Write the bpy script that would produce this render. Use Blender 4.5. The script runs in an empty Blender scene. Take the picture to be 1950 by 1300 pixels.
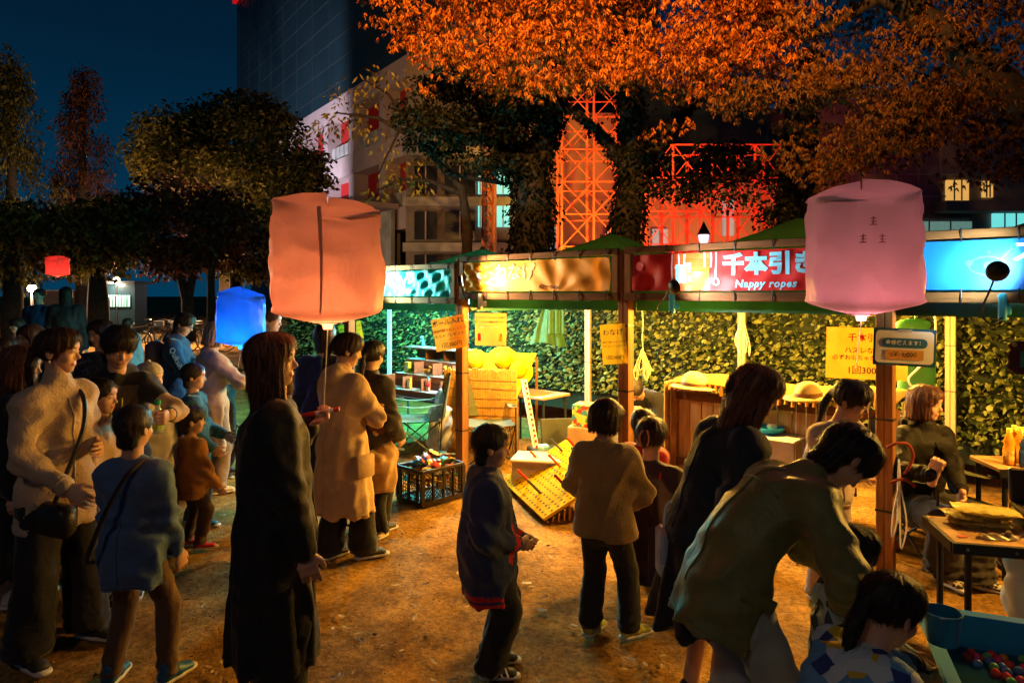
import bpy, math, random
import numpy as np
from mathutils import Vector, Matrix
R = math.radians
rng = np.random.default_rng(7)
random.seed(7)
scene = bpy.context.scene
COL = scene.collection
# ---------------------------------------------------------------- camera
F, CX, HY, CH = 1300.0, 975.0, 560.0, 1.75          # focal length in photo pixels, horizon, eye height
cam = bpy.data.cameras.new('camera'); camo = bpy.data.objects.new('camera', cam); COL.objects.link(camo)
camo.location = (0, 0, CH); camo.rotation_euler = (R(90), 0, 0)
cam.sensor_width = 36; cam.lens = 36 * F / 1950; cam.shift_y = -90 / 1950
cam.clip_start = 0.05; cam.clip_end = 600
scene.camera = camo
# ---------------------------------------------------------------- world: night sky
world = bpy.data.worlds.new('World'); scene.world = world; world.use_nodes = True
wn_ = world.node_tree.nodes; wl_ = world.node_tree.links; wn_.clear()
wo = wn_.new('ShaderNodeOutputWorld'); wb = wn_.new('ShaderNodeBackground'); wl_.new(wb.outputs[0], wo.inputs[0])
tc = wn_.new('ShaderNodeTexCoord'); sx = wn_.new('ShaderNodeSeparateXYZ'); wr = wn_.new('ShaderNodeValToRGB')
wl_.new(tc.outputs['Generated'], sx.inputs[0]); wl_.new(sx.outputs['Z'], wr.inputs[0]); wl_.new(wr.outputs[0], wb.inputs[0])
cr = wr.color_ramp; cr.elements[0].position = 0.0; cr.elements[0].color = (.0006, .026, .058, 1)
cr.elements[1].position = .55; cr.elements[1].color = (.0004, .0035, .0095, 1)
e = cr.elements.new(.16); e.color = (.0005, .017, .040, 1)
e = cr.elements.new(.32); e.color = (.0005, .0085, .022, 1)
wb.inputs[1].default_value = 1.15
# ---------------------------------------------------------------- exposure
scene.render.engine = 'CYCLES'
vs = scene.view_settings; vs.view_transform = 'Standard'; vs.look = 'None'; vs.exposure = .4; vs.gamma = 1; vs.use_curve_mapping = False
cy = scene.cycles; cy.use_denoising = True; cy.max_bounces = 5; cy.diffuse_bounces = 2; cy.light_sampling_threshold = .02; cy.glossy_bounces = 2
cy.transmission_bounces = 4; cy.transparent_max_bounces = 6; cy.caustics_reflective = False; cy.caustics_refractive = False
cy.sample_clamp_indirect = 3; cy.sample_clamp_direct = 0; cy.blur_glossy = 1

# ---------------------------------------------------------------- helpers
def P(x, y, z): return Vector(((x - CX) * z / F, z, CH - (y - HY) * z / F))
def G(x, y):
    z = F * CH / (y - HY); return Vector(((x - CX) * z / F, z, 0))
SD = Vector((0.749, -0.663, 0)); SN = Vector((0.663, 0.749, 0))       # along the stall row, into the stalls
S0 = Vector((-0.49, 6.70, 0)); SW = 1.87
def S(s, q, z=0): return S0 + SD * s + SN * q + Vector((0, 0, z))
def Sinv(p):
    v = Vector(p) - S0; return v.dot(SD), v.dot(SN), p[2]
SYAW = math.atan2(SD.y, SD.x)

MATS = {}
def mat(name, col, rough=.75, var=.12, vs=9., bump=0., bs=80., metal=0., trl=0., emit=None, es=0., spec=.3, island=0., alpha=1., sheen=0., stretch=None, col2=None, coat=0., wr=0., ws=16.):
    if name in MATS: return MATS[name]
    m = bpy.data.materials.new(name); m.use_nodes = True; MATS[name] = m
    n = m.node_tree.nodes; l = m.node_tree.links; n.clear()
    out = n.new('ShaderNodeOutputMaterial'); b = n.new('ShaderNodeBsdfPrincipled')
    b.inputs['Roughness'].default_value = rough; b.inputs['Metallic'].default_value = metal
    b.inputs['Specular IOR Level'].default_value = spec
    if sheen: b.inputs['Sheen Weight'].default_value = sheen; b.inputs['Sheen Roughness'].default_value = .4
    if coat: b.inputs['Coat Weight'].default_value = coat
    t = n.new('ShaderNodeTexCoord'); src = t.outputs['Object']
    if stretch:
        mp = n.new('ShaderNodeMapping'); mp.inputs['Scale'].default_value = stretch; l.new(src, mp.inputs[0]); src = mp.outputs[0]
    c1 = Vector(col); c2 = Vector(col2) if col2 else c1
    lo = tuple(max(0, x * (1 - var)) for x in c1) + (1,); hi = tuple(min(1, x * (1 + var)) for x in c2) + (1,)
    nz = n.new('ShaderNodeTexNoise'); nz.inputs['Scale'].default_value = vs; nz.inputs['Detail'].default_value = 4
    l.new(src, nz.inputs['Vector'])
    rp = n.new('ShaderNodeValToRGB'); rp.color_ramp.elements[0].position = .33; rp.color_ramp.elements[1].position = .67
    rp.color_ramp.elements[0].color = lo; rp.color_ramp.elements[1].color = hi
    fac = nz.outputs['Fac']
    if island:
        g = n.new('ShaderNodeNewGeometry'); mx = n.new('ShaderNodeMix'); mx.data_type = 'FLOAT'; mx.inputs[0].default_value = island
        l.new(fac, mx.inputs[2]); l.new(g.outputs['Random Per Island'], mx.inputs[3]); fac = mx.outputs[0]
    l.new(fac, rp.inputs[0]); l.new(rp.outputs[0], b.inputs['Base Color'])
    if bump:
        n2 = n.new('ShaderNodeTexNoise'); n2.inputs['Scale'].default_value = bs; n2.inputs['Detail'].default_value = 3; l.new(src, n2.inputs['Vector'])
        bp = n.new('ShaderNodeBump'); bp.inputs['Strength'].default_value = bump; bp.inputs['Distance'].default_value = .01
        l.new(n2.outputs['Fac'], bp.inputs['Height']); l.new(bp.outputs[0], b.inputs['Normal'])
        if wr:
            n3 = n.new('ShaderNodeTexNoise'); n3.inputs['Scale'].default_value = ws; n3.inputs['Detail'].default_value = 2; n3.inputs['Distortion'].default_value = 1.2; l.new(src, n3.inputs['Vector'])
            b3 = n.new('ShaderNodeBump'); b3.inputs['Strength'].default_value = wr; b3.inputs['Distance'].default_value = .05; l.new(n3.outputs['Fac'], b3.inputs['Height']); l.new(b3.outputs[0], bp.inputs['Normal'])
    if emit is not None: b.inputs['Emission Color'].default_value = (*emit, 1); b.inputs['Emission Strength'].default_value = es
    if alpha < 1: b.inputs['Alpha'].default_value = alpha
    sh = b.outputs[0]
    if trl:
        tr = n.new('ShaderNodeBsdfTranslucent'); l.new(rp.outputs[0], tr.inputs[0])
        ms = n.new('ShaderNodeMixShader'); ms.inputs[0].default_value = trl; l.new(sh, ms.inputs[1]); l.new(tr.outputs[0], ms.inputs[2]); sh = ms.outputs[0]
    l.new(sh, out.inputs[0]); return m

class MB:
    """collects vertices and faces of one mesh"""
    def __init__(s): s.v = []; s.f = []; s.mi = []; s.cur = 0
    def add(s, v, f):
        o = len(s.v); s.v += [tuple(x) for x in v]; s.f += [tuple(i + o for i in q) for q in f]; s.mi += [s.cur] * len(f); return s
    def box(s, c, d, rz=0., m=None, bev=0.):
        hx, hy, hz = d[0] / 2, d[1] / 2, d[2] / 2
        if m is None: m = Matrix.Rotation(rz, 3, 'Z')
        c = Vector(c)
        if bev <= 0:
            v = [c + m @ Vector((x * hx, y * hy, z * hz)) for z in (-1, 1) for x, y in ((-1, -1), (1, -1), (1, 1), (-1, 1))]
            return s.add(v, [(3, 2, 1, 0), (4, 5, 6, 7), (0, 1, 5, 4), (1, 2, 6, 5), (2, 3, 7, 6), (3, 0, 4, 7)])
        b = min(bev, hx * .9, hy * .9, hz * .9); rings = []
        for z, ins in ((-hz, b), (-hz + b, 0), (hz - b, 0), (hz, b)):
            ax, ay = hx - ins, hy - ins; k = b if ins == 0 else b * .4
            rings.append([(-ax + k, -ay, z), (ax - k, -ay, z), (ax, -ay + k, z), (ax, ay - k, z), (ax - k, ay, z), (-ax + k, ay, z), (-ax, ay - k, z), (-ax, -ay + k, z)])
        v = [c + m @ Vector(p) for r in rings for p in r]; f = [tuple(range(7, -1, -1)), tuple(range(24, 32))]
        for r in range(3):
            for i in range(8):
                j = (i + 1) % 8; f.append((r * 8 + i, r * 8 + j, r * 8 + 8 + j, r * 8 + 8 + i))
        return s.add(v, f)
    def bar(s, a, b, w, h=None, up=(0, 0, 1), bev=0.):
        a = Vector(a); b = Vector(b); h = h or w; y = (b - a); L = y.length; y.normalize(); u = Vector(up)
        if abs(u.dot(y)) > .98: u = Vector((1, 0, 0))
        x = y.cross(u).normalized(); z = x.cross(y)
        return s.box((a + b) / 2, (w, L, h), m=Matrix((x, y, z)).transposed(), bev=bev)
    def tube(s, pts, r, n=8, cap=True, closed=False):
        pts = [Vector(p) for p in pts]; k = len(pts); rr = r if hasattr(r, '__len__') else [r] * k; v = []; px = None
        for i, p in enumerate(pts):
            t = (pts[(i + 1) % k] - pts[i - 1]) if closed else (pts[min(i + 1, k - 1)] - pts[max(i - 1, 0)])
            t = t.normalized() if t.length > 1e-9 else Vector((0, 0, 1))
            if px is None: px = t.orthogonal().normalized()
            px = (px - t * px.dot(t)); px = px.normalized() if px.length > 1e-6 else t.orthogonal().normalized(); py = t.cross(px)
            v += [p + (px * math.cos(a) + py * math.sin(a)) * rr[i] for a in [2 * math.pi * j / n for j in range(n)]]
        f = []
        for i in range(k if closed else k - 1):
            for j in range(n):
                a = i * n + j; b = i * n + (j + 1) % n; c = ((i + 1) % k) * n; f.append((a, b, c + (j + 1) % n, c + j))
        if cap and not closed: f += [tuple(range(n - 1, -1, -1)), tuple(range((k - 1) * n, k * n))]
        return s.add(v, f)
    def lathe(s, prof, c=(0, 0, 0), n=16, m=None, cap=True):
        c = Vector(c); v = []; m = m or Matrix.Identity(3)
        for r, z in prof: v += [c + m @ Vector((r * math.cos(2 * math.pi * j / n), r * math.sin(2 * math.pi * j / n), z)) for j in range(n)]
        f = [(i * n + j, i * n + (j + 1) % n, (i + 1) * n + (j + 1) % n, (i + 1) * n + j) for i in range(len(prof) - 1) for j in range(n)]
        if cap: f += [tuple(range(n - 1, -1, -1)), tuple(range((len(prof) - 1) * n, len(prof) * n))]
        return s.add(v, f)
    def sphere(s, c, r, n=10, k=7, sc=(1, 1, 1)):
        c = Vector(c); v = [c + Vector((0, 0, -r * sc[2]))]
        for i in range(1, k):
            a = math.pi * i / k - math.pi / 2
            v += [c + Vector((math.cos(a) * math.cos(2 * math.pi * j / n) * r * sc[0], math.cos(a) * math.sin(2 * math.pi * j / n) * r * sc[1], math.sin(a) * r * sc[2])) for j in range(n)]
        v.append(c + Vector((0, 0, r * sc[2]))); T = len(v) - 1
        f = [(0, 1 + (j + 1) % n, 1 + j) for j in range(n)] + [(T, T - n + j, T - n + (j + 1) % n) for j in range(n)]
        f += [(1 + i * n + j, 1 + i * n + (j + 1) % n, 1 + (i + 1) * n + (j + 1) % n, 1 + (i + 1) * n + j) for i in range(k - 2) for j in range(n)]
        return s.add(v, f)
    def grid(s, fn, nu, nv):
        v = [fn(i / nu, j / nv) for j in range(nv + 1) for i in range(nu + 1)]; w = nu + 1
        return s.add(v, [(j * w + i, j * w + i + 1, (j + 1) * w + i + 1, (j + 1) * w + i) for j in range(nv) for i in range(nu)])
    def prism(s, pts, a, b):
        """outline pts (2d) extruded; a(x,y), b(x,y) give the two faces' points"""
        n = len(pts); v = [a(*p) for p in pts] + [b(*p) for p in pts]
        return s.add(v, [tuple(range(n - 1, -1, -1)), tuple(range(n, 2 * n))] + [(i, (i + 1) % n, n + (i + 1) % n, n + i) for i in range(n)])

def mesh_of(mb, name, mats, smooth=False, inv=None):
    me = bpy.data.meshes.new(name); v = mb.v
    if inv is not None: v = [tuple(inv @ Vector(p)) for p in v]
    me.from_pydata(v, [], mb.f)
    for m in (mats if isinstance(mats, (list, tuple)) else [mats]): me.materials.append(m)
    if any(mb.mi): me.polygons.foreach_set('material_index', mb.mi)
    if smooth: me.polygons.foreach_set('use_smooth', [True] * len(me.polygons))
    me.update(); return me
def link(name, me, parent=None, label=None, cat=None, group=None, kind=None, loc=None, rz=0.):
    o = bpy.data.objects.new(name, me); COL.objects.link(o)
    if parent is not None: o.parent = parent
    if loc is not None: o.location = loc
    if rz: o.rotation_euler = (0, 0, rz)
    if label: o['label'] = label
    if cat: o['category'] = cat
    if group: o['group'] = group
    if kind: o['kind'] = kind
    return o
WM = {}
def thing(name, label, cat, loc=(0, 0, 0), rz=0., group=None, kind=None):
    o = link(name, None, None, label, cat, group, kind, loc, rz)
    WM[o.name] = Matrix.Translation(loc) @ Matrix.Rotation(rz, 4, 'Z'); return o
def part(name, mb, m, parent, world=False, smooth=False, label=None, kind=None):
    """a mesh child; world=True when its vertices are world coordinates"""
    inv = None
    if world:
        root = parent
        while root.name not in WM: root = root.parent
        inv = WM[root.name].inverted()
    return link(name, mesh_of(mb, name, m, smooth, inv), parent, label, kind=kind)
def one(name, mb, m, label, cat, base, rz=0., group=None, smooth=False, kind=None):
    """a thing that is a single mesh, vertices in world coordinates, origin at base"""
    M = Matrix.Translation(base) @ Matrix.Rotation(rz, 4, 'Z')
    o = link(name, mesh_of(mb, name, m, smooth, M.inverted()), None, label, cat, group, kind, base, rz); WM[o.name] = M; return o
def clone(root, loc, rz=0., label=None, parent=None):
    r = root.copy(); COL.objects.link(r); r.location = loc; r.rotation_euler = (0, 0, rz)
    if label: r['label'] = label
    WM[r.name] = Matrix.Translation(loc) @ Matrix.Rotation(rz, 4, 'Z')
    for ch in list(root.children):
        c = ch.copy(); COL.objects.link(c); c.parent = r
        for g in list(ch.children):
            d = g.copy(); COL.objects.link(d); d.parent = c
    return r
def lamp(kind, loc, power, col, parent=None, radius=.05, aim=None, angle=60, blend=.5, size=None):
    l = bpy.data.lights.new('light', kind); l.energy = power; l.color = col
    if kind in ('POINT', 'SPOT'): l.shadow_soft_size = radius
    if kind == 'SPOT': l.spot_size = R(angle); l.spot_blend = blend
    o = bpy.data.objects.new('light', l); COL.objects.link(o); M = Matrix.Translation(loc)
    if aim is not None: M = M @ (Vector(aim) - Vector(loc)).to_track_quat('-Z', 'Y').to_matrix().to_4x4()
    if parent is not None: M = WM[parent.name].inverted() @ M; o.parent = parent
    o.matrix_local = M; return o
def text_mesh(body, size, bold=.012, align='CENTER', shear=0., sp=1., ext=.0):
    c = bpy.data.curves.new('text', 'FONT'); c.body = body; c.size = size; c.offset = bold * size; c.resolution_u = 2; c.align_x = align; c.align_y = 'CENTER'
    c.shear = shear; c.space_character = sp; c.extrude = ext
    o = bpy.data.objects.new('text', c); COL.objects.link(o)
    me = bpy.data.meshes.new_from_object(o.evaluated_get(bpy.context.evaluated_depsgraph_get()))
    bpy.data.objects.remove(o); bpy.data.curves.remove(c); return me
def lettering(body, size, frame, m, parent, bold=.012, align='CENTER', shear=0., sp=1., name='lettering', warp=None):
    """frame: Matrix (4x4, world) whose x is reading direction, z the outward normal"""
    me = text_mesh(body, size, bold, align, shear, sp); me.name = name
    if warp:
        for v in me.vertices: v.co.z += warp(v.co)
    root = parent
    while root.name not in WM: root = root.parent
    me.transform(WM[root.name].inverted() @ frame); me.materials.clear(); me.materials.append(m)
    return link(name, me, parent)
def face_frame(o, xdir, ndir, tilt=0.):
    x = Vector(xdir).normalized(); z = Vector(ndir).normalized(); y = z.cross(x).normalized(); z = x.cross(y)
    M = Matrix((x, y, z)).transposed().to_4x4(); M.translation = o
    return M @ Matrix.Rotation(tilt, 4, 'Z')
def npmesh(name, V, Fq, mats, smooth=False):
    """fast mesh from numpy arrays, all faces the same size"""
    me = bpy.data.meshes.new(name); V = np.ascontiguousarray(V, np.float32); k = Fq.shape[1]; nf = len(Fq)
    me.vertices.add(len(V)); me.vertices.foreach_set('co', V.ravel())
    me.loops.add(nf * k); me.loops.foreach_set('vertex_index', np.ascontiguousarray(Fq, np.int32).ravel())
    me.polygons.add(nf); me.polygons.foreach_set('loop_start', np.arange(0, nf * k, k, dtype=np.int32))
    if smooth: me.polygons.foreach_set('use_smooth', np.ones(nf, bool))
    for m in (mats if isinstance(mats, (list, tuple)) else [mats]): me.materials.append(m)
    me.update(calc_edges=True); return me
def leaves(pos, dirs, nrm, length, width, bend=.25, simple=False):
    """arrays of leaf blades: 6 vertices, 4 triangles each (pointed oval, folded on the midrib)"""
    d = dirs / np.linalg.norm(dirs, axis=1, keepdims=True); s = np.cross(d, nrm); s /= np.linalg.norm(s, axis=1, keepdims=True) + 1e-9; n = np.cross(s, d)
    L = length[:, None]; W = width[:, None] / 2
    a = pos; b = pos + d * L; m = pos + d * L * .45 - n * W * bend
    l = pos + d * L * .4 + s * W + n * W * bend; r = pos + d * L * .4 - s * W + n * W * bend
    if simple:
        i = np.arange(len(pos))[:, None] * 4; return np.stack([a, r, b, l], 1).reshape(-1, 3), np.concatenate([i + np.array([[0, 1, 2]]), i + np.array([[0, 2, 3]])], 0)
    V = np.stack([a, r, b, l, m], 1).reshape(-1, 3); i = np.arange(len(pos))[:, None] * 5
    Fq = np.concatenate([i + np.array([[0, 1, 4]]), i + np.array([[1, 2, 4]]), i + np.array([[4, 2, 3]]), i + np.array([[0, 4, 3]])], 0)
    return V, Fq
def unit(n):
    v = rng.normal(size=(n, 3)); return v / np.linalg.norm(v, axis=1, keepdims=True)
# ================================================================ ground
def nsum(x, y, seed, f, k=5):
    r = np.random.default_rng(seed); o = 0
    for i in range(k):
        a = r.uniform(0, 6.28); ff = f * r.uniform(.6, 1.6); o = o + np.sin((x * np.cos(a) + y * np.sin(a)) * ff + r.uniform(0, 6.28) + 1.3 * np.sin((y * np.cos(a) - x * np.sin(a)) * ff * .7 + i))
    return o / k
gx = np.concatenate([[-400, -200, -90, -40, -20, -12, -8, -6], np.arange(-4.5, 5.2, .055), [6, 8, 12, 20, 40, 90, 200, 400]])
gy = np.concatenate([[-60, -20, -6, -2, 0, 1], np.arange(1.6, 9.5, .055), [10, 11, 13, 16, 22, 35, 60, 120, 240, 500]])
GX, GY = np.meshgrid(gx, gy)
near = np.clip(1 - np.maximum(np.abs(GX) - 4, 0) / 2, 0, 1) * np.clip((9.5 - GY) / 1.5, 0, 1)
GZ = near * (.010 * nsum(GX, GY, 3, 2.2) + .007 * nsum(GX, GY, 4, 8) + .004 * nsum(GX, GY, 5, 24) + rng.normal(0, .0016, GX.shape))
V = np.stack([GX, GY, GZ - .012], -1).reshape(-1, 3); nx, ny = len(gx), len(gy)
ii = (np.arange(ny - 1)[:, None] * nx + np.arange(nx - 1)[None]).ravel()
Fq = np.stack([ii, ii + 1, ii + nx + 1, ii + nx], 1)
def ground_mat():
    m = mat('dirt', (.36, .210, .050), rough=.95, var=.42, vs=1.3, spec=.12)
    n = m.node_tree.nodes; l = m.node_tree.links; b = [x for x in n if x.type == 'BSDF_PRINCIPLED'][0]
    t = [x for x in n if x.type == 'TEX_COORD'][0]
    def nz(sc, de=5, ro=.6):
        a = n.new('ShaderNodeTexNoise'); a.inputs['Scale'].default_value = sc; a.inputs['Detail'].default_value = de; a.inputs['Roughness'].default_value = ro; l.new(t.outputs['Object'], a.inputs['Vector']); return a.outputs['Fac']
    rp = [x for x in n if x.type == 'VALTORGB'][0]; c0 = rp.outputs[0]
    mx = n.new('ShaderNodeMix'); mx.data_type = 'RGBA'; mx.blend_type = 'MULTIPLY'; mx.inputs[0].default_value = 1
    r2 = n.new('ShaderNodeValToRGB'); r2.color_ramp.elements[0].position = .36; r2.color_ramp.elements[0].color = (.48, .44, .40, 1); r2.color_ramp.elements[1].position = .62; r2.color_ramp.elements[1].color = (1.25, 1.2, 1.1, 1)
    l.new(nz(38, 6, .72), r2.inputs[0]); l.new(c0, mx.inputs[6]); l.new(r2.outputs[0], mx.inputs[7]); m2 = n.new('ShaderNodeMix'); m2.data_type = 'RGBA'; m2.blend_type = 'MULTIPLY'; m2.inputs[0].default_value = 1; r3 = n.new('ShaderNodeValToRGB'); r3.color_ramp.elements[0].position = .40; r3.color_ramp.elements[0].color = (.68, .64, .60, 1); r3.color_ramp.elements[1].position = .58; r3.color_ramp.elements[1].color = (1.15, 1.12, 1.1, 1)
    l.new(nz(3.2, 6, .6), r3.inputs[0]); l.new(mx.outputs[2], m2.inputs[6]); l.new(r3.outputs[0], m2.inputs[7]); l.new(m2.outputs[2], b.inputs['Base Color'])
    bp = n.new('ShaderNodeBump'); bp.inputs['Strength'].default_value = .9; bp.inputs['Distance'].default_value = .03
    b2 = n.new('ShaderNodeBump'); b2.inputs['Strength'].default_value = .7; b2.inputs['Distance'].default_value = .008
    l.new(nz(6, 8, .68), bp.inputs['Height']); l.new(nz(70, 5, .7), b2.inputs['Height']); l.new(bp.outputs[0], b2.inputs['Normal']); l.new(b2.outputs[0], b.inputs['Normal'])
    return m
link('ground', npmesh('ground', V, Fq, ground_mat(), True), kind='structure')
# small stones and crumbs of earth
r_ = np.random.default_rng(77); n_ = 3600; st_ = np.stack([r_.uniform(-3.2, 3.6, n_), r_.uniform(1.7, 7.5, n_), np.zeros(n_)], 1); sz_ = r_.uniform(.002, .0075, n_) * (1 + 1.2 * (r_.random(n_) > .97))
oc_ = np.array([(1, 0, 0), (0, 1, 0), (-1, 0, 0), (0, -1, 0), (0, 0, .7), (0, 0, -.5)]); ocf = np.array([(0, 1, 4), (1, 2, 4), (2, 3, 4), (3, 0, 4), (1, 0, 5), (2, 1, 5), (3, 2, 5), (0, 3, 5)])
Vs = st_[:, None] + (oc_[None] * r_.uniform(.6, 1.4, (n_, 6, 1))) * sz_[:, None, None]
gp = link('pebbles', npmesh('pebbles', Vs.reshape(-1, 3), (ocf[None] + (np.arange(n_) * 6)[:, None, None]).reshape(-1, 3), mat('pebble', (.20, .11, .045), rough=.9, var=.5, vs=2, island=.8, col2=(.34, .22, .11))), None, 'small stones and crumbs scattered over the dirt', 'pebbles', kind='stuff')

# ================================================================ stalls
WOOD = mat('timber', (.24, .105, .036), spec=.12, rough=.75, var=.3, vs=5, bump=.25, bs=30, stretch=(6, 6, .7))
WOODH = mat('timber_beam', (.115, .048, .015), spec=.1, rough=.75, var=.3, vs=5, bump=.25, bs=30, stretch=(.7, 6, 6))
BLACK = mat('black_plastic', (.012, .012, .013), rough=.45)
GREYM = mat('grey_metal', (.42, .42, .42), rough=.35, metal=.8)
WHITEM = mat('white_enamel', (.72, .70, .66), rough=.4)
POST_LAB = ['wooden post under the price sign behind the beige coats', 'wooden post beside the shelf stall, between teal and orange banners', 'wooden post between the orange and red banners', 'wooden post nearest the camera with coupon sign tied on', 'wooden post beyond the right edge of the blue banner']
POSTS = []
for i in range(5):
    s = (i - 1) * SW; t = thing('wooden_post', POST_LAB[i], 'post', S(s, 0), SYAW, 'posts of the stall row')
    h = 2.10
    for k in (-1, 1):                                               # two timbers strapped together
        part('timber', MB().box((k * .0245, 0, h / 2), (.046, .088, h), bev=.004), WOOD, t)
    for z in (.42, .98, 1.5):
        part('strap', MB().box((0, 0, z), (.099, .095, .012)), BLACK, t)
    POSTS.append(t)
def wrinkle(kind):
    r = np.random.default_rng(hash(kind) % 1000 + 5) if False else np.random.default_rng({'teal': 1, 'orange': 2, 'red': 3, 'blue': 4}[kind])
    ph = r.uniform(0, 6.28, 8)
    def f(u, v):
        if kind == 'teal':
            a = max(0., min(1., (u - .30) / .15)); return a * (.015 * math.sin(u * 46 + 5 * v + ph[0]) + .007 * math.sin(u * 83 - 9 * v + ph[1])) + .004 * math.sin(u * 9 + v * 3)
        if kind == 'orange':
            a = max(0., min(1., (u - .50) / .12)); b = math.exp(-((u - .08) / .11) ** 2)
            an = math.atan2(v + .12, u * 4 - 2.72)
            rad = math.hypot(v + .12, u * 4 - 2.72)
            return a * (.007 * math.sin(an * 9 + ph[0]) * min(1, rad * 1.2) + .004 * math.sin(u * 40 + v * 6 + ph[2])) + b * (.014 * math.sin(u * 70 + v * 10) + .010 * math.sin(v * 21 - u * 30)) + .003 * math.sin(u * 25)
        if kind == 'red':
            return .010 * math.sin(u * 34 + 4 * v + ph[0]) * math.exp(-((u - .12) / .16) ** 2) + .005 * math.sin(u * 52 - v * 5 + ph[1]) + .004 * math.sin(v * 9 + u * 11)
        return .004 * math.sin(u * 16 + v * 3 + ph[0]) + .002 * math.sin(u * 37 - v * 5)
    return f
def vinyl(name, c, var=.05): return mat(name, c, rough=.55, var=var, vs=3, spec=.3, trl=.30)
BAN = [('teal', -SW, 1.655, 2.055, vinyl('teal_vinyl', (.02, .50, .52)), 'glossy teal banner, creased on its right half'),
       ('orange', 0, 1.70, 2.115, vinyl('orange_vinyl', (.85, .33, .008)), 'crumpled glossy orange banner with a bright lamp spot'),
       ('red', SW, 1.70, 2.12, vinyl('red_vinyl', (.62, .016, .012)), 'red banner with pale blue lettering and hanging white strings'),
       ('blue', 2 * SW, 1.70, 2.12, vinyl('blue_vinyl', (.006, .16, .66)), 'bright blue banner with planet drawing at the right edge')]
BANN = {}
for kind, s0, z0, z1, m, lab in BAN:
    q = -.055
    fr = thing('banner_surround', f'wooden frame lashed round the {kind} banner', 'timber surround', S(s0 + SW / 2, q, z0), SYAW, 'banner frames above the stalls')
    a, b = s0 + .03, s0 + SW - .03
    part('top_beam', MB().bar(S(a, q, z1 - .025), S(b, q, z1 - .025), .04, .05, bev=.004), WOODH, fr, True)
    part('bottom_beam', MB().bar(S(a, q, z0 + .03), S(b, q, z0 + .03), .04, .06, bev=.004), WOODH, fr, True)
    for x in (a + .03, b - .03): part('side_post', MB().bar(S(x, q, z0 + .062), S(x, q, z1 - .052), .055, .036, up=SN, bev=.004), WOOD, fr, True)
    w = wrinkle(kind); bu0, bu1, bv0, bv1 = a + .075, b - .075, z0 + .075, z1 - .065
    bt = thing('banner', lab, 'banner', S(s0 + SW / 2, q - .03, z0 + .05), SYAW, 'banners along the stall fronts')
    def bpt(u, v, off=0., bu0=bu0, bu1=bu1, bv0=bv0, bv1=bv1, w=w): return S(bu0 + (bu1 - bu0) * u, -.067 - off - w(u, v), bv0 + (bv1 - bv0) * v)
    part('cloth', MB().grid(lambda u, v: bpt(u, v), 150, 30), m, bt, True, smooth=True)
    for k in range(7):
        u = .02 + .96 * k / 6
        for v, zz in ((1, z1 - .02), (0, z0 + .03)):
            p = bpt(u, .97 if v else .03, .004)
            part('tie', MB().tube([p, S(bu0 + (bu1 - bu0) * u, q - .03, zz), S(bu0 + (bu1 - bu0) * u, q - .024, zz + (.028 if v else -.034))], .004, 5), BLACK, bt, True)
    BANN[kind] = (bt, bpt, (bu1 - bu0), (bv1 - bv0))
def on_banner(kind, mb2d, m, name):
    """2d shapes in banner metres (x from left, y from bottom) laid 2 mm in front of the cloth"""
    bt, bpt, W, H = BANN[kind]; o = MB()
    o.add([bpt(x / W, y / H, .006) for x, y, _ in mb2d.v], mb2d.f); return part(name, o, m, bt, True)
def ban_text(kind, body, size, x, y, m, name='lettering', bold=.03, shear=0., sp=1., align='CENTER'):
    bt, bpt, W, H = BANN[kind]; me = text_mesh(body, size, bold, align, shear, sp); o = MB()
    o.add([(v.co.x + x, v.co.y + y, 0) for v in me.vertices], [tuple(p.vertices) for p in me.polygons]); return on_banner(kind, o, m, name)
def ring2d(cx, cy, rx, ry, w, n=32, a0=0, a1=6.2832, rot=0.):
    o = MB(); full = abs(a1 - a0) > 6.28; k = n if full else n + 1; v = []
    for i in range(k):
        a = a0 + (a1 - a0) * i / n; ca, sa = math.cos(a), math.sin(a)
        for d in (-w / 2, w / 2):
            x, y = (rx + d) * ca, (ry + d) * sa; v.append((cx + x * math.cos(rot) - y * math.sin(rot), cy + x * math.sin(rot) + y * math.cos(rot), 0))
    f = [(2 * i, 2 * i + 1, 2 * ((i + 1) % k) + 1, 2 * ((i + 1) % k)) for i in range(n)]
    return o.add(v, f)
def disc2d(cx, cy, r, n=20, ry=None):
    return MB().add([(cx + r * math.cos(6.2832 * i / n), cy + (ry or r) * math.sin(6.2832 * i / n), 0) for i in range(n)], [tuple(range(n))])
def rect2d(x0, y0, x1, y1, k=6, o=None):
    o = o or MB()
    for i in range(k):
        a = y0 + (y1 - y0) * i / k; b = y0 + (y1 - y0) * (i + 1) / k; o.add([(x0, a, 0), (x1, a, 0), (x1, b, 0), (x0, b, 0)], [(0, 1, 2, 3)])
    return o
PWHITE = mat('print_white', (.82, .84, .84), rough=.3, trl=.1); PCYAN = mat('print_pale_blue', (.22, .62, .78), rough=.3, trl=.1)
PPINK = mat('print_pink', (.75, .12, .12), rough=.3); PBROWN = mat('print_brown', (.16, .05, .015), rough=.3); PLBLUE = mat('print_light_blue', (.05, .42, .80), rough=.3, trl=.1)
PORANGE_GLARE = mat('print_orange_glare', (.66, .085, .014), rough=.3, trl=.1)
# teal banner
ban_text('teal', 'ボール', .15, .66, .175, PWHITE, sp=1.0, align='LEFT')
ban_text('teal', 'Throw', .085, .86, .055, PWHITE, align='LEFT')
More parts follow.
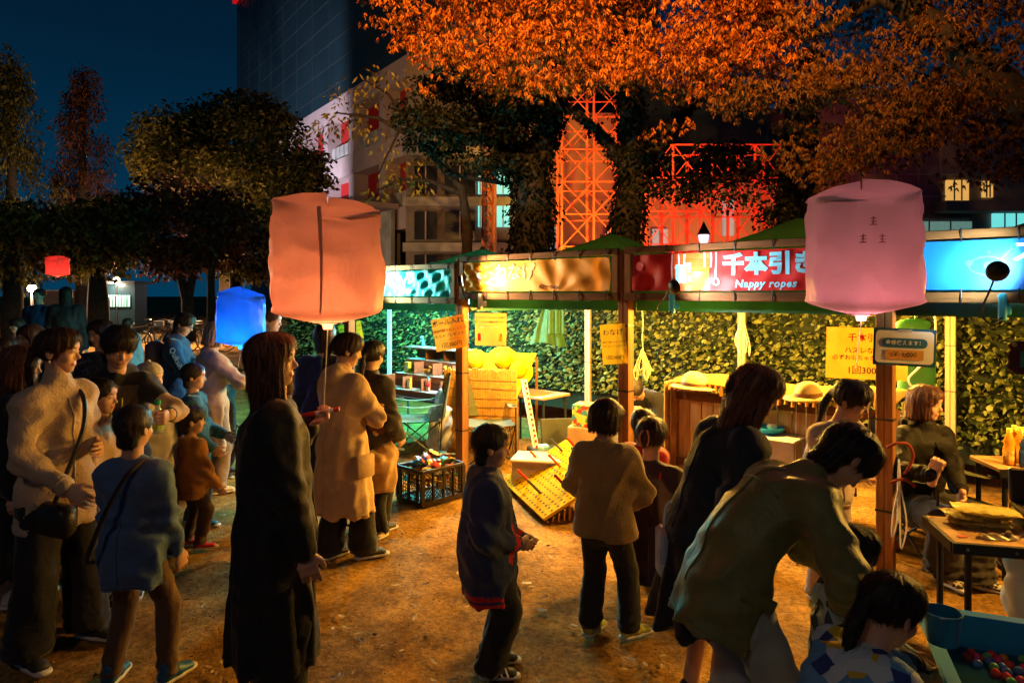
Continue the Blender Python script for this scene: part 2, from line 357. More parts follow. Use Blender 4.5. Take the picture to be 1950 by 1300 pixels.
# orange banner: ring-toss lettering, ring outline, small print
ban_text('orange', 'わなげ', .16, .64, .165, mat('print_pale_orange', (.85, .55, .22), rough=.3, trl=.2))
on_banner('orange', ring2d(.43, .09, .11, .03, .012), PWHITE, 'ring_drawing')
on_banner('orange', disc2d(.20, .14, .045, ry=.055), PBROWN, 'badge')
for dx, dy in ((-.012, .018), (.012, .018), (-.012, -.012), (.012, -.012)): on_banner('orange', ring2d(.20 + dx, .14 + dy, .009, .012, .004, 12), PWHITE, 'badge_mark')
for k in range(26): on_banner('orange', disc2d(.29 + .09 * random.random(), .17 + .11 * random.random(), .005, 8), PBROWN, 'printed_dot')
ban_text('orange', 'Ring toss', .055, 1.03, .04, PBROWN, shear=.2)
# red banner: strings, gift box, lettering
sxs = ((.34, .0), (.395, .0), (.44, .19), (.60, .17), (.65, .17), (.69, .085))
for x, y in sxs: on_banner('red', rect2d(x - .005, y, x + .005, .275, 8), PWHITE, 'string_drawing')
on_banner('red', ring2d(.69, .065, .02, .024, .009, 16), PWHITE, 'ring_drawing')
gb = MB().add([(.37, .075, 0), (.43, .055, 0), (.43, .175, 0), (.37, .175, 0)], [(0, 1, 2, 3)]).add([(.36, .165, 0), (.43, .15, 0), (.43, .19, 0), (.37, .195, 0)], [(0, 1, 2, 3)])
on_banner('red', gb, PCYAN, 'gift_drawing')
gb2 = MB().add([(.433, .055, 0), (.455, .06, 0), (.455, .17, 0), (.433, .165, 0)], [(0, 1, 2, 3)]).add([(.475, .068, 0), (.495, .075, 0), (.495, .18, 0), (.475, .175, 0)], [(0, 1, 2, 3)]).add([(.433, .17, 0), (.50, .18, 0), (.495, .205, 0), (.44, .20, 0)], [(0, 1, 2, 3)])
on_banner('red', gb2, PWHITE, 'gift_side')
on_banner('red', disc2d(.06, .19, .035), PPINK, 'dot_drawing')
og = MB()
for i in range(10):
    for j in range(6):
        x0, x1 = .34 + .30 * i / 10, .34 + .30 * (i + 1) / 10; y0, y1 = .275 * j / 6 + .002, .275 * (j + 1) / 6 - 0
        og.add([(x0, y0, 0), (x1, y0, 0), (x1, y1, 0), (x0, y1, 0)], [(0, 1, 2, 3)])
bt, bpt, W_, H_ = BANN['red']
oo = MB(); oo.add([bpt(x / W_, y / H_, .003) for x, y, _ in og.v], og.f); part('orange_glare_panel', oo, PORANGE_GLARE, bt, True)  # orange block of the design, with lamp glare put into its colour
ban_text('red', '千本引き', .155, 1.06, .175, PCYAN, sp=1.08, bold=.05)
ban_text('red', 'Nappy ropes', .072, 1.04, .045, PCYAN, shear=.22, sp=1.12, bold=.03)
# blue banner: planet drawing and lettering
on_banner('blue', ring2d(.42, .135, .085, .05, .008), PLBLUE, 'orbit_drawing'); on_banner('blue', disc2d(.425, .135, .022), PLBLUE, 'planet_drawing')
on_banner('blue', disc2d(.335, .15, .018), PLBLUE, 'planet_drawing'); on_banner('blue', disc2d(.495, .11, .024), PLBLUE, 'planet_drawing')
on_banner('blue', MB().add([(.485, .175, 0), (.492, .168, 0), (.535, .222, 0), (.528, .229, 0)], [(0, 1, 2, 3)]), PLBLUE, 'handle_drawing'); on_banner('blue', ring2d(.543, .235, .014, .014, .006, 14), PLBLUE, 'loop_drawing')
on_banner('blue', disc2d(.43, .21, .008, 12), PLBLUE, 'star_drawing')
ban_text('blue', 'スーパーボール', .125, .97, .20, PWHITE, bold=.03, sp=1.0); ban_text('blue', 'Super ball', .07, .97, .06, PWHITE, shear=.2)

# ---- tents
TENTM = mat('green_tarpaulin', (.008, .050, .016), rough=.5, var=.25, vs=4, bump=.25, bs=14, trl=.10)
TLAB = ['green canopy behind the teal banner', 'green canopy behind the orange banner', 'tall green canopy behind the red banner', 'green canopy above the blue banner']
PK = [2.30, 2.37, 2.40, 2.38]
for i in range(4):
    s0 = (i - 1) * SW + .03; s1 = s0 + SW - .06; q0, q1 = .12, 2.38; ez = 2.0 if i else 1.96; t = thing('canopy_tent', TLAB[i] + ', peaked pop-up tent roof', 'tent', S((s0 + s1) / 2, (q0 + q1) / 2), SYAW, 'green tents over the stalls')
    pk = S((s0 + s1) / 2, (q0 + q1) / 2, PK[i]); cs = [S(s0, q0, ez), S(s1, q0, ez), S(s1, q1, ez), S(s0, q1, ez)]
    for k in range(4):
        a, b = cs[k], cs[(k + 1) % 4]
        def fn(u, v, a=a, b=b):
            p = a.lerp(b, u).lerp(pk, v); sag = .055 * math.sin(math.pi * min(1, v * 1.05)) * (1 - .4 * abs(u - .5)) + .012 * math.sin(u * 19 + v * 7) * (1 - v)
            return p - Vector((0, 0, sag))
        part('roof_panel', MB().grid(fn, 16, 14), TENTM, t, True, smooth=True)
        out = (a + b) / 2 - (cs[0] + cs[2]) / 2; out.z = 0; out.normalize()
        def vf(u, v, a=a, b=b, out=out): return a.lerp(b, u) + out * (.008 + .012 * math.sin(u * 23 + 3 * v) * v) - Vector((0, 0, (1 - v) * .38 + .004))
        if k != 2: part('valance', MB().grid(vf, 26, 4), TENTM, t, True, smooth=True)
    for s_ in ((s0 - .03,) if i < 3 else (s0 - .03, s1 + .03)): part('leg', MB().bar(S(s_, .075, 0), S(s_, .075, ez - .01), .024), BLACK, t, True)
    part('finial', MB().lathe([(.03, -.03), (.028, .0), (.012, .02)], pk, 10), TENTM, t, True)

# ---- leaf screens behind the stalls
LEAFM = mat('plastic_leaf', (.045, .070, .014), rough=.5, var=.35, vs=30, island=.75, spec=.25, trl=.15, col2=(.17, .18, .05))
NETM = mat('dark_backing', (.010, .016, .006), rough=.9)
LQ = 2.46
SLAB = {-4: 'far left end of the leaf screen, glowing teal behind the crowd', -3: 'leaf screen glowing teal beside the far end', -2: 'leaf screen glowing teal behind the orange lantern', -1: 'leaf screen glowing teal behind the toy shelves', 0: 'leaf screen behind the yellow ring-toss boards', 1: 'leaf screen behind the reed counter', 2: 'leaf screen behind the red price sign and green bag', 3: 'leaf screen behind the seated woman, at right'}
lm = MB(); lm.add([(0, 0, 0), (.016, .0, .004), (.023, .028, .007), (.0, .066, -.006), (-.023, .028, .007), (-.016, 0, .004), (0, .03, -.003)], [(0, 1, 6), (1, 2, 6), (2, 3, 6), (3, 4, 6), (4, 5, 6), (5, 0, 6)])
leaf_me = mesh_of(lm, 'leaf', LEAFM)
LV = np.array(lm.v, np.float32); LF = np.array(lm.f)
def rotmats(n, tiltmin=.35, tiltmax=1.25):
    """leaf +y points mostly down-and-out, random roll; local frame: x along, y out (towards viewer), z up"""
    out = []
    for _ in range(n):
        roll = random.gauss(0, .75); tilt = random.uniform(tiltmin, tiltmax); tw = random.gauss(0, .5)
        m = Matrix.Rotation(roll, 3, 'Y') @ Matrix.Rotation(-math.pi + tilt - .35, 3, 'X') @ Matrix.Rotation(tw, 3, 'Y'); out.append(m)
    return out
for pi in range(-4, 4):
    s0 = pi * SW; t = thing('leaf_screen', SLAB[pi], 'leaf screen', S(s0 + SW / 2, LQ, 0), SYAW, 'artificial leaf screens behind the stalls')
    nl = 3400 if pi > -2 else 1500; ni = 300 if pi > -3 else 0
    zb = .52 if pi < 2 else .40
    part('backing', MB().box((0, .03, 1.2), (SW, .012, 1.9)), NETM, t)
    ms = rotmats(nl); W = []; sc = np.array([random.choice((.55, .7, .85, 1., 1.25)) * random.uniform(.85, 1.1) for _ in range(nl)])
    px = np.random.default_rng(pi + 50).uniform(-SW / 2, SW / 2, nl); pz = np.random.default_rng(pi + 90).uniform(zb, 2.0, nl); py = np.array([-random.random() ** 2 * .075 for _ in range(nl)])
    order = np.argsort(py); px, py, pz = px[order], py[order], pz[order]
    for k in range(ni):
        o = link('leaf', leaf_me, t); M = ms[k].to_4x4() @ Matrix.Scale(sc[k], 4); M.translation = (px[k], py[k], pz[k]); o.matrix_local = M
    A = np.array([[list(r) for r in m] for m in ms[ni:]]); Vv = np.einsum('nij,kj->nki', A, LV) * sc[ni:, None, None] + np.stack([px, py, pz], 1)[ni:, None, :]
    Ff = (LF[None] + (np.arange(nl - ni) * 7)[:, None, None]).reshape(-1, 3)
    link('leaves', npmesh('leaves', Vv.reshape(-1, 3), Ff, LEAFM), t, kind='stuff')
# support poles in front of the leaf screen
for (x, lab, lo) in ((742, 'pole lit teal beside the toy shelves', 0), (1120, 'pale pole in front of the leaf screen behind the boxes', 1), (1412, 'pale pole hung with white cords behind the reed counter', 1), (1812, 'pale pole beside the green tote, behind the seated woman', 1)):
    q = LQ - .13; best = min((abs((S(a / 100., q).x / S(a / 100., q).y) * F + CX - x), a / 100.) for a in range(-500, 600, 2))[1]
    t = thing('support_pole', lab, 'pole', S(best, q), SYAW, 'support poles along the leaf screen')
    pm = WHITEM if lo == 0 else mat('pale_timber', (.42, .27, .14), rough=.6, var=.15, stretch=(8, 8, .8))
    for k in (-1, 1): part('timber', MB().box((k * .021, 0, .98), (.038, .04, 1.96), bev=.004), pm, t)
    for z in (.9, 1.3): part('cable_tie', MB().box((0, 0, z), (.086, .046, .007)), BLACK, t)

# ---- lamps under the tents (hidden behind the banners, as in the photograph) and clip lamps on the banners
BULBM = mat('lit_bulb', (1, .9, .7), emit=(1, .7, .35), es=6); BULBC = mat('lit_bulb_cool', (.8, 1, 1), emit=(.5, 1, .95), es=6)
WARM = (1.0, .50, .075); TEAL = (.06, .85, .90); COOL = (.75, .95, 1.0)
def bulb(s, q, power, col, lab, z=1.665):
    t = thing('hanging_bulb', lab, 'lamp', S(s, q, z), 0, 'bulbs hanging under the tents')
    part('cord', MB().tube([(0, 0, .05), (0, 0, .2)], .004, 6), BLACK, t)
    part('socket', MB().lathe([(.018, .02), (.022, .03), (.02, .07)], n=10), BLACK, t)
    part('glass', MB().sphere((0, 0, 0), .032, 12, 8), BULBC if col[2] > .5 else BULBM, t, smooth=True)
    lamp('POINT', S(s, q, z - .06), power, col, t, radius=.05)
bulb(-1.2, 1.3, 210, TEAL, 'cool bulb under the canopy behind the teal banner'); bulb(-3.0, 1.3, 340, TEAL, 'cool bulb hanging beyond the teal banner')
bulb(-.45, .75, 190, COOL, 'white bulb at the corner of the shelf stall')
bulb(.60, .50, 215, WARM, 'warm bulb under the canopy behind the orange banner'); bulb(1.45, 1.2, 250, WARM, 'warm bulb near the middle post')
bulb(2.45, .50, 235, WARM, 'warm bulb left under the canopy behind the red banner'); bulb(3.3, 1.2, 215, WARM, 'warm bulb right under the canopy behind the red banner')
bulb(4.95, .30, 165, WARM, 'warm bulb above the seated woman')
CLIPB = mat('clip_blue', (.05, .42, .62), rough=.4); CLIPW = mat('clip_cream', (.75, .6, .4), rough=.4)
def clip_lamp(s, zc, head, lab, cm, aim, power, col, bottom):
    t = thing('clip_lamp', lab, 'lamp', S(s, -.08, zc), SYAW, 'clip lamps on the banner frames')
    part('clip_body', MB().box((0, -.035, 0), (.04, .035, .15), bev=.008), cm, t)
    part('clip_jaw', MB().box((.01, .01, -.02), (.05, .03, .05), bev=.006), cm, t)
    hl = head - S(s, -.08, zc); hl = Matrix.Rotation(-SYAW, 3, 'Z') @ hl
    a = Vector((0, -.05, -.06)); pts = [a, a + Vector((-.05, -.04, -.03)), a + Vector((-.085, -.06, .03)), hl * .6 + a * .4 + Vector((-.04, -.03, 0)), hl]
    sp = []
    for i in range(len(pts) - 1):
        p0, p1, p2, p3 = pts[max(i - 1, 0)], pts[i], pts[i + 1], pts[min(i + 2, len(pts) - 1)]
        for k in range(6):
            u = k / 6; sp.append(.5 * ((2 * p1) + (p2 - p0) * u + (2 * p0 - 5 * p1 + 4 * p2 - p3) * u * u + (3 * p1 - p0 - 3 * p2 + p3) * u ** 3))
    part('gooseneck', MB().tube(sp + [hl], .006, 7), BLACK, t, smooth=True)
    d = (Matrix.Rotation(-SYAW, 3, 'Z') @ (Vector(aim) - head)).normalized(); m3 = d.to_track_quat('Z', 'Y').to_matrix()
    h = part('lamp_head', MB().lathe([(.012, -.03), (.05, -.018), (.055, .0), (.055, .012), (.048, .013)], hl, 20, m3), BLACK, t, smooth=True)
    part('diffuser', MB().lathe([(.047, .010), (.047, .016)], hl, 20, m3), BULBC if col[0] < .9 else BULBM, h)
    lamp('SPOT', head + (Vector(aim) - head).normalized() * .03, power, col, t, .03, aim, 124, .7)
clip_lamp(.36, 1.68, S(.33, -.34, 1.87), 'clip lamp with round dark head on the orange banner', CLIPW, S(.62, -.06, 1.93), 105, (1, .74, .42), 0)
clip_lamp(SW + .47, 1.68, S(SW + .62, -.36, 1.80), 'pale blue clip lamp with bent arm under the red banner', CLIPB, S(SW + .78, -.05, 1.90), 46, (.95, .93, 1), 0)
clip_lamp(2 * SW + .60, 1.68, S(2 * SW + .60, -.32, 1.87), 'clip lamp with round dark head on the blue banner', CLIPB, S(2 * SW + .45, -.05, 1.93), 44, (.70, .95, 1), 0)
clip_lamp(-SW + .62, 1.63, S(-SW + .80, -.36, 1.82), 'clip lamp below the teal banner, half hidden by the orange lantern', CLIPB, S(-SW + .98, -.05, 1.90), 170, (.55, 1, .95), 0)
# ================================================================ background buildings
CONC = mat('pale_concrete', (.36, .30, .31), rough=.8, var=.12, vs=.8); DARKW = mat('dark_cladding', (.012, .030, .042), rough=.35, var=.2, vs=.3)
DARKG = mat('dark_glass', (.012, .016, .02), rough=.15); REDP = mat('red_panel', (.30, .008, .010), rough=.6); JOINT = mat('pale_joint', (.018, .034, .045), rough=.8)
GREYP = mat('grey_panel', (.28, .30, .30), rough=.75, var=.3, vs=1.2); CYWIN = mat('lit_window_cyan', (.2, .6, .6), emit=(.16, .75, .72), es=.75); WMWIN = mat('lit_window_warm', (.8, .5, .2), emit=(1, .52, .12), es=.55)
PEACH = mat('peach_wall', (.42, .27, .20), rough=.8, var=.1, vs=.5)
B0 = Vector((-13, 45, 0)); BT = Vector((.583, -.812, 0)); BN = Vector((-.812, -.583, 0)); BY = math.atan2(BT.y, BT.x)
def B(t, d, z): return B0 + BT * t + BN * d + Vector((0, 0, z))
bl = thing('tower_block', 'dark clad tower block with pale concrete frame and red recesses', 'building', B(0, 0, 0), BY)
part('upper_wall', MB().bar(B(-20, -6, 27), B(19, -6, 27), 12, 26.5, up=(0, 0, 1)), DARKW, bl, True)
for k in range(18):
    z = 14.6 + k * 1.4; part('joint', MB().bar(B(-19.9, .02, z), B(18.9, .02, z), .05, .035), JOINT, bl, True)
for k in range(13):
    t = -19 + k * 3.1; part('joint', MB().bar(B(t, .02, 13.9), B(t, .02, 40), .05, .035), JOINT, bl, True)
part('core_wall', MB().bar(B(-20, -6.2, 6.8), B(19, -6.2, 6.8), 10, 13.5), DARKW, bl, True)
for z, h in ((13.2, 1.1), (9.35, 1.2), (5.6, 1.1)): part('beam', MB().bar(B(-8, -.46, z), B(19, -.46, z), 1.0, h), CONC, bl, True)
for k in range(7):
    t = -6.5 + k * 4.2; part('column', MB().bar(B(t, -.47, 0), B(t, -.47, 13.7), .75, .9, up=BN), CONC, bl, True)
    for z0, z1 in ((6.15, 8.75), (9.95, 12.65)):
        part('recess_panel', MB().bar(B(t + .38, -.98, (z0 + z1) / 2), B(t + 3.82, -.98, (z0 + z1) / 2), .1, z1 - z0), REDP, bl, True)
        rl = part('balcony', MB().bar(B(t + .36, -.3, z0 + .1), B(t + 3.84, -.3, z0 + .1), .1, .08), CONC, bl, True)
        for j in range(5): part('baluster_panel', MB().bar(B(t + .5 + j * .67, -.3, z0 + .55), B(t + 1.05 + j * .67, -.3, z0 + .55), .05, .75), GREYP, rl, True)
part('sign', MB().bar(B(-20, .25, 30.2), B(-16.5, .25, 30.2), .3, 5), mat('lit_red_sign', (.5, .01, .01), emit=(.6, .006, .01), es=.6), bl, True)
for t0, t1, z0, z1 in ((-5.6, -2.6, 25.4, 27.2), (-1.5, 2, 25.4, 27.2)): part('window', MB().bar(B(t0, .04, (z0 + z1) / 2), B(t1, .04, (z0 + z1) / 2), .08, z1 - z0), DARKG, bl, True)
part('canopy_slab', MB().bar(B(0, .9, 6.3), B(12, .9, 6.3), 2.2, .25), CONC, bl, True)
for t0, t1 in ((2.0, 4.6), (6.6, 9.4), (10.6, 12.4)): part('panel', MB().bar(B(t0, .35, 3), B(t1, .35, 3), .2, 6), GREYP, bl, True)
for t0, t1 in ((4.8, 6.4), (9.6, 10.4)): part('dark_bay', MB().bar(B(t0, .2, 3), B(t1, .2, 3), .1, 6), DARKG, bl, True)
# ---- low pale wing with a lit stairwell, behind the big trunks
wg = thing('building_wing', 'pale panelled building wing with cyan lit windows behind the trunks', 'building', (-1.5, 27, 0))
part('wall', MB().box((0, 2, 5.5), (5.4, 4, 11)), mat('grey_concrete', (.16, .15, .15), rough=.8), wg)
for z in (1.9, 3.6, 5.4, 7.4): part('floor_band', MB().box((-.1, -.08, z), (5.4, .14, .35)), GREYP, wg)
for x, w, m in ((-1.9, .9, DARKG), (-.55, 1.2, DARKG), (.25, .18, CYWIN), (1.15, .55, CYWIN), (2.1, .5, CYWIN)):
    for z0 in ((2.2, 3.9, 5.7) if m is DARKG else (5.7, 4.4)):
        f = part('window', MB().box((x, -.06, z0 + .55), (w, .1, 1.1)), m, wg)
        part('mullion', MB().box((x, -.13, z0 + .55), (.05, .05, 1.1)), CONC, f)
part('lit_pillar', MB().box((.72, -.2, 5), (.36, .35, 10)), PEACH, wg)
# ---- wall behind the lattice
pw = thing('stage_wall', 'orange lit plain wall with windows behind the red lattice', 'building', (6.4, 31, 0))
part('wall', MB().box((2.4, 1, 3.4), (6.8, 2, 6.8)), PEACH, pw); part('tall_wall', MB().box((-3.1, 1.1, 5), (4.2, 2, 10)), PEACH, pw); part('rear_block', MB().box((2.6, 4, 6), (7.2, 3, 12)), DARKW, pw)
for x, z, w in ((-1.6, 3.9, .9), (.3, 3.9, .7), (3.4, 5.2, .5), (-4.6, 4.0, .5)):
    f = part('window', MB().box((x, -.05, z), (w, .12, 1.6)), mat('dim_window', (.3, .4, .42), emit=(.4, .65, .7), es=.22), pw)
    part('mullion', MB().box((x, -.13, z), (.05, .05, 1.6)), GREYP, f)
part('low_parapet', MB().box((0, -.5, 1.6), (11.5, .8, 3.2)), PEACH, pw)
# ---- office building at right
of = thing('office_building', 'dim office building with lit windows behind the right canopy', 'building', (21, 34, 0))
part('wall', MB().box((0, 3, 6), (13, 6, 12)), mat('dim_wall', (.20, .17, .17), rough=.8), of)
for i in range(7):
    part('mullion', MB().box((-5.2 + i * 1.1, -.06, 6), (.06, .1, 8)), GREYP, of)
for z in (5.5, 6.6, 7.7): part('transom', MB().box((-2, -.07, z), (7.4, .1, .06)), GREYP, of)
for x, z, w, h, m in ((1.1, 6.9, 1.1, 1.0, WMWIN), (2.6, 6.95, .5, .8, WMWIN), (3.7, 5.5, 1.7, 1.1, CYWIN), (5.4, 5.7, .8, .9, CYWIN), (-2.7, 5.95, .7, .6, WMWIN), (.2, 5.0, 3.2, .7, mat('lit_glass_rail', (.3, .45, .4), emit=(.25, .5, .42), es=.3))):
    f = part('window', MB().box((x, -.1, z), (w, .12, h)), m, of)
    for k in range(1, 3): part('glazing_bar', MB().box((x - w / 2 + w * k / 3, -.18, z), (.05, .05, h)), DARKG, f)
part('balcony', MB().box((2.4, -.6, 6.0), (5, 1.2, .5)), mat('dim_wall', (.2, .17, .17)), of)

# ---- steel lattice, lit red and yellow
STEEL = mat('red_steel', (.85, .24, .10), rough=.45, var=.1)
def lattice(lab, x0, x1, y, h, nx, lv, dep):
    t = thing('lattice_tower', lab, 'lattice tower', ((x0 + x1) / 2, y, 0), 0, 'steel lattice towers'); xs = [x0 + (x1 - x0) * i / nx for i in range(nx + 1)]
    for yy in (y, y + dep):
        for i, x in enumerate(xs): part('post', MB().bar((x, yy, 0), (x, yy, h), .07 if yy == y else .09), STEEL, t, True)
        for k in range(1, lv + 1):
            z = h * k / lv; part('crossbar', MB().bar((x0 + .05, yy, z), (x1 - .05, yy, z), .045), STEEL, t, True)
            for i in range(nx):
                z0 = h * (k - 1) / lv; a, b = xs[i] + .03, xs[i + 1] - .03
                if yy == y or k % 2: part('brace', MB().bar((a, yy - .01, z0), (b, yy - .01, z), .032), STEEL, t, True); part('brace', MB().bar((b, yy + .04, z0), (a, yy + .04, z), .032), STEEL, t, True)
    for k in range(1, lv + 1, 2):
        for x in (x0, x1): part('crossbar', MB().bar((x, y + .06, h * k / lv), (x, y + dep - .07, h * k / lv), .06), STEEL, t, True)
    return t
lattice('tall steel lattice tower lit yellow and red between the ivy trunks', 1.75, 4.0, 24, 11.4, 2, 10, 2.2)
lattice('wide red lit steel lattice beside the right ivy trunk', 4.7, 9.5, 24, 7.0, 5, 6, 1.8)
lattice('thin pale lattice mast left of the ivy trunk', -.95, -.62, 22, 7.5, 1, 16, .3)
def flood(loc, aim, p, col, lab, ang=75):
    t = thing('floodlight', lab, 'floodlight', loc, 0, 'floodlights'); d = (Vector(aim) - Vector(loc)).normalized(); m3 = d.to_track_quat('Y', 'Z').to_matrix()
    part('housing', MB().box((0, 0, .25), (.34, .12, .26), m=m3, bev=.02), BLACK, t); part('stand', MB().tube([(-.19, 0, .0), (-.19, 0, .25), (.19, 0, .25), (.19, 0, 0)], .015, 6), BLACK, t)
    part('lens', MB().box(Vector((0, 0, .25)) + d * .065, (.28, .01, .2), m=m3), mat('flood_lens_' + str(len(MATS)), col, emit=col, es=4), t)
    lamp('SPOT', Vector(loc) + Vector((0, 0, .25)) + d * .1, p, col, t, .12, aim, ang, .6)
flood((4.4, 20.2, 0), (4.2, 24, 6.0), 1900, (1, .045, .03), 'floodlight throwing red on the tall lattice'); flood((.9, 20.6, 0), (2.0, 24, 6.0), 3400, (1, .48, .05), 'floodlight throwing yellow on the tall lattice')
flood((7.2, 19.5, 0), (7.2, 24, 4.0), 2600, (1, .05, .025), 'floodlight throwing red on the wide lattice', 95)
flood((9, 26.6, 0), (7.6, 31, 3), 2000, (1, .30, .08), 'floodlight throwing orange on the plain wall', 110)
flood((.2, 23.5, 0), (-.6, 27, 5), 240, (1, .35, .15), 'floodlight warming the pale pillar', 60)
flood((-19, 30, 0), (-13, 45, 9), 26000, (.85, .74, .85), 'floodlight washing the concrete frame', 70)
# ---- post-top lamp with a cone hat
t = thing('park_lamp', 'post lamp with dark cone hat before the red lattice', 'lamp post', P(1340, 560, 17) - Vector((0, 0, CH)))
hz = CH + (560 - 470) * 17 / F
part('post', MB().tube([(0, 0, 0), (0, 0, hz)], [.05, .035], 10), BLACK, t)
part('globe', MB().lathe([(.03, hz), (.11, hz + .12), (.135, hz + .28), (.13, hz + .3)], n=14), mat('lamp_glass', (.9, .8, .9), emit=(1, .62, .9), es=1.1), t, smooth=True)
part('hat', MB().lathe([(.17, hz + .3), (.15, hz + .33), (.015, hz + .62)], n=14), mat('dark_hat', (.02, .012, .03), rough=.4), t)
lamp('POINT', t.location + Vector((0, 0, hz + .15)), 14, (1, .6, .8), t, .1)

# ================================================================ trees
BARK = mat('dark_bark', (.035, .024, .017), rough=.9, var=.4, vs=12, bump=.6, bs=25)
IVY = mat('ivy_leaf', (.0035, .005, .002), rough=.55, var=.5, island=.8, spec=.15, col2=(.008, .009, .003))
def pads_to_leaves(pads, dens, L, Wd, droop, seed, spread=1., sprig=0):
    r = np.random.default_rng(seed); PP, DD = [], []
    for c, rx, ry, rz in pads:
        n = max(12, int(dens * rx * ry)); u = r.normal(size=(n, 3)); u /= np.linalg.norm(u, axis=1, keepdims=True); u *= r.random((n, 1)) ** .4
        PP.append(np.array(c) + u * (rx, ry, rz)); d = r.normal(size=(n, 3)) * .55 * spread + u * .5 * spread; d[:, 2] = d[:, 2] * .6 - droop
        if sprig:                                                     # leaves hang in small fans from shared nodes
            m_ = max(1, n // sprig); PP[-1] = np.repeat(PP[-1][:m_], sprig, 0) + r.normal(size=(m_ * sprig, 3)) * L * .16; d = np.repeat(d[:m_], sprig, 0) * .5 + r.normal(size=(m_ * sprig, 3)) * (.55, .55, .25) - np.array((0, 0, .55))
        DD.append(d)
    PP = np.concatenate(PP); DD = np.concatenate(DD); n = len(PP)
    return leaves(PP, DD, r.normal(size=(n, 3)), r.uniform(.7, 1.3, n) * L, r.uniform(.7, 1.3, n) * Wd, simple=sprig > 0 or L > .13)
def tree(name, lab, base, limbs, pads, m, dens, L, Wd, droop=.9, seed=1, spread=1., group=None, ivy=0, sprig=0):
    t = thing(name, lab, 'tree', base, 0, group); mb = MB()
    for pts, rr in limbs: mb.tube(pts, rr, 9)
    part('trunk', mb, BARK, t, True, smooth=True)
    if pads:
        V, Fq = pads_to_leaves(pads, dens, L, Wd, droop, seed, spread, sprig); V = V - np.array(base)
        link('crown', npmesh('crown', V, Fq, m), t)
    if ivy:
        r = np.random.default_rng(seed + 5); PP, DD, NN = [], [], []
        for pts, rr in limbs:
            for i in range(len(pts) - 1):
                a, b = np.array(pts[i]), np.array(pts[i + 1]); ln = np.linalg.norm(b - a); n = int(ivy * ln * (rr[i] + rr[i + 1]))
                u = r.random((n, 1)); an = r.uniform(0, 6.283, n); ra = (rr[i] + (rr[i + 1] - rr[i]) * u[:, 0]) * (1 + .15 * r.random(n)) + .02 + .30 * r.random(n) ** 3 * np.clip(np.sin(an * 2 + u[:, 0] * 7 + i * 2), 0, 1)
                o = np.stack([np.cos(an), np.sin(an), 0 * an], 1); PP.append(a + (b - a) * u + o * ra[:, None]); DD.append(o * .35 + r.normal(size=(n, 3)) * .35 + np.array([0, 0, -.8])); NN.append(o + r.normal(size=(n, 3)) * .3)
        PP = np.concatenate(PP); n = len(PP); V, Fq = leaves(PP, np.concatenate(DD), np.concatenate(NN), r.uniform(.06, .12, n), r.uniform(.05, .09, n)); V = V - np.array(base)
        link('ivy', npmesh('ivy', V, Fq, IVY), t)
    return t
def Pt(x, y, z): return tuple(P(x, y, z))
rt = np.random.default_rng(21)
# --- ivy clad trunks behind the tents
dk = []
for k in range(60):
    x = rt.uniform(770, 1010); y = rt.uniform(125, 320); 
    if (x - 900) ** 2 / 135 ** 2 + (y - 220) ** 2 / 110 ** 2 > 1: continue
    dk.append((Pt(x, y, rt.uniform(11.5, 14)), rt.uniform(.35, .6), rt.uniform(.35, .6), rt.uniform(.15, .3)))
EVER = mat('evergreen_leaf', (.006, .009, .003), rough=.5, var=.4, island=.8, spec=.2, col2=(.016, .016, .005))
tree('ivy_tree', 'thick ivy covered trunk forking behind the orange banner tent', (.42, 13, 0), [([Pt(1012, 780, 13), Pt(1012, 480, 13), Pt(1015, 380, 13), Pt(1000, 300, 13)], [.42, .36, .34, .30]), ([Pt(1003, 330, 13), Pt(960, 240, 13), Pt(900, 160, 12.8), Pt(840, 60, 12.5)], [.26, .21, .15, .09]), ([Pt(1010, 340, 13), Pt(1050, 230, 13.2), Pt(1070, 120, 13.3), Pt(1080, -80, 13.4)], [.26, .21, .17, .12]), ([Pt(985, 300, 13), Pt(930, 262, 12.6), Pt(850, 250, 12), Pt(780, 235, 11.6)], [.16, .1, .06, .03])], dk, EVER, 700, .11, .06, .5, 31, group='ivy trees behind the stalls', ivy=1300)
dk2 = []
for k in range(24):
    x = rt.uniform(1230, 1440); y = rt.uniform(270, 395)
    if (x - 1330) ** 2 / 110 ** 2 + (y - 330) ** 2 / 75 ** 2 > 1: continue
    dk2.append((Pt(x, y, rt.uniform(13, 15)), rt.uniform(.3, .55), rt.uniform(.3, .5), rt.uniform(.15, .3)))
tree('ivy_tree', 'dark ivy covered trunk leaning right of the yellow lattice', (2.3, 13.4, 0), [([Pt(1190, 780, 13.4), Pt(1190, 450, 13.4), Pt(1202, 360, 13.4), Pt(1205, 250, 13.4), Pt(1190, 120, 13.4), Pt(1180, -60, 13.4)], [.32, .29, .27, .23, .18, .12]), ([Pt(1195, 320, 13.4), Pt(1150, 260, 13.2), Pt(1100, 215, 13), Pt(1060, 200, 12.8)], [.12, .09, .06, .03]), ([Pt(1205, 330, 13.4), Pt(1270, 250, 13.6), Pt(1330, 180, 14), Pt(1380, 60, 14)], [.2, .15, .1, .06])], dk2, EVER, 620, .11, .065, .5, 32, group='ivy trees behind the stalls', ivy=1300)
dk3 = [(Pt(rt.uniform(1450, 1560), rt.uniform(330, 450), rt.uniform(12.5, 14)), .4, .4, .25) for k in range(16)]
tree('ivy_tree', 'dark trunk hidden behind the pink lantern', (5.6, 13.5, 0), [([Pt(1510, 780, 13.5), Pt(1510, 430, 13.5), Pt(1520, 300, 13.5), Pt(1540, 100, 13.5)], [.32, .3, .26, .2])], dk3, EVER, 600, .11, .06, .5, 33, group='ivy trees behind the stalls', ivy=1100)
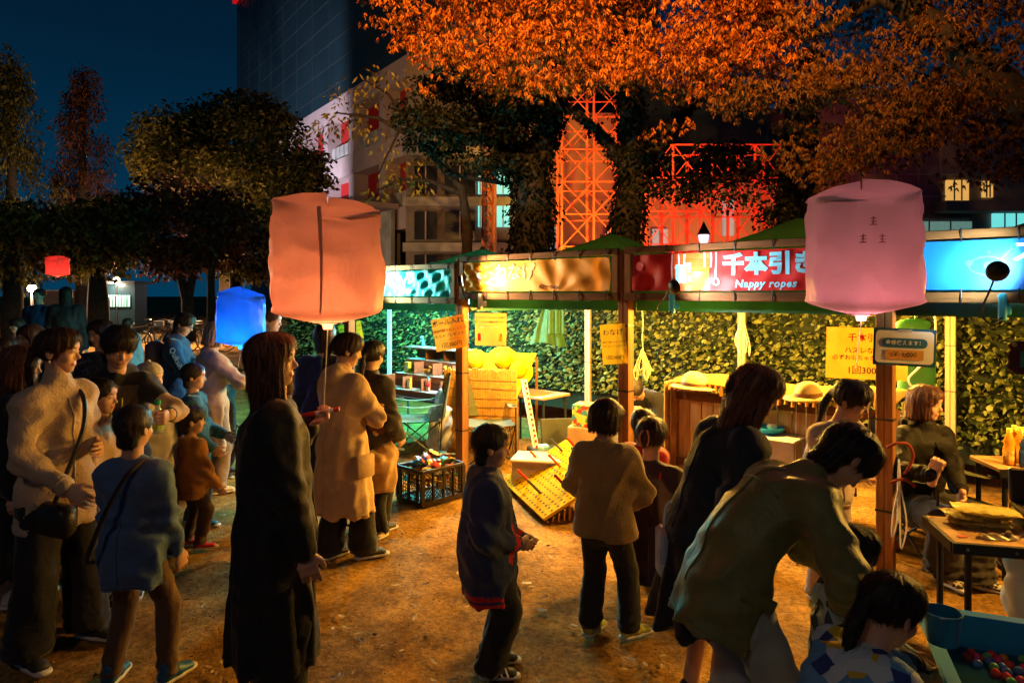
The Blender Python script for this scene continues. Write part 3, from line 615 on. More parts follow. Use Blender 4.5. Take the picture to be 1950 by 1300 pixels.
# --- autumn tree: crown hangs over the stalls, trunk stands past the right edge
AUT = mat('autumn_leaf', (.26, .038, .004), rough=.55, var=.5, vs=.9, island=.6, trl=.3, spec=.2, col2=(.50, .15, .012))
AUT2 = mat('turning_leaf', (.10, .038, .007), rough=.5, var=.5, vs=.8, island=.5, trl=.3, spec=.3, col2=(.24, .095, .012))
def lowlim(x): return 150 + 22 * math.sin(x / 47.) + 12 * math.sin(x / 19.) + (25 if 1050 < x < 1400 else 0)
op, tp = [], []
k = 0
while len(op) < 330:
    x = rt.uniform(660, 1500); y = rt.uniform(-230, 185)
    if x < 690 + max(0, y) * .75 or y > lowlim(x): continue
    op.append((Pt(x, y, rt.uniform(8.2, 12)), rt.uniform(.35, .75), rt.uniform(.35, .75), rt.uniform(.08, .2)))
for (x, y, z) in ((810, 168, 9.5), (1010, 178, 9.2), (1340, 175, 9), (1290, 235, 10), (1250, 255, 10.5), (1205, 150, 9)): op.append((Pt(x, y, z), .3, .3, .1))
while len(tp) < 300:
    x = rt.uniform(1370, 2080); y = rt.uniform(-200, 345); lim = 300 + 45 * math.exp(-((x - 1560) / 70) ** 2) + 18 * math.sin(x / 31.) + (60 if x > 1780 else 0)
    if y > lim or (x < 1480 and y < 140 and rt.random() < .6) or (x < 1490 and y > 205): continue
    tp.append((Pt(x, y, rt.uniform(8.0, 12.5)), rt.uniform(.35, .8), rt.uniform(.35, .8), rt.uniform(.08, .2)))
at = tree('autumn_tree', 'orange leaved autumn tree whose crown hangs over the stalls', (8.9, 9.4, 0), [([(8.9, 9.4, 0), (8.6, 9.4, 2.2), Pt(2010, 260, 9.2), Pt(1900, 160, 9.2), Pt(1790, 60, 9.4), Pt(1600, -80, 9.6), Pt(1200, -140, 10)], [.42, .36, .3, .24, .2, .15, .08]), ([Pt(1700, -20, 9.5), Pt(1560, 60, 10), Pt(1400, 110, 10.4), Pt(1200, 120, 10.4)], [.09, .07, .05, .02]), ([Pt(1300, -110, 10), Pt(1050, 10, 9.6), Pt(900, 80, 9.4), Pt(800, 110, 9.2)], [.07, .05, .03, .015]), ([Pt(1880, 140, 9.2), Pt(1760, 220, 9.5), Pt(1640, 270, 10), Pt(1560, 310, 10.2)], [.08, .06, .04, .02])], op, AUT, 1250, .074, .022, 1.1, 41, sprig=9)
V, Fq = pads_to_leaves(tp, 1000, .074, .023, 1.1, 42, sprig=9); link('lower_crown', npmesh('lower_crown', V - np.array((8.9, 9.4, 0)), Fq, AUT2), at, 'brownish green side of the crown')
# --- sparse yellow tree in front of the tower block
YEL = mat('yellow_leaf', (.16, .12, .015), rough=.5, var=.5, island=.7, trl=.3, col2=(.34, .24, .03))
yp = [(Pt(x, y, z), r_, r_, r_ * .5) for x, y, z, r_ in ((640, 240, 15, .55), (665, 215, 15.4, .5), (610, 255, 15, .4), (700, 250, 15, .45), (735, 290, 14.6, .35), (770, 330, 14.5, .5), (745, 345, 14.5, .4), (715, 370, 14.4, .35), (800, 350, 14.6, .4), (650, 175, 15.6, .5), (700, 190, 15, .4), (730, 150, 15, .6), (590, 270, 15.3, .25), (800, 310, 14.6, .3), (840, 280, 14.6, .4))]
tree('yellow_tree', 'sparse yellow leaved branches in front of the tower block', (-.95, 14, 0), [([(-1.0, 14, 0), Pt(890, 440, 14), Pt(880, 360, 14), Pt(800, 270, 14.4), Pt(720, 225, 15), Pt(640, 215, 15)], [.13, .11, .09, .06, .04, .015]), ([Pt(880, 370, 14), Pt(820, 345, 14.2), Pt(760, 340, 14.4), Pt(700, 375, 14.4)], [.06, .04, .025, .01]), ([Pt(850, 330, 14), Pt(960, 350, 13.8), Pt(1000, 345, 13.6)], [.05, .04, .03]), ([Pt(800, 275, 14.3), Pt(740, 180, 15), Pt(690, 150, 15.4)], [.04, .03, .01]), ([Pt(760, 250, 14.6), Pt(735, 300, 14.6), Pt(715, 345, 14.5)], [.03, .02, .01])], yp, YEL, 190, .15, .055, .8, 51)
# --- left background trees
OLIVE = mat('olive_leaf', (.040, .042, .009), rough=.7, var=.5, vs=.5, island=.6, trl=.3, spec=.15, col2=(.12, .10, .018))
RUST = mat('rust_leaf', (.06, .022, .008), rough=.6, var=.5, vs=.5, island=.6, trl=.2, col2=(.12, .04, .012)); REDL = mat('red_leaf', (.16, .012, .008), rough=.6, var=.5, island=.6, col2=(.22, .05, .012))
def blob(x0, y0, rx, ry, z, n, r0, r1, seed, flat=.6):
    r = np.random.default_rng(seed); o = []
    while len(o) < n:
        u, v = r.uniform(-1, 1, 2)
        if u * u + v * v > 1: continue
        o.append((Pt(x0 + u * rx, y0 + v * ry, z + r.uniform(-1, 1) * rx * z / F * .8), *(lambda a: (a, a, a * flat))(r.uniform(r0, r1)))); 
    return o
pc = blob(430, 280, 150, 85, 26, 60, .7, 1.4, 61) + blob(530, 350, 85, 70, 25, 30, .6, 1.1, 62) + blob(330, 290, 65, 45, 26, 16, .5, .9, 63) + blob(440, 300, 185, 110, 26, 34, .3, .55, 65)
tree('broadleaf_tree', 'large rounded dark green tree left of the orange lantern', (P(437, 560, 26).x, 26, 0), [([Pt(437, 640, 26), Pt(437, 420, 26), Pt(425, 330, 26), Pt(390, 250, 26)], [.4, .33, .25, .1]), ([Pt(432, 360, 26), Pt(500, 290, 26), Pt(545, 250, 26)], [.2, .13, .06]), ([Pt(432, 350, 26), Pt(340, 310, 26), Pt(300, 290, 26)], [.18, .1, .05])], pc, OLIVE, 230, .21, .11, .5, 64, group='trees beyond the crowd')
def conifer(lab, x, ytop, z, w, seed, m):
    r = np.random.default_rng(seed); pads = []
    for k in range(70):
        y = ytop + (540 - ytop) * r.random() ** .8; f = (y - ytop) / (540 - ytop); hw = w * (.12 + .88 * min(1, f * 1.7)) * r.random() ** .5; a = r.uniform(0, 6.28)
        c = P(x + hw * math.cos(a), y, z); c.y += hw * math.sin(a) * z / F; pads.append((tuple(c), r.uniform(.4, .8), r.uniform(.4, .8), r.uniform(.5, .9)))
    tree('conifer', lab, (P(x, 560, z).x, z, 0), [([Pt(x, 620, z), Pt(x, ytop, z)], [.35, .05])], pads, m, 420, .22, .07, 1.2, seed, group='trees beyond the crowd')
conifer('tall narrow conifer at the left edge against the night sky', 22, 110, 30, 68, 71, OLIVE); conifer('rusty narrow conifer second from the left edge', 158, 140, 33, 58, 72, RUST)
tree('shade_tree', 'dark reddish tree with bare leaning trunk beyond the crowd', (P(355, 560, 20).x, 20, 0), [([Pt(360, 650, 20), Pt(357, 570, 20), Pt(345, 530, 20), Pt(310, 515, 20), Pt(280, 500, 20)], [.2, .17, .13, .08, .04]), ([Pt(357, 580, 20), Pt(372, 500, 20), Pt(380, 430, 20)], [.13, .1, .05])], blob(330, 430, 120, 75, 20, 60, .5, 1.0, 73), RUST, 260, .17, .1, .5, 74, group='trees beyond the crowd')
tree('shade_tree', 'dark tree with red leaf tips behind the blue lantern', (P(450, 560, 21).x, 21, 0), [([Pt(448, 640, 21), Pt(448, 540, 21), Pt(440, 440, 21)], [.2, .17, .08])], blob(480, 470, 90, 65, 21, 40, .4, .8, 75), OLIVE, 260, .17, .1, .5, 76, group='trees beyond the crowd')
tree('maple_tree', 'small red leaved maple between the dark trees', (P(400, 560, 19).x, 19, 0), [([Pt(402, 640, 19), Pt(402, 520, 19), Pt(420, 420, 19)], [.12, .1, .04])], blob(425, 430, 70, 35, 19, 9, .25, .45, 77), REDL, 170, .14, .1, .5, 78, group='trees beyond the crowd')
tree('shade_tree', 'dark leafy tree with thick trunk under the rusty conifer', (P(190, 560, 19).x, 19, 0), [([Pt(188, 640, 19), Pt(187, 570, 19), Pt(185, 520, 19), Pt(160, 460, 19)], [.3, .27, .2, .1])], blob(170, 450, 110, 65, 19, 50, .5, .9, 79), OLIVE, 260, .17, .1, .6, 80, group='trees beyond the crowd')
tree('shade_tree', 'dark trunk and drooping foliage at the far left edge', (P(25, 560, 17).x, 17, 0), [([Pt(22, 660, 17), Pt(25, 560, 17), Pt(20, 440, 17)], [.24, .22, .12])], blob(30, 450, 90, 70, 17, 44, .4, .8, 81), OLIVE, 300, .16, .07, 1.0, 82, group='trees beyond the crowd')
# --- tall park lamp behind the photographer that lights the autumn crown; its dim fill light is added
t = thing('tall_lamp', 'tall sodium lamp standing behind the camera, lighting the autumn crown, plus an added fill light', 'lamp post', (-2.2, -3.0, 0))
part('mast', MB().tube([(0, 0, 0), (0, 0, 5.2), (.1, .25, 5.35)], [.07, .05, .04], 10), BLACK, t)
part('lamp_head', MB().box((.15, .42, 5.36), (.3, .42, .12), bev=.03), BLACK, t)
lamp('POINT', (-2.0, -2.30, 5.22), 80, (1, .70, .46), t, .18)  # warm fill added to brighten the backs of the crowd
lamp('SPOT', (-2.0, -2.35, 5.3), 18000, (1, .42, .085), t, .15, (1.3, 10, 8.8), 66, .95)
# ================================================================ figures: signed-distance bodies meshed with surface nets
def wnoise(X, Y, Z, seed, fr):
    r = np.random.default_rng(seed); o = 0
    for i in range(4):
        d = r.normal(size=3); d /= np.linalg.norm(d); e_ = r.normal(size=3); e_ /= np.linalg.norm(e_); f = fr * r.uniform(.7, 1.5)
        o = o + np.sin(f * (d[0] * X + d[1] * Y + d[2] * Z) + r.uniform(0, 6.28) + 1.7 * np.sin(f * .55 * (e_[0] * X + e_[1] * Y + e_[2] * Z) + i))
    return o * .35
def A3(v): return np.array(v, float)
def ecap(a, b, ra, rb=None, right=(1, 0, 0)):
    """tapered capsule, elliptical section: ra=(along right, across)"""
    a, b = A3(a), A3(b); ra = ra if hasattr(ra, '__len__') else (ra, ra); rb = ra if rb is None else (rb if hasattr(rb, '__len__') else (rb, rb))
    w = b - a; L = np.linalg.norm(w); w = w / L if L > 1e-6 else A3((0, 0, 1)); u = A3(right) - w * np.dot(A3(right), w)
    if np.linalg.norm(u) < 1e-3: u = A3((0, 1, 0)) - w * w[1]
    u /= np.linalg.norm(u); v = np.cross(w, u); m = max(*ra, *rb)
    def fn(X, Y, Z):
        x, y, z = X - a[0], Y - a[1], Z - a[2]; s = x * w[0] + y * w[1] + z * w[2]; t = np.clip(s / max(L, 1e-6), 0, 1)
        rx = ra[0] + (rb[0] - ra[0]) * t; ry = ra[1] + (rb[1] - ra[1]) * t; rm = np.minimum(rx, ry)
        return (np.sqrt(((x * u[0] + y * u[1] + z * u[2]) / rx) ** 2 + ((x * v[0] + y * v[1] + z * v[2]) / ry) ** 2 + ((s - t * L) / rm) ** 2) - 1) * rm
    return fn, np.minimum(a, b) - m, np.maximum(a, b) + m
def ellip(c, r, rot=None):
    c, r = A3(c), A3(r); m = r.max(); Q = np.array(rot) if rot is not None else np.eye(3)
    def fn(X, Y, Z):
        x, y, z = X - c[0], Y - c[1], Z - c[2]; q = 0
        for i in range(3): q = q + ((Q[0, i] * x + Q[1, i] * y + Q[2, i] * z) / r[i]) ** 2
        return (np.sqrt(q) - 1) * r.min()
    return fn, c - m, c + m
def net(prims, h, post=None, pad=.03, field=False):
    """prims: (prim, blend, op); op u union, s subtract, c cut by (point, axis): keeps the side against the axis"""
    us = [p[0] for p in prims if p[2] == 'u']; lo = np.min([p[1] for p in us], 0) - pad; hi = np.max([p[2] for p in us], 0) + pad
    n = np.ceil((hi - lo) / h).astype(int) + 1; f = np.full(n, .25, np.float32); ax = [lo[i] + h * np.arange(n[i]) for i in range(3)]
    X, Y, Z = ax[0][:, None, None], ax[1][None, :, None], ax[2][None, None, :]
    for prim, k, op in prims:
        if op == 'c':
            pt, axv = A3(prim[0]), A3(prim[1]); f = np.maximum(f, (X - pt[0]) * axv[0] + (Y - pt[1]) * axv[1] + (Z - pt[2]) * axv[2]); continue
        fn, l, u = prim; mg = k + 3 * h; i0 = np.maximum(np.floor((l - mg - lo) / h).astype(int), 0); i1 = np.minimum(np.ceil((u + mg - lo) / h).astype(int) + 1, n)
        if (i1 <= i0).any(): continue
        sl = tuple(slice(a, b) for a, b in zip(i0, i1)); d = fn(X[sl[0]], Y[:, sl[1]], Z[:, :, sl[2]]); g = f[sl]
        if op == 'u':
            if k > 0: q = np.clip(k - np.abs(g - d), 0, None) / k; f[sl] = np.minimum(g, d) - q * q * k * .25
            else: f[sl] = np.minimum(g, d)
        else:
            if k > 0: q = np.clip(k - np.abs(g + d), 0, None) / k; f[sl] = np.maximum(g, -d) + q * q * k * .25
            else: f[sl] = np.maximum(g, -d)
    if post is not None: f = f + post(X, Y, Z)
    f[0], f[-1] = .1, .1; f[:, 0], f[:, -1] = .1, .1; f[:, :, 0], f[:, :, -1] = .1, .1
    ins = f < 0; c = [ins[a:a + n[0] - 1, b:b + n[1] - 1, d:d + n[2] - 1] for a in (0, 1) for b in (0, 1) for d in (0, 1)]
    al = c[0].copy(); an = c[0].copy()
    for q in c[1:]: al &= q; an |= q
    act = an & ~al; I = np.argwhere(act); N = len(I); idx = np.full(act.shape, -1, np.int32); idx[act] = np.arange(N)
    acc = np.zeros((N, 3)); cnt = np.zeros(N); cr_ = [A3((a, b, d)) for a in (0, 1) for b in (0, 1) for d in (0, 1)]; vals = [f[I[:, 0] + int(q[0]), I[:, 1] + int(q[1]), I[:, 2] + int(q[2])] for q in cr_]
    for i in range(8):
        for j in range(i + 1, 8):
            if np.abs(cr_[i] - cr_[j]).sum() != 1: continue
            a, b = vals[i], vals[j]; mk = (a < 0) != (b < 0); t = a[mk] / (a[mk] - b[mk]); acc[mk] += cr_[i] + (cr_[j] - cr_[i]) * t[:, None]; cnt[mk] += 1
    V = lo + (I + acc / cnt[:, None]) * h; Q = []
    for axn in range(3):
        o1, o2 = [q for q in range(3) if q != axn]; s1 = [slice(None)] * 3; s2 = [slice(None)] * 3; s1[axn] = slice(0, -1); s2[axn] = slice(1, None); ch = ins[tuple(s1)] != ins[tuple(s2)]
        E_ = np.argwhere(ch); E_ = E_[(E_[:, o1] > 0) & (E_[:, o2] > 0) & (E_[:, o1] < n[o1] - 1) & (E_[:, o2] < n[o2] - 1)]
        if not len(E_): continue
        def cid(d1, d2):
            e = E_.copy(); e[:, o1] += d1; e[:, o2] += d2; return idx[e[:, 0], e[:, 1], e[:, 2]]
        q = np.stack([cid(-1, -1), cid(0, -1), cid(0, 0), cid(-1, 0)], 1); fl = ins[E_[:, 0], E_[:, 1], E_[:, 2]]
        if axn == 1: fl = ~fl
        q[~fl] = q[~fl][:, ::-1]; Q.append(q)
    if field: return V.astype(np.float32), np.concatenate(Q), (f, lo, n)
    return V.astype(np.float32), np.concatenate(Q)
def U(prim, k=.02): return (prim, k, 'u')
def SUB(prim, k=.01): return (prim, k, 's')

# ---- head prototype, in head heights; +y is the face
def head_proto(seed=0, jaw=1., nose=1., kid=False, rs=.026):
    fz = -.02 if kid else 0.; ck = .02 if kid else 0
    pr = [U(ellip((0, -.07, .13), (.335, .415, .355)), .02), U(ellip((0, .07, -.13), (.262 * jaw + ck, .285, .35)), .12), U(ellip((0, .19, -.40 + ck), (.11 * jaw, .11, .085)), .10),
          U(ellip((0, .26, .16), (.24, .13, .14)), .10)]
    for s in (-1, 1):
        pr += [U(ellip((s * .165, .23, -.13), (.085 + ck, .09, .10)), .08), SUB(ellip((s * .135, .415, .005 + fz), (.085, .06, .045)), .05), U(ellip((s * .34, -.05, -.05), (.03, .085, .12), Matrix.Rotation(s * .25, 3, 'Z')), .02)]
        pr += [U(ellip((s * .135, .315, .0 + fz), (.068, .055, .036)), .02)]
    nl = .9 if kid else nose
    pr += [U(ecap((0, .335, .02 + fz), (0, .335 + .095 * nl, -.125 + fz), .030, .042), .05), U(ellip((0, .36, -.15 + fz), (.062, .045, .032)), .03),
           U(ecap((-.055, .325, -.268), (.055, .325, -.268), .026, .026), .03), U(ecap((-.045, .322, -.30), (.045, .322, -.30), .028), .03), SUB(ecap((-.07, .365, -.283), (.07, .365, -.283), .009), .012)]
    pr += [U(ecap((0, -.06, -.2), (0, -.09, -.62), (.20, .20)), .08)]
    V, Q = net(pr, rs); c = V[Q].mean(1); mi = np.zeros(len(Q), int)
    lip = (np.abs(c[:, 0]) < .095) & (c[:, 1] > .30) & (c[:, 2] < -.245) & (c[:, 2] > -.327); mi[lip] = 1
    VV, QQ, MM = [V], [Q], [mi]; off = len(V)
    for s in (-1, 1):                                              # eyes and brows
        for ctr, rad, m_ in (((s * .135, .338, .0 + fz), (.056, .040, .021), 2), ((s * .138, .358, .0 + fz), (.025, .024, .0205), 3)):
            v, q = net([U(ellip(ctr, rad), 0)], .016); VV.append(v); QQ.append(q + off); MM.append(np.full(len(q), m_)); off += len(v)
        v, q = net([U(ecap((s * .07, .378, .085 + fz), (s * .15, .372, .105 + fz), .013), 0), U(ecap((s * .15, .372, .105 + fz), (s * .215, .325, .085 + fz), .013, .007), .01), U(ecap((s * .075, .375, .025 + fz), (s * .20, .352, .022 + fz), .009), 0)], .013)
        VV.append(v); QQ.append(q + off); MM.append(np.full(len(q), 3)); off += len(v)
    return np.concatenate(VV), np.concatenate(QQ), np.concatenate(MM)
HEADS = {(k_, f_): head_proto(i_, j_, n_, k_ == 'k', .026 if f_ else .042) for i_, (k_, j_, n_) in enumerate((('f', .92, .9), ('m', 1.08, 1.1), ('k', .98, .7))) for f_ in (True, False)}
def hand_proto(curl, thumb, rs=.005):
    pr = [U(ecap((0, .0, 0), (0, .05, 0), (.026, .017), (.036, .014)), .01), U(ecap((0, .05, 0), (0, .082, 0), (.036, .014), (.038, .012)), .01), U(ecap((0, -.05, 0), (0, .01, 0), (.026, .019), (.026, .017)), .01)]
    for x, ln, sp, dc in ((-.029, .068, -.06, 0), (-.010, .077, -.01, 6), (.010, .071, .04, 10), (.028, .056, .10, 14)):
        p = A3((x, .084, 0)); an = 0
        for k, (fr, cc) in enumerate(((.46, curl), (.30, curl * 1.1), (.24, curl * .7))):
            an += R(cc + dc * (k == 0)); d = A3((sp * math.cos(an), math.cos(an), -math.sin(an))); q = p + d * ln * fr; pr.append(U(ecap(p, q, .0088 - k * .0006, .0082 - k * .0006), .004)); p = q
    a, b, c = A3((-.026, .022, -.006)), A3((-.050 + .02 * thumb, .052, -.014 - .014 * thumb)), A3((-.058 + .036 * thumb, .082, -.018 - .026 * thumb))
    pr += [U(ecap(a, b, .013, .0105), .012), U(ecap(b, c, .0105, .0085), .004)]
    return net(pr, rs)
HANDS = {(k_, f_): hand_proto(c_, t_, .005 if f_ else .0078) for k_, c_, t_ in (('relax', 22, 0), ('grip', 62, 1), ('flat', 8, 0)) for f_ in (True, False)}
# ---- hair prototypes, in head heights
def hair_build(style, h=.032, bang=0., seed=1, hi=True):
    pr = [U(ellip((0, -.055, .15), (.385, .465, .40)), .02)]
    low = {'short': 0, 'bowl': 0, 'pony': 0, 'bun': 0, 'mid': 0}
    if style in low:
        if style == 'short': pr += [U(ecap((0, -.2, .1), (0, -.22, -.30), (.30, .22), (.24, .17)), .08), SUB(ellip((0, .36, -.36), (.7, .40, .46)), .04), SUB(ellip((0, .50, -.12 - bang), (.31, .30, .43)), .04)]
        elif style == 'mid': pr += [U(ecap((0, -.2, .1), (0, -.20, -.36), (.36, .24), (.27, .19)), .08), U(ellip((0, .08, .30), (.35, .34, .26)), .08), SUB(ellip((0, .40, -.42), (.7, .40, .46)), .04), SUB(ellip((0, .50, -.22 - bang), (.30, .25, .43)), .04)]
        elif style == 'bowl': pr += [U(ecap((0, -.12, .12), (0, -.14, -.12), (.42, .44), (.41, .40)), .06), U(ellip((0, .06, .22), (.37, .37, .24)), .08), SUB(ellip((0, .30, -.52), (.7, .42, .48)), .03), SUB(ellip((0, .52, -.30 - bang), (.29, .24, .42)), .04), SUB(ellip((0, -.2, -.66), (.7, .6, .40)), .03)]
        else: pr += [U(ellip((0, .05, .27), (.355, .36, .28)), .06), SUB(ellip((0, .38, -.34), (.7, .38, .46)), .05), SUB(ellip((0, .50, -.12 - bang), (.29, .28, .42)), .04), SUB(ellip((0, -.1, -.62), (.6, .6, .36)), .05)]
        if style == 'pony': pr += [U(ellip((0, -.50, .05), (.09, .08, .09)), .05), U(ecap((0, -.53, .03), (0, -.60, -.35), (.085, .075), (.12, .09)), .05), U(ecap((0, -.60, -.35), (.02, -.54, -1.0), (.12, .09), (.05, .04)), .05)]
        if style == 'bun': pr += [U(ellip((0, -.47, .0), (.17, .14, .20)), .03)]
    else:
        L = {'bob': .50, 'lob': .95, 'long': 1.75}[style]
        pr += [U(ecap((0, -.14, .12), (0, -.16, -min(L, .5) + .05), (.43, .40), (.40, .33)), .08), U(ellip((0, .07, .25), (.36, .37, .28)), .07)]
        if L > .6: pr += [U(ecap((0, -.16, -.4), (0, -.22, -L + .1), (.40, .30), (.34 if style == 'lob' else .22, .22 if style == 'lob' else .15)), .08)]
        for s in (-1, 1): pr += [U(ecap((s * .30, .10, .12), (s * .315, .10, -min(L, .75) + .1), (.085, .15), (.07, .12)), .06)]
        pr += [SUB(ellip((0, .46, -.20 - bang), (.265, .33, .50)), .04), SUB(ecap((0, .1, -.36), (0, -.02, -.8), (.20, .20)), .03), SUB(ecap((0, .5, -.4), (0, .42, -1.2), (.24, .30)), .05), ((( 0, 0, -L), (0, 0, -1)), 0, 'c')]
    def post(X, Y, Z):
        th = np.arctan2(X, -(Y + .06)); rr = np.sqrt(X * X + (Y + .06) ** 2)
        g = (np.sin(th * 17 + 2.2 * np.sin(Z * 4 + seed)) * .5 + np.sin(th * 31 + 3 * np.sin(Z * 3 + 2 + seed)) * .5) * np.clip(rr * 4, 0, 1)
        a = .013 if style != 'short' else .008
        o = a * g + (.016 if style in ('short', 'mid', 'bowl') else .006) * wnoise(X, Y, Z, seed, 13)
        if style in ('bob', 'lob', 'long', 'bowl', 'mid'): o = o + .02 * np.sin(th * 23 + seed) * np.clip(-Z * 2, 0, 1)
        return o
    V, Q, (f, lo, n) = net(pr, h, post, field=True)
    # strands: thin strips combed over the surface from the crown
    r = np.random.default_rng(seed + 3); gx_, gy_, gz_ = np.gradient(f, h)
    def smp(p_):
        u = (p_ - lo) / h; i0 = np.clip(np.floor(u).astype(int), 0, np.array(n) - 2); t_ = np.clip(u - i0, 0, 1); o = 0; g = 0
        for a in (0, 1):
            for b in (0, 1):
                for c_ in (0, 1):
                    w_ = (t_[:, 0] if a else 1 - t_[:, 0]) * (t_[:, 1] if b else 1 - t_[:, 1]) * (t_[:, 2] if c_ else 1 - t_[:, 2]); ix = (i0[:, 0] + a, i0[:, 1] + b, i0[:, 2] + c_)
                    o = o + w_ * f[ix]; g = g + w_[:, None] * np.stack([gx_[ix], gy_[ix], gz_[ix]], 1)
        return o, g / (np.linalg.norm(g, axis=1, keepdims=True) + 1e-6)
    ns, st = ((2300, 6) if style != 'short' else (1700, 4)) if hi else (260, 5); p_ = V[r.integers(0, len(V), ns)].astype(float); stp = .065 if style != 'short' else .03; fly = r.random(ns) ** 4 * .10; jit = r.normal(0, .12, (ns, 3)); rows = []
    cen = A3((.06, -.12, .52))
    for k in range(st):
        fv, gn = smp(p_); p_ = p_ - gn * fv[:, None]; rows.append((p_ + gn * (.007 + r.random((ns, 1)) * .006 + fly[:, None] * k / st), gn))
        d_ = p_ - cen; d_[:, 2] -= .25; d_ /= np.linalg.norm(d_, axis=1, keepdims=True); d_ = d_ + jit; d_ = d_ - gn * (d_ * gn).sum(1, keepdims=True); d_ /= np.linalg.norm(d_, axis=1, keepdims=True) + 1e-6; p_ = p_ + d_ * stp
        last = d_
    Vs, nst = [], st
    for k, (q_, gn) in enumerate(rows):
        t_ = (rows[min(k + 1, st - 1)][0] - rows[max(k - 1, 0)][0]); sd_ = np.cross(t_, gn); sd_ /= np.linalg.norm(sd_, axis=1, keepdims=True) + 1e-6; w_ = (.006 if hi else .009) * (1 - .75 * k / (st - 1)); Vs += [q_ - sd_ * w_, q_ + sd_ * w_]
    Vs = np.stack(Vs, 1).reshape(-1, 3); b_ = (np.arange(ns) * 2 * st)[:, None]; Fs = np.concatenate([b_ + np.array([[2 * k, 2 * k + 1, 2 * k + 3, 2 * k + 2]]) for k in range(st - 1)], 0) + len(V)
    return np.concatenate([V, Vs.astype(np.float32)]), np.concatenate([Q, Fs])
HAIRC = {}
def hair_for(style, bang, seed, hi=True):
    k = (style, bang, seed % 3, hi)
    if k not in HAIRC: HAIRC[k] = hair_build(style, .034 if hi else .042, bang, seed % 3, hi)
    return HAIRC[k]
# ---- shoe prototype: unit = shoe length; toe +y, heel -y, ankle over y=-.22
def shoe_proto(boot=False):
    pr = [U(ecap((0, -.30, .14), (0, -.02, .17), (.155, .14), (.16, .13), (1, 0, 0)), .05), U(ecap((0, -.02, .14), (.02, .34, .10), (.165, .12), (.155, .085), (1, 0, 0)), .08), U(ecap((0, -.26, .14), (0, -.26, .36 if not boot else .62), (.13, .15)), .06), ((( 0, 0, .075), (0, 0, -1)), 0, 'c')]
    up = net(pr, .045, lambda X, Y, Z: .008 * np.sin(Y * 60) * (Y > .0) * (Z > .16))
    so = net([U(ecap((0, -.32, .05), (0, 0, .05), (.165, .2), (.17, .2), (1, 0, 0)), .05), U(ecap((0, 0, .05), (.02, .37, .06), (.175, .2), (.155, .2), (1, 0, 0)), .05), (((0, 0, 0), (0, 0, -1)), 0, 'c'), (((0, 0, .09), (0, 0, 1)), 0, 'c')], .04)
    return up, so
SHOES = {False: shoe_proto(), True: shoe_proto(True)}

def ik(a, c, l1, l2, pole):
    a, c, pole = A3(a), A3(c), A3(pole); d = c - a; L = np.linalg.norm(d); mx = (l1 + l2) * .999
    if L > mx: c = a + d / L * mx; d = c - a; L = mx
    L = max(L, abs(l1 - l2) + 1e-3); u = d / L; x = (l1 * l1 - l2 * l2 + L * L) / (2 * L); hgt = math.sqrt(max(l1 * l1 - x * x, 0)); p = pole - u * np.dot(pole, u); p = p / (np.linalg.norm(p) + 1e-9)
    return a + u * x + p * hgt, c
SKIN = mat('skin', (.56, .32, .21), rough=.48, var=.06, vs=14, spec=.35); LIP = mat('lip', (.44, .18, .13), rough=.45); EYEW = mat('eye_white', (.62, .58, .55), rough=.25); EYED = mat('eye_dark', (.012, .008, .006), rough=.2)
HAIRM = {'black': mat('hair_black', (.012, .009, .008), rough=.5, var=.5, vs=16, bump=.5, bs=26, stretch=(5, 5, .6), spec=.3, island=.5, col2=(.022, .016, .012)), 'brown': mat('hair_brown', (.055, .022, .011), rough=.5, var=.5, vs=16, bump=.5, bs=26, stretch=(5, 5, .6), spec=.3, island=.5, col2=(.13, .05, .022)), 'dark': mat('hair_dark_brown', (.026, .013, .008), rough=.5, var=.5, vs=16, bump=.5, bs=26, stretch=(5, 5, .6), spec=.3, island=.5, col2=(.05, .022, .012)), 'blond': mat('hair_blond', (.30, .19, .10), rough=.5, var=.4, vs=16, bump=.5, bs=26, stretch=(5, 5, .6), spec=.3, island=.5, col2=(.48, .33, .19)), 'grey': mat('knit_cap', (.42, .40, .38), rough=.9, bump=.8, bs=40)}
CLO = {}
def cloth(name, c, rough=.85, bump=.14, bs=120, sheen=.25, var=.14, vs=6, **k):
    k.setdefault('wr', .13); return mat('cloth_' + name, c, rough=rough, bump=bump, bs=bs, sheen=sheen, var=var, vs=vs, **k)
NP = [0]
def rotm(yaw=0, pitch=0, roll=0): return np.array(Matrix.Rotation(R(yaw), 3, 'Z') @ Matrix.Rotation(R(-pitch), 3, 'X') @ Matrix.Rotation(R(roll), 3, 'Y'))
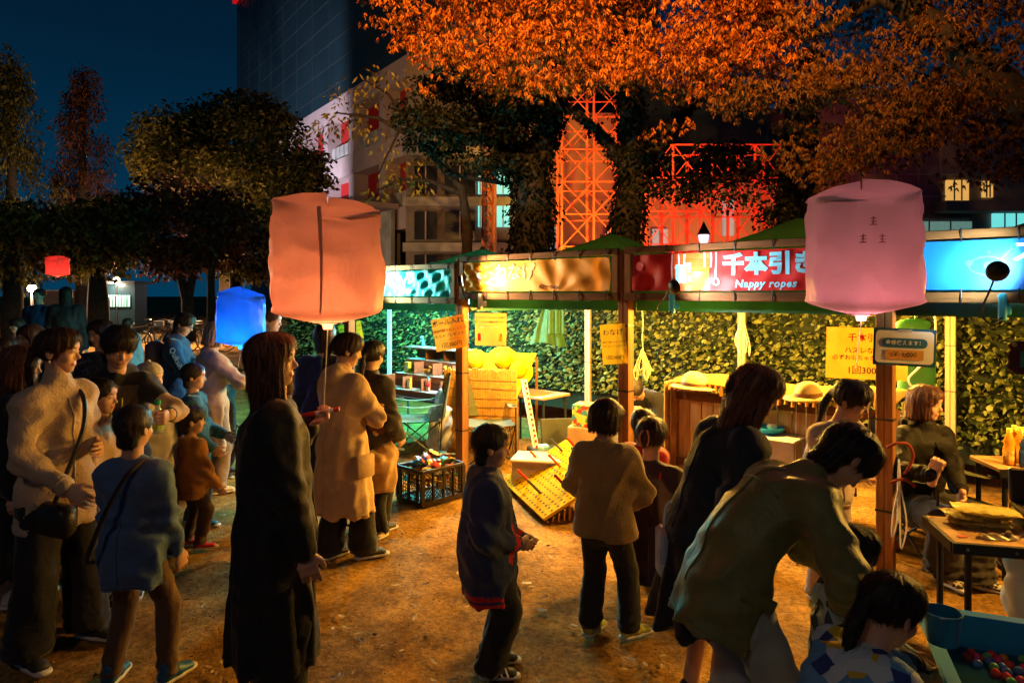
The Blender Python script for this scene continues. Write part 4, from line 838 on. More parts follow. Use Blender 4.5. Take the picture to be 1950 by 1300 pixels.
def person(label, pos, yaw, H, hh=None, sex='f', hair=('bob', 0, 'dark'), head=(0, 0, 0), lean=0, twist=0, side=0, pel=(0, 0, 0), arms=None, legs=None, top=None, bottom=None, shoes=None, res=.014,  wide=1., knee=None):
    """feet-centred local frame: +y is where the person faces, +x their right hand"""
    NP[0] += 1; sd = NP[0]; hi = pos[1] < 4.8; hh = hh or {'f': .215, 'm': .228, 'k': .195}[sex]; s = H / 1.6; kid = sex == 'k'
    arms = arms or {}; legs = legs or {}
    hipz = .485 * H if kid else .50 * H; shz = H - hh - .05 * H; T = shz - hipz
    p0 = A3((pel[0], pel[1], hipz + pel[2])); Rp = rotm(0, lean * .35, side * .5); Rc = rotm(twist, lean, side)
    waist = p0 + Rp @ A3((0, 0, .36 * T)); chest = waist + rotm(twist * .6, lean * .75, side) @ A3((0, 0, .34 * T)); neck = chest + Rc @ A3((0, 0, .30 * T))
    sw = (.103 if sex == 'm' else .092 if sex == 'f' else .094) * H * wide
    up = Rc @ A3((0, 0, 1)); rgt = Rc @ A3((1, 0, 0)); fwd = Rc @ A3((0, 1, 0))
    sh = {q: neck + rgt * q * sw - up * .026 * H for q in (-1, 1)}
    Rh = rotm(head[0], head[1], head[2]); hup = Rh @ A3((0, 0, 1)); nd = up * .5 + hup * .5; nd /= np.linalg.norm(nd)
    hc = neck + nd * .05 * H + hup * .5 * hh + Rh @ A3((0, .03 * hh, 0))
    l1, l2 = .178 * H, .150 * H; el, wr = {}, {}
    for q in (-1, 1):
        a = arms.get(q, {}); tg = a.get('to'); tg = sh[q] + A3((q * .045 * H, .03 * H, -(l1 + l2) * .985)) if tg is None else A3(tg)
        el[q], wr[q] = ik(sh[q], tg, l1, l2, a.get('pole', (q * .5, -1, -.2)))
    m1, m2 = .235 * H, .225 * H; hp, kn, an = {}, {}, {}; ft = {}
    for q in (-1, 1):
        lg = legs.get(q, {}); hp[q] = p0 + A3((q * .046 * H, 0, -.0)); tg = A3(lg.get('to', (q * .062 * H, 0, .048 * H))); kn[q], an[q] = ik(hp[q], tg, m1, m2, lg.get('pole', (q * .12, 1, 0))); ft[q] = lg.get('yaw', -q * 8)
    # --- body
    e0 = 0.
    bp = [U(ecap(p0, waist, (.125 * s, .095 * s), (.105 * s, .08 * s), rgt), .05), U(ecap(waist, chest, (.105 * s, .08 * s), (.13 * s, .09 * s), rgt), .05), U(ecap(sh[-1] - up * .02, sh[1] - up * .02, .045 * s), .06), U(ecap(neck - up * .03, hc - hup * hh * .25, .052 * s if not kid else .050 * s, .05 * s), .04)]
    for q in (-1, 1):
        bp += [U(ecap(sh[q], el[q], .043 * s, .034 * s), .03), U(ecap(el[q], wr[q], .034 * s, .024 * s), .02), U(ecap(hp[q], kn[q], .075 * s, .050 * s), .03), U(ecap(kn[q], an[q], .050 * s, .034 * s), .02)]
    V, Q = net(bp, .022); VV, QQ, MM = [V], [Q], [np.zeros(len(Q), int)]; off = len(V)
    hv, hq, hm = HEADS[(sex, hi)]; VV.append(hv @ (Rh.T) * hh + hc); QQ.append(hq + off); MM.append(hm); off += len(hv)
    for q in (-1, 1):
        a = arms.get(q, {}); 
        if a.get('hide'): continue
        hv, hq = HANDS[(a.get('hand', 'relax'), hi)]; hs = H / 1.6 * (1.02 if not kid else 1.12); d = wr[q] - el[q]; d = A3(a['dir']) if 'dir' in a else d; d = d / np.linalg.norm(d); pn = A3(a.get('palm', (-q, .2, 0))); pn = pn - d * np.dot(pn, d); pn /= np.linalg.norm(pn) + 1e-9; z = -pn; x = np.cross(d, z)
        v = hv.copy(); flip = q < 0
        if flip: v = v * A3((-1, 1, 1))
        VV.append((v * hs) @ np.stack([x, d, z]) + wr[q]); QQ.append((hq[:, ::-1] if flip else hq) + off); MM.append(np.zeros(len(hq), int)); off += len(hv)
    me = npmesh('person', np.concatenate(VV), np.concatenate(QQ), [SKIN, LIP, EYEW, EYED], True); me.polygons.foreach_set('material_index', np.concatenate(MM).astype(np.int32))
    body = link('person', me, None, label, 'person', 'people at the night festival', None, pos, R(yaw)); WM[body.name] = Matrix.Translation(pos) @ Matrix.Rotation(R(yaw), 4, 'Z')
    # --- hair
    if hair:
        for j, hs_ in enumerate(hair if isinstance(hair[0], tuple) else [hair]):
            v, qd = hair_for(hs_[0], hs_[1], sd, hi); link('hair', npmesh('hair', v @ Rh.T * hh + hc, qd, HAIRM[hs_[2]], True), body)
    # --- top
    fold_seed = sd * 3; cast = None
    if top:
        e = top.get('ease', .02); k = .05; pr = []; ax = -(Rp @ A3((0, 0, 1))) if top.get('follow', 1) else A3((0, 0, -1)); hd = top.get('hem', .06) * H; fl = top.get('flare', .01)
        hem = p0 + ax * hd; w1 = .142 * s + e; d1 = .104 * s + e
        if hd > 0: pr.append(U(ecap(p0, hem + ax * .06, (w1, d1), (w1 + fl, d1 + fl), rgt), k))
        pr += [U(ecap(p0, waist, (w1, d1), (.112 * s + e, .086 * s + e), rgt), k), U(ecap(waist, chest, (.112 * s + e, .086 * s + e), (.134 * s + e, .094 * s + e), rgt), k), U(ecap(sh[-1] * .9 + sh[1] * .1 - up * .035 * s, sh[1] * .9 + sh[-1] * .1 - up * .035 * s, (.048 * s + e * .8)), .06), ((hem, ax), 0, 'c')] + [U(ecap(neck - up * .012, sh[q] * .8 + neck * .2 - up * .005, .058 * s, .046 * s + e * .5), .05) for q in (-1, 1)]
        se = top.get('sleeve', e); stop = top.get('short', 0)
        for q in (-1, 1):
            w_ = wr[q] + (el[q] - wr[q]) * .06
            pr.append(U(ecap(sh[q] - up * .008, el[q], .047 * s + se * .75, .038 * s + se * .85), .05))
            if not stop: pr.append(U(ecap(el[q], w_, .038 * s + se * .85, (.028 * s + se * top.get('cuff', .6))), .025))
        c = top.get('collar', 'crew')
        if c == 'hood': pr += [U(ellip(neck - fwd * .085 * s + up * .012, (.105 * s, .07 * s, .075 * s)), .03), U(ecap(neck - fwd * .02, neck + up * .045 * s - fwd * .01, .072 * s, .074 * s), .03)]
        elif c == 'high': pr += [U(ecap(neck - up * .02, neck + up * .055 * s, .070 * s, .066 * s), .03)]
        elif c == 'lapel': pr += [U(ecap(neck - up * .02 - fwd * .01, neck + up * .03 * s - fwd * .02, (.085 * s, .072 * s), (.080 * s, .068 * s), rgt), .02)]
        else: pr += [U(ecap(neck - up * .03, neck + up * .012 * s, .066 * s, .062 * s), .02)]
        fo = top.get('fold', .009); vf = top.get('vfold', 0)
        els = [el[-1], el[1]]
        def post(X, Y, Z):
            g = 1 - 2.2 * np.abs(wnoise(X, Y, Z * .7, fold_seed, 25)); g2 = 1 - 2.2 * np.abs(wnoise(X * .8, Y * .8, Z * 1.1, fold_seed + 1, 40)); o = -fo * (g * .9 + g2 * .35) + fo * .35
            for q_ in els:
                d2 = (X - q_[0]) ** 2 + (Y - q_[1]) ** 2 + (Z - q_[2]) ** 2; o = o + fo * 1.1 * np.exp(-d2 / .012) * np.sin((Z * .8 + Y * .6) * 95 + 3 * wnoise(X, Y, Z, fold_seed + 2, 9))
            if vf:
                th = np.arctan2(X - p0[0], Y - p0[1]); o = o + vf * np.clip((waist[2] - Z) / .35, 0, 1) * (np.sin(th * 7 + 1.2 * np.sin(Z * 3 + fold_seed)) * .6 + np.sin(th * 13 + fold_seed) * .4)
            if top.get('rib'): o = o + .003 * np.sin(np.arctan2(X - p0[0], Y - p0[1]) * 60) * (Z < hem[2] + .05)
            return o
        V, Q = net(pr, res, post, pad=.05); mats = top['mat'] if isinstance(top['mat'], list) else [top['mat']]
        jm = npmesh('jacket', V, Q, mats, True)
        if 'paint' in top:                                           # colour blocks: stripes at cuffs, hem, collar, panels
            cc = V[Q].mean(1); mi = np.zeros(len(Q), np.int32); top['paint'](cc, mi, dict(hem=hem, ax=ax, wr=wr, el=el, neck=neck, up=up, sh=sh, fwd=fwd, rgt=rgt)); jm.polygons.foreach_set('material_index', mi)
        jo = link(top.get('name', 'jacket'), jm, body)
        if res <= .0145 and top.get('seams', 1):
            from mathutils.bvhtree import BVHTree
            bv = BVHTree.FromPolygons([tuple(q_) for q_ in V], [tuple(q_) for q_ in Q]); ref = neck - up * .04
            def cast(pt, dr, mxd):
                hit = bv.ray_cast(Vector(pt + dr * .6), Vector(-dr), 1.0)[0]
                return None if hit is None or (np.array(hit) - pt) @ dr > mxd else np.array(hit) + dr * .0015
            def line(a_, b_, dr, m_, rad, nm, n_=30, mxd=.26):
                run = []
                for k_ in range(n_ + 1):
                    q_ = cast(a_ + (b_ - a_) * k_ / n_, dr, mxd)
                    if q_ is not None: run.append(q_)
                if len(run) > 4: link(nm, mesh_of(MB().tube(run, rad, 5), nm, m_, True), jo)
            sm_ = top.get('seam_mat', mats[0]); pa = hem * .96 + p0 * .04
            line(ref, pa, -fwd, sm_, .0035, 'back_seam'); line(ref, pa, fwd, top.get('zip', sm_), .005, 'front_placket')
            fw = np.cross(ax, rgt); ring = []
            for k_ in range(40):
                a_ = 6.2832 * k_ / 40; dr = rgt * math.cos(a_) + fw * math.sin(a_); q_ = cast(hem - ax * .028, dr, .30); ring.append(q_)
            if all(q_ is not None for q_ in ring): link('hem_stitch', mesh_of(MB().tube(ring, .003, 5, closed=True), 'hem_stitch', sm_, True), jo)
            for q in (-1, 1):                                          # cuff
                ax_ = wr[q] - el[q]; ax_ = ax_ / np.linalg.norm(ax_); u_ = np.cross(ax_, A3((.3, .2, 1))); u_ /= np.linalg.norm(u_); v_ = np.cross(ax_, u_); cp_ = wr[q] - ax_ * .035; ring = []
                for k_ in range(16):
                    a_ = 6.2832 * k_ / 16; dr = u_ * math.cos(a_) + v_ * math.sin(a_); hit = bv.ray_cast(Vector(cp_), Vector(dr), .1)[0]
                    if hit is not None: ring.append(np.array(hit) + dr * .001)
                if len(ring) == 16: link('cuff', mesh_of(MB().tube(ring, .004, 5, closed=True), 'cuff', sm_, True), jo)
    # --- bottom
    if bottom:
        e = bottom.get('ease', .012); pr = []; kind = bottom.get('kind', 'trousers'); fo = bottom.get('fold', .006)
        pr.append(U(ecap(p0 + A3((0, 0, -.02)), waist, (.126 * s + e, .096 * s + e), (.105 * s + e, .08 * s + e), rgt), .05))
        if kind == 'trousers':
            fl = bottom.get('flare', 0)
            for q in (-1, 1): pr += [U(ecap(hp[q], kn[q], .074 * s + e, .054 * s + e), .03), U(ecap(kn[q], an[q] + A3((0, 0, bottom.get('crop', -.02))), .055 * s + e, .042 * s + e + fl), .02)]
            pr.append((((0, 0, .030 * H), (0, 0, -1)), 0, 'c'))
        else:
            hz_ = bottom.get('hem', .3) * H; mid = (kn[-1] + kn[1]) / 2; b_ = A3((p0[0] * .5 + mid[0] * .5, p0[1] * .5 + mid[1] * .5, hz_)); fl = bottom.get('flare', .08)
            pr.append(U(ecap(p0, b_, (.126 * s + e, .1 * s + e), (.126 * s + e + fl, .1 * s + e + fl), rgt), .05)); pr.append(((b_ + A3((0, 0, .0)), (0, 0, -1)), 0, 'c'))
        def postb(X, Y, Z):
            o = -fo * (.9 * (1 - 2.2 * np.abs(wnoise(X * 1.1, Y * 1.1, Z * .7, fold_seed + 7, 24))) + .5 * (1 - 2.2 * np.abs(wnoise(X, Y, Z, fold_seed + 9, 48)))) * .8 + fo * .3
            if kind == 'trousers': o = o + fo * .9 * np.exp(-((Z - .10 * s) / .08) ** 2) * np.sin(Z * 110 + 3 * wnoise(X, Y, Z, fold_seed + 8, 14))
            else: th = np.arctan2(X - p0[0], Y - p0[1]); o = o + bottom.get('vfold', .012) * np.clip((p0[2] - Z) / .3, 0, 1) * np.sin(th * 9 + 1.5 * np.sin(Z * 4))
            return o
        V, Q = net(pr, res * 1.2, postb, pad=.04); link(bottom.get('name', kind), npmesh(kind, V, Q, bottom['mat'], True), body)
    # --- shoes
    if shoes:
        um, sm, boot = shoes[0], shoes[1], len(shoes) > 2
        for q in (-1, 1):
            (uv, uq), (sv, sq) = SHOES[boot]; L = .162 * H * (1.06 if kid else 1.); Rf = rotm(ft[q]); pit = legs.get(q, {}).get('pitch', 0); Rf = Rf @ np.array(Matrix.Rotation(R(-pit), 3, 'X')); o = an[q] - Rf @ A3((0, -.22 * L, 0)); o[2] = max(an[q][2] - .048 * H, 0) + (.0 if not pit else .02)
            u = link('shoe', npmesh('shoe', uv * L @ Rf.T + o, uq, um, True), body); link('sole', npmesh('sole', sv * L @ Rf.T + o, sq, sm, True), u)
    body_info = dict(cast=cast, p0=p0, waist=waist, chest=chest, neck=neck, sh=sh, el=el, wr=wr, hc=hc, Rh=Rh, fwd=fwd, rgt=rgt, up=up, s=s, hh=hh, hp=hp, kn=kn)
    return body, body_info
def pm(name, mb, m, body, smooth=True): return link(name, mesh_of(mb, name, m, smooth), body)
def spline(pts, n=6):
    pts = [Vector(p) for p in pts]; sp = []
    for i in range(len(pts) - 1):
        p0, p1, p2, p3 = pts[max(i - 1, 0)], pts[i], pts[i + 1], pts[min(i + 2, len(pts) - 1)]
        for k in range(n):
            u = k / n; sp.append(.5 * ((2 * p1) + (p2 - p0) * u + (2 * p0 - 5 * p1 + 4 * p2 - p3) * u * u + (3 * p1 - p0 - 3 * p2 + p3) * u ** 3))
    return sp + [pts[-1]]
# ================================================================ the people
def lc(pos, yaw, p): return Matrix.Rotation(-R(yaw), 3, 'Z') @ (Vector(p) - Vector(pos))
def at(x, z): return Vector(((x - CX) * z / F, z, 0))
def pattern(name, cols, sc, rough=.8):
    m = mat('cloth_' + name, cols[0], rough=rough, bump=.3, bs=120); n = m.node_tree.nodes; l = m.node_tree.links; b = [x for x in n if x.type == 'BSDF_PRINCIPLED'][0]; t = [x for x in n if x.type == 'TEX_COORD'][0]
    v = n.new('ShaderNodeTexVoronoi'); v.inputs['Scale'].default_value = sc; l.new(t.outputs['Object'], v.inputs['Vector']); s_ = n.new('ShaderNodeSeparateColor'); l.new(v.outputs['Color'], s_.inputs[0])
    r_ = n.new('ShaderNodeValToRGB'); r_.color_ramp.interpolation = 'CONSTANT'
    for i, c in enumerate(cols):
        e_ = r_.color_ramp.elements[i] if i < 2 else r_.color_ramp.elements.new(i / len(cols)); e_.position = i / len(cols); e_.color = (*c, 1)
    l.new(s_.outputs[0], r_.inputs[0]); l.new(r_.outputs[0], b.inputs['Base Color']); return m
C_BLACK = cloth('black', (.014, .014, .016)); C_COAT = cloth('black_coat', (.009, .011, .012), rough=.7, sheen=.1); C_CREAM = cloth('cream_fleece', (.44, .33, .24), bump=.5, bs=90); C_KNIT = cloth('cable_knit', (.42, .29, .17), bump=.8, bs=50)
C_BEIGE = cloth('beige_wool', (.52, .34, .17)); C_TRENCH = cloth('trench', (.50, .35, .20)); C_NAVY = cloth('navy', (.026, .045, .11)); C_NAVYS = cloth('blue_sweat', (.06, .12, .25)); C_BROWN = cloth('brown_trousers', (.10, .055, .028)); C_MUST = cloth('mustard', (.36, .15, .03))
C_TEAL = cloth('teal', (.03, .10, .12)); C_JEAN = cloth('jeans', (.04, .07, .11)); C_PALEJ = cloth('pale_jeans', (.30, .34, .36)); C_OLIVE = cloth('olive_nylon', (.16, .16, .050), rough=.5, sheen=.1); C_WOOL = cloth('brown_sweater', (.30, .20, .07), bump=.7, bs=110); C_RED = cloth('red', (.42, .012, .012)); C_MAROON = cloth('dark_maroon', (.05, .024, .032)); C_MAUVE = cloth('mauve_trousers', (.17, .11, .09))
C_RAIN = cloth('rain_shell', (.011, .009, .008), rough=.6, sheen=0, bump=.2, spec=.12); C_CHAR = cloth('charcoal', (.035, .030, .028)); C_FLEECE = cloth('beige_fleece', (.50, .38, .28), bump=.5, bs=90); C_TAN = cloth('tan_puffer', (.42, .25, .10)); C_GREYH = cloth('grey_hood', (.10, .095, .09)); C_PINK = cloth('dusty_pink', (.32, .20, .19)); C_TANP = cloth('tan_trousers', (.24, .16, .09)); C_DKBL = cloth('dark_blue_dress', (.016, .024, .034), rough=.75, sheen=.1); C_WHITE = cloth('white_stripe', (.6, .56, .5)); C_LIME = mat('lime_zip', (.42, .46, .03), rough=.5); C_PAN = cloth('grey_panel', (.085, .075, .06))
C_FLOR = pattern('floral', [(.12, .32, .55), (.55, .62, .66), (.03, .06, .22), (.60, .42, .04), (.45, .55, .62), (.10, .28, .50)], 20); C_CAMO = pattern('pale_camouflage', [(.25, .36, .45), (.05, .07, .10), (.40, .48, .52), (.03, .03, .05)], 22); C_DOTS = pattern('dark_print', [(.03, .03, .05), (.10, .10, .14), (.02, .02, .03)], 40)
S_DARK = mat('shoe_dark', (.03, .026, .025), rough=.6); S_SOLE = mat('sole_white', (.55, .52, .47), rough=.6); S_RED = mat('shoe_red', (.55, .03, .02), rough=.5); S_BLUE = mat('shoe_blue', (.012, .09, .19), rough=.5); S_YEL = mat('shoe_yellow', (.42, .42, .05), rough=.5, var=.5, vs=14); S_CREAM = mat('boot_cream', (.55, .42, .22), rough=.7); S_BLK = mat('sole_black', (.02, .02, .02), rough=.7)
S_CHK = pattern('chequer', [(.5, .46, .38), (.04, .03, .03)], 70)
LEATH = mat('black_leather', (.016, .013, .012), rough=.4, bump=.3)
def strap(body, pts, w=.018, m=None, name='strap'):
    sp = spline(pts, 7); mb = MB()
    for i in range(len(sp) - 1): pass
    mb.tube(sp, w, 6); return pm(name, mb, m or LEATH, body)
# --- 1 cream fleece woman at left
p = at(108, 3.38); y = -112
b, i_ = person('woman in cream fleece jacket with black trousers, ponytail, at left', p, y, 1.575, hair=('pony', .0, 'dark'), head=(32, 2, 0), arms={1: dict(to=lc(p, y, P(128, 930, 3.15)), pole=(.6, -1, 0), hand='relax', palm=(-.5, -.5, 0)), -1: dict(to=lc(p, y, P(185, 850, 3.42)), pole=(-.5, -1, -.3), hand='relax')}, legs={1: dict(to=lc(p, y, P(50, 1255, 3.22) * 1.0) * 1.0, yaw=-8), -1: dict(to=lc(p, y, P(170, 1198, 3.50)), yaw=10)},
    top=dict(mat=[C_CREAM, C_KNIT], hem=.11, ease=.033, sleeve=.028, fold=.010, collar='high', flare=.02, paint=lambda c, mi, k: mi.__setitem__((np.abs(c[:, 0] - k['neck'][0]) < .075) & (c[:, 1] > k['neck'][1] + .06) & (c[:, 2] < k['neck'][2] - .05), 1)), bottom=dict(mat=C_BLACK, ease=.035, flare=.03), shoes=(S_DARK, S_SOLE))
n0 = i_['neck']; strap(b, [n0 + A3((-.08, -.06, .02)), n0 + A3((-.06, .10, -.03)), n0 + A3((-.0, .19, -.18)), n0 + A3((.10, .20, -.40)), n0 + A3((.13, .17, -.52))], .011)
pm('shoulder_bag', MB().box(n0 + A3((.14, .20, -.58)), (.09, .20, .15), bev=.025), LEATH, b)
pm('earring', MB().sphere(i_['hc'] + i_['Rh'] @ A3((.075, -.01, -.045)), .006, 6, 5), mat('pearl', (.8, .75, .7), rough=.2), b)
# --- 2 woman cut by the left edge
p = at(36, 3.9); person('woman with loose brown hair and black skirt, behind the cream fleece at left', p, -75, 1.45, hair=('lob', .0, 'brown'), head=(0, 5, 0), top=dict(mat=C_BLACK, hem=.06, ease=.03), bottom=dict(kind='skirt', mat=C_BLACK, hem=.12, flare=.09), shoes=(mat('shoe_white', (.5, .46, .42)), S_SOLE))
p = at(-2, 4.6); person('dark haired person half cut off at the left edge', p, -60, 1.45, hair=('mid', 0, 'black'), top=dict(mat=C_BLACK, hem=.1, ease=.03), bottom=dict(mat=C_BLACK), shoes=(S_DARK, S_SOLE), res=.018)
# --- 3 woman in black farther back
p = at(62, 5.7); person('woman with long dark hair in black facing the camera, far left', p, 175, 1.49, hair=('lob', .05, 'dark'), head=(-15, 5, 0), top=dict(mat=C_BLACK, hem=.1, ease=.03), bottom=dict(mat=C_BLACK), shoes=(S_DARK, S_SOLE), res=.018)
# --- 4 man with lime zips
p = at(222, 4.0); y = -158
def mpaint(c, mi, k):
    f = (np.abs(c[:, 0] - k['neck'][0]) < .12) & (c[:, 1] > .03) & (c[:, 2] < k['neck'][2] - .04); mi[f] = 1
    d = np.minimum(np.linalg.norm(c - k['el'][-1], axis=1), np.linalg.norm(c - k['wr'][-1], axis=1)); mi[d < .13] = 2
b, i_ = person('man in black and grey hooded jacket with lime zips, looking down', p, y, 1.57, sex='m', hair=('mid', .04, 'black'), head=(22, 22, 0), lean=4, arms={-1: dict(to=lc(p, y, P(318, 792, 3.72)), pole=(-1, -.3, -.8), hand='grip', palm=(1, 0, 0)), 1: dict()}, top=dict(mat=[C_BLACK, C_PAN, C_BEIGE], hem=.1, ease=.032, sleeve=.02, collar='hood', fold=.008, paint=mpaint), bottom=dict(mat=C_BLACK), shoes=(S_DARK, S_SOLE))
nk = i_['neck']
for x in (-.055, 0., .05): pm('zip', MB().tube([nk + A3((x, .172, -.08 - abs(x) * .3)), nk + A3((x, .185, -.2)), nk + A3((x * .9, .19, -.38))], .0055 if x else .008, 6), C_LIME, b)
pm('chest_logo', MB().add([tuple(nk + A3((-.085 - q[0], .172, -.15 + q[1]))) for q in ((0, .006), (.012, -.006), (.05, .014), (.014, .002), (.004, .012))], [(0, 1, 2, 3, 4)]), PWHITE, b, False)
bt_ = thing('drink_bottle', 'clear bottle with green cap held by the man with lime zips', 'bottle', P(300, 800, 3.70))
part('bottle_body', MB().lathe([(.028, -.07), (.032, -.06), (.032, .03), (.014, .07), (.013, .085)], n=12), mat('clear_plastic', (.55, .62, .55), rough=.1, alpha=.6), bt_, smooth=True); part('cap', MB().lathe([(.017, .085), (.017, .108), (.012, .112)], n=12), mat('green_cap', (.02, .32, .12)), bt_); part('drink_label', MB().lathe([(.0325, -.05), (.0325, -.005)], n=12, cap=False), mat('label_green', (.35, .5, .08)), bt_)
# --- 5 boy in beige
p = at(190, 3.72); person('boy in beige jacket in front of the man with lime zips', p, -82, 1.29, sex='k', hair=('short', -.02, 'black'), head=(-5, 0, 0), top=dict(mat=C_TRENCH, hem=.12, ease=.035, collar='hood'), bottom=dict(mat=C_BLACK), shoes=(S_DARK, S_SOLE))
# --- 6 boy in blue sweatshirt, from behind
p = at(254, 3.08); y = -6
b, i_ = person('boy in blue sweatshirt seen from behind, black strap across his back', p, y, 1.245, sex='k', hair=('short', .0, 'black'), head=(-6, 0, 0), arms={-1: dict(to=(-.155, .06, .53), pole=(-.6, -1, 0)), 1: dict(to=(.155, .10, .56), pole=(.6, -1, 0))}, legs={-1: dict(to=(-.095, -.02, .058), yaw=12), 1: dict(to=(.15, .02, .058), yaw=-14)}, top=dict(mat=C_NAVYS, hem=.13, ease=.028, sleeve=.016, fold=.010, flare=.0), bottom=dict(mat=C_BROWN, ease=.012), shoes=(S_BLUE, S_SOLE))
nk = i_['neck']; strap(b, [nk + A3((.07, .03, .02)), nk + A3((.055, -.10, -.01)), nk + A3((.0, -.158, -.14)), nk + A3((-.07, -.165, -.30)), nk + A3((-.135, -.12, -.40)), nk + A3((-.17, -.02, -.44))], .011, C_BLACK)
# --- 7 child in grey cap
p = at(284, 4.5); b, i_ = person('child in pale grey knitted cap behind the man with lime zips', p, -100, 1.29, sex='k', hair=('short', 0, 'black'), top=dict(mat=cloth('pale_grey', (.42, .38, .34)), hem=.1, ease=.04), bottom=dict(mat=C_BLACK), shoes=(S_DARK, S_SOLE), res=.018)
v_, q_ = net([U(ellip((0, -.06, .22), (.41, .48, .36)), .02), U(ellip((0, -.06, .60), (.08, .08, .07)), .03), (((0, 0, .16), (0, 0, -1)), 0, 'c')], .04); link('cap', npmesh('cap', v_ @ i_['Rh'].T * i_['hh'] + i_['hc'], q_, HAIRM['grey'], True), b)
# --- 8 man with glasses
p = at(332, 7.2); y = -82
b, i_ = person('man with glasses in navy sports jacket with lettered sleeve', p, y, 1.56, sex='m', hair=('mid', .02, 'black'), head=(-8, 22, 0), lean=6, arms={1: dict(to=(-.02, .26, 1.02), pole=(1, -.4, -.6), hand='flat', palm=(0, -1, 0)), -1: dict(to=(.03, .24, .96), pole=(-1, -.2, -.8))}, top=dict(mat=C_NAVY, hem=.08, ease=.04, collar='hood'), bottom=dict(mat=C_JEAN, ease=.02), shoes=(S_DARK, S_SOLE), res=.016)
Rh, hc, hh = i_['Rh'], i_['hc'], i_['hh']
for s_ in (-1, 1):
    pm('glasses', MB().tube([hc + Rh @ (A3((s_ * .135 + .06 * math.cos(a), .40, .0 + .05 * math.sin(a))) * hh) for a in np.linspace(0, 5.5, 9)], .0035, 5, closed=True).tube([hc + Rh @ (A3((s_ * .19, .39, .02)) * hh), hc + Rh @ (A3((s_ * .33, -.03, .03)) * hh)], .003, 5), BLACK, b)
pm('backpack', MB().box(i_['chest'] - i_['fwd'] * .21 - i_['up'] * .05, (.26, .14, .36), bev=.05), cloth('mauve_bag', (.16, .10, .13)), b)
a_, e_ = i_['sh'][1], i_['el'][1]; d_ = Vector(e_ - a_).normalized(); no = Vector((1, .15, .1)); no = (no - d_ * no.dot(d_)).normalized(); fr = Matrix((d_, no.cross(d_), no)).transposed().to_4x4(); fr.translation = Vector(a_ * .35 + e_ * .65) + no * .092
tm = text_mesh('Quiksilver', .075, .01); tm.transform(fr); tm.materials.clear(); tm.materials.append(PWHITE); link('sleeve_lettering', tm, b)
# --- 9 blonde woman in trench
p = at(402, 6.05); y = -42
b, i_ = person('blonde woman in beige trench coat looking at her phone', p, y, 1.50, hair=('bob', 0, 'blond'), head=(-18, 15, 0), arms={1: dict(to=(.12, .30, 1.02), pole=(1, -.5, -.7), hand='grip', palm=(-1, .2, .2)), -1: dict(to=(-.05, .28, .98), pole=(-1, -.5, -.6))}, top=dict(mat=C_TRENCH, hem=.265, ease=.03, flare=.04, follow=0, vfold=.012, collar='lapel', name='coat'), bottom=dict(mat=C_TANP, ease=.03, flare=.02), shoes=(S_CREAM, S_SOLE))
wrp = WM[b.name] @ Vector(i_['wr'][1] + A3((0, .07, .05)))
# --- 10, 11 two boys
p = at(368, 5.2); person('boy in dark teal shirt with blue shoes, in front of the trench coat', p, -78, 1.22, sex='k', hair=('short', 0, 'black'), head=(5, 0, 0), top=dict(mat=C_TEAL, hem=.1, ease=.035), bottom=dict(mat=C_JEAN, ease=.015), shoes=(S_BLUE, S_SOLE), legs={-1: dict(to=(-.06, -.04, .055)), 1: dict(to=(.06, .06, .055))}, arms={1: dict(to=(.12, .16, .60)), -1: dict(to=(-.1, .2, .65))})
p = at(364, 4.72); person('small boy in mustard shirt and red shoes', p, -38, .975, sex='k', hair=('short', 0, 'black'), head=(-20, 0, 0), top=dict(mat=C_MUST, hem=.12, ease=.03), bottom=dict(mat=C_BROWN, ease=.015), shoes=(S_RED, S_SOLE), arms={1: dict(to=(.13, .12, .42)), -1: dict(to=(-.12, .12, .45))}, legs={-1: dict(to=(-.06, .0, .045), yaw=-20), 1: dict(to=(.07, .02, .045), yaw=-28)})
# --- 12 woman in black coat with lantern stick
p = at(522, 2.80); y = -70
b, i_ = person('woman in long black coat with brown hair, holding the lantern stick', p, y, 1.585, hair=('lob', .02, 'brown'), head=(-14, -4, 0), arms={1: dict(to=lc(p, y, P(590, 1098, 2.66)), pole=(.7, -1, 0), hand='relax', palm=(-1, 0, 0)), -1: dict(to=lc(p, y, P(588, 808, 2.98)), pole=(-1, -.4, -.8), hand='grip', dir=(.1, .9, .35), palm=(0, 0, 1))}, top=dict(mat=C_COAT, hem=.33, ease=.05, sleeve=.036, flare=.03, follow=0, vfold=.012, fold=.008, collar='lapel', name='coat'), bottom=dict(mat=C_COAT, ease=.025, flare=.05), shoes=(S_DARK, S_BLK), res=.012)
# --- 13 woman in beige coat
p = at(652, 4.5); y = -38
b, i_ = person('woman in beige wool coat with ponytail, seen from behind', p, y, 1.49, hair=('pony', .0, 'dark'), head=(-30, 12, 0), arms={1: dict(to=(.04, .26, .95), pole=(1, -.5, -.5), hand='relax'), -1: dict(to=(-.08, .26, .95), pole=(-1, -.5, -.5))}, legs={1: dict(to=(.09, .10, .075), yaw=-25), -1: dict(to=(-.08, -.05, .075), yaw=0)}, top=dict(mat=C_BEIGE, hem=.285, ease=.045, sleeve=.03, flare=.06, follow=0, vfold=.014, fold=.008, collar='hood', name='coat'), bottom=dict(mat=C_BLACK, ease=.02, flare=.04, crop=.03), shoes=(S_DARK, S_SOLE))
pm('pocket', MB().box(i_['p0'] + A3((.205, .02, -.10)), (.03, .15, .15), bev=.012), C_BEIGE, b)
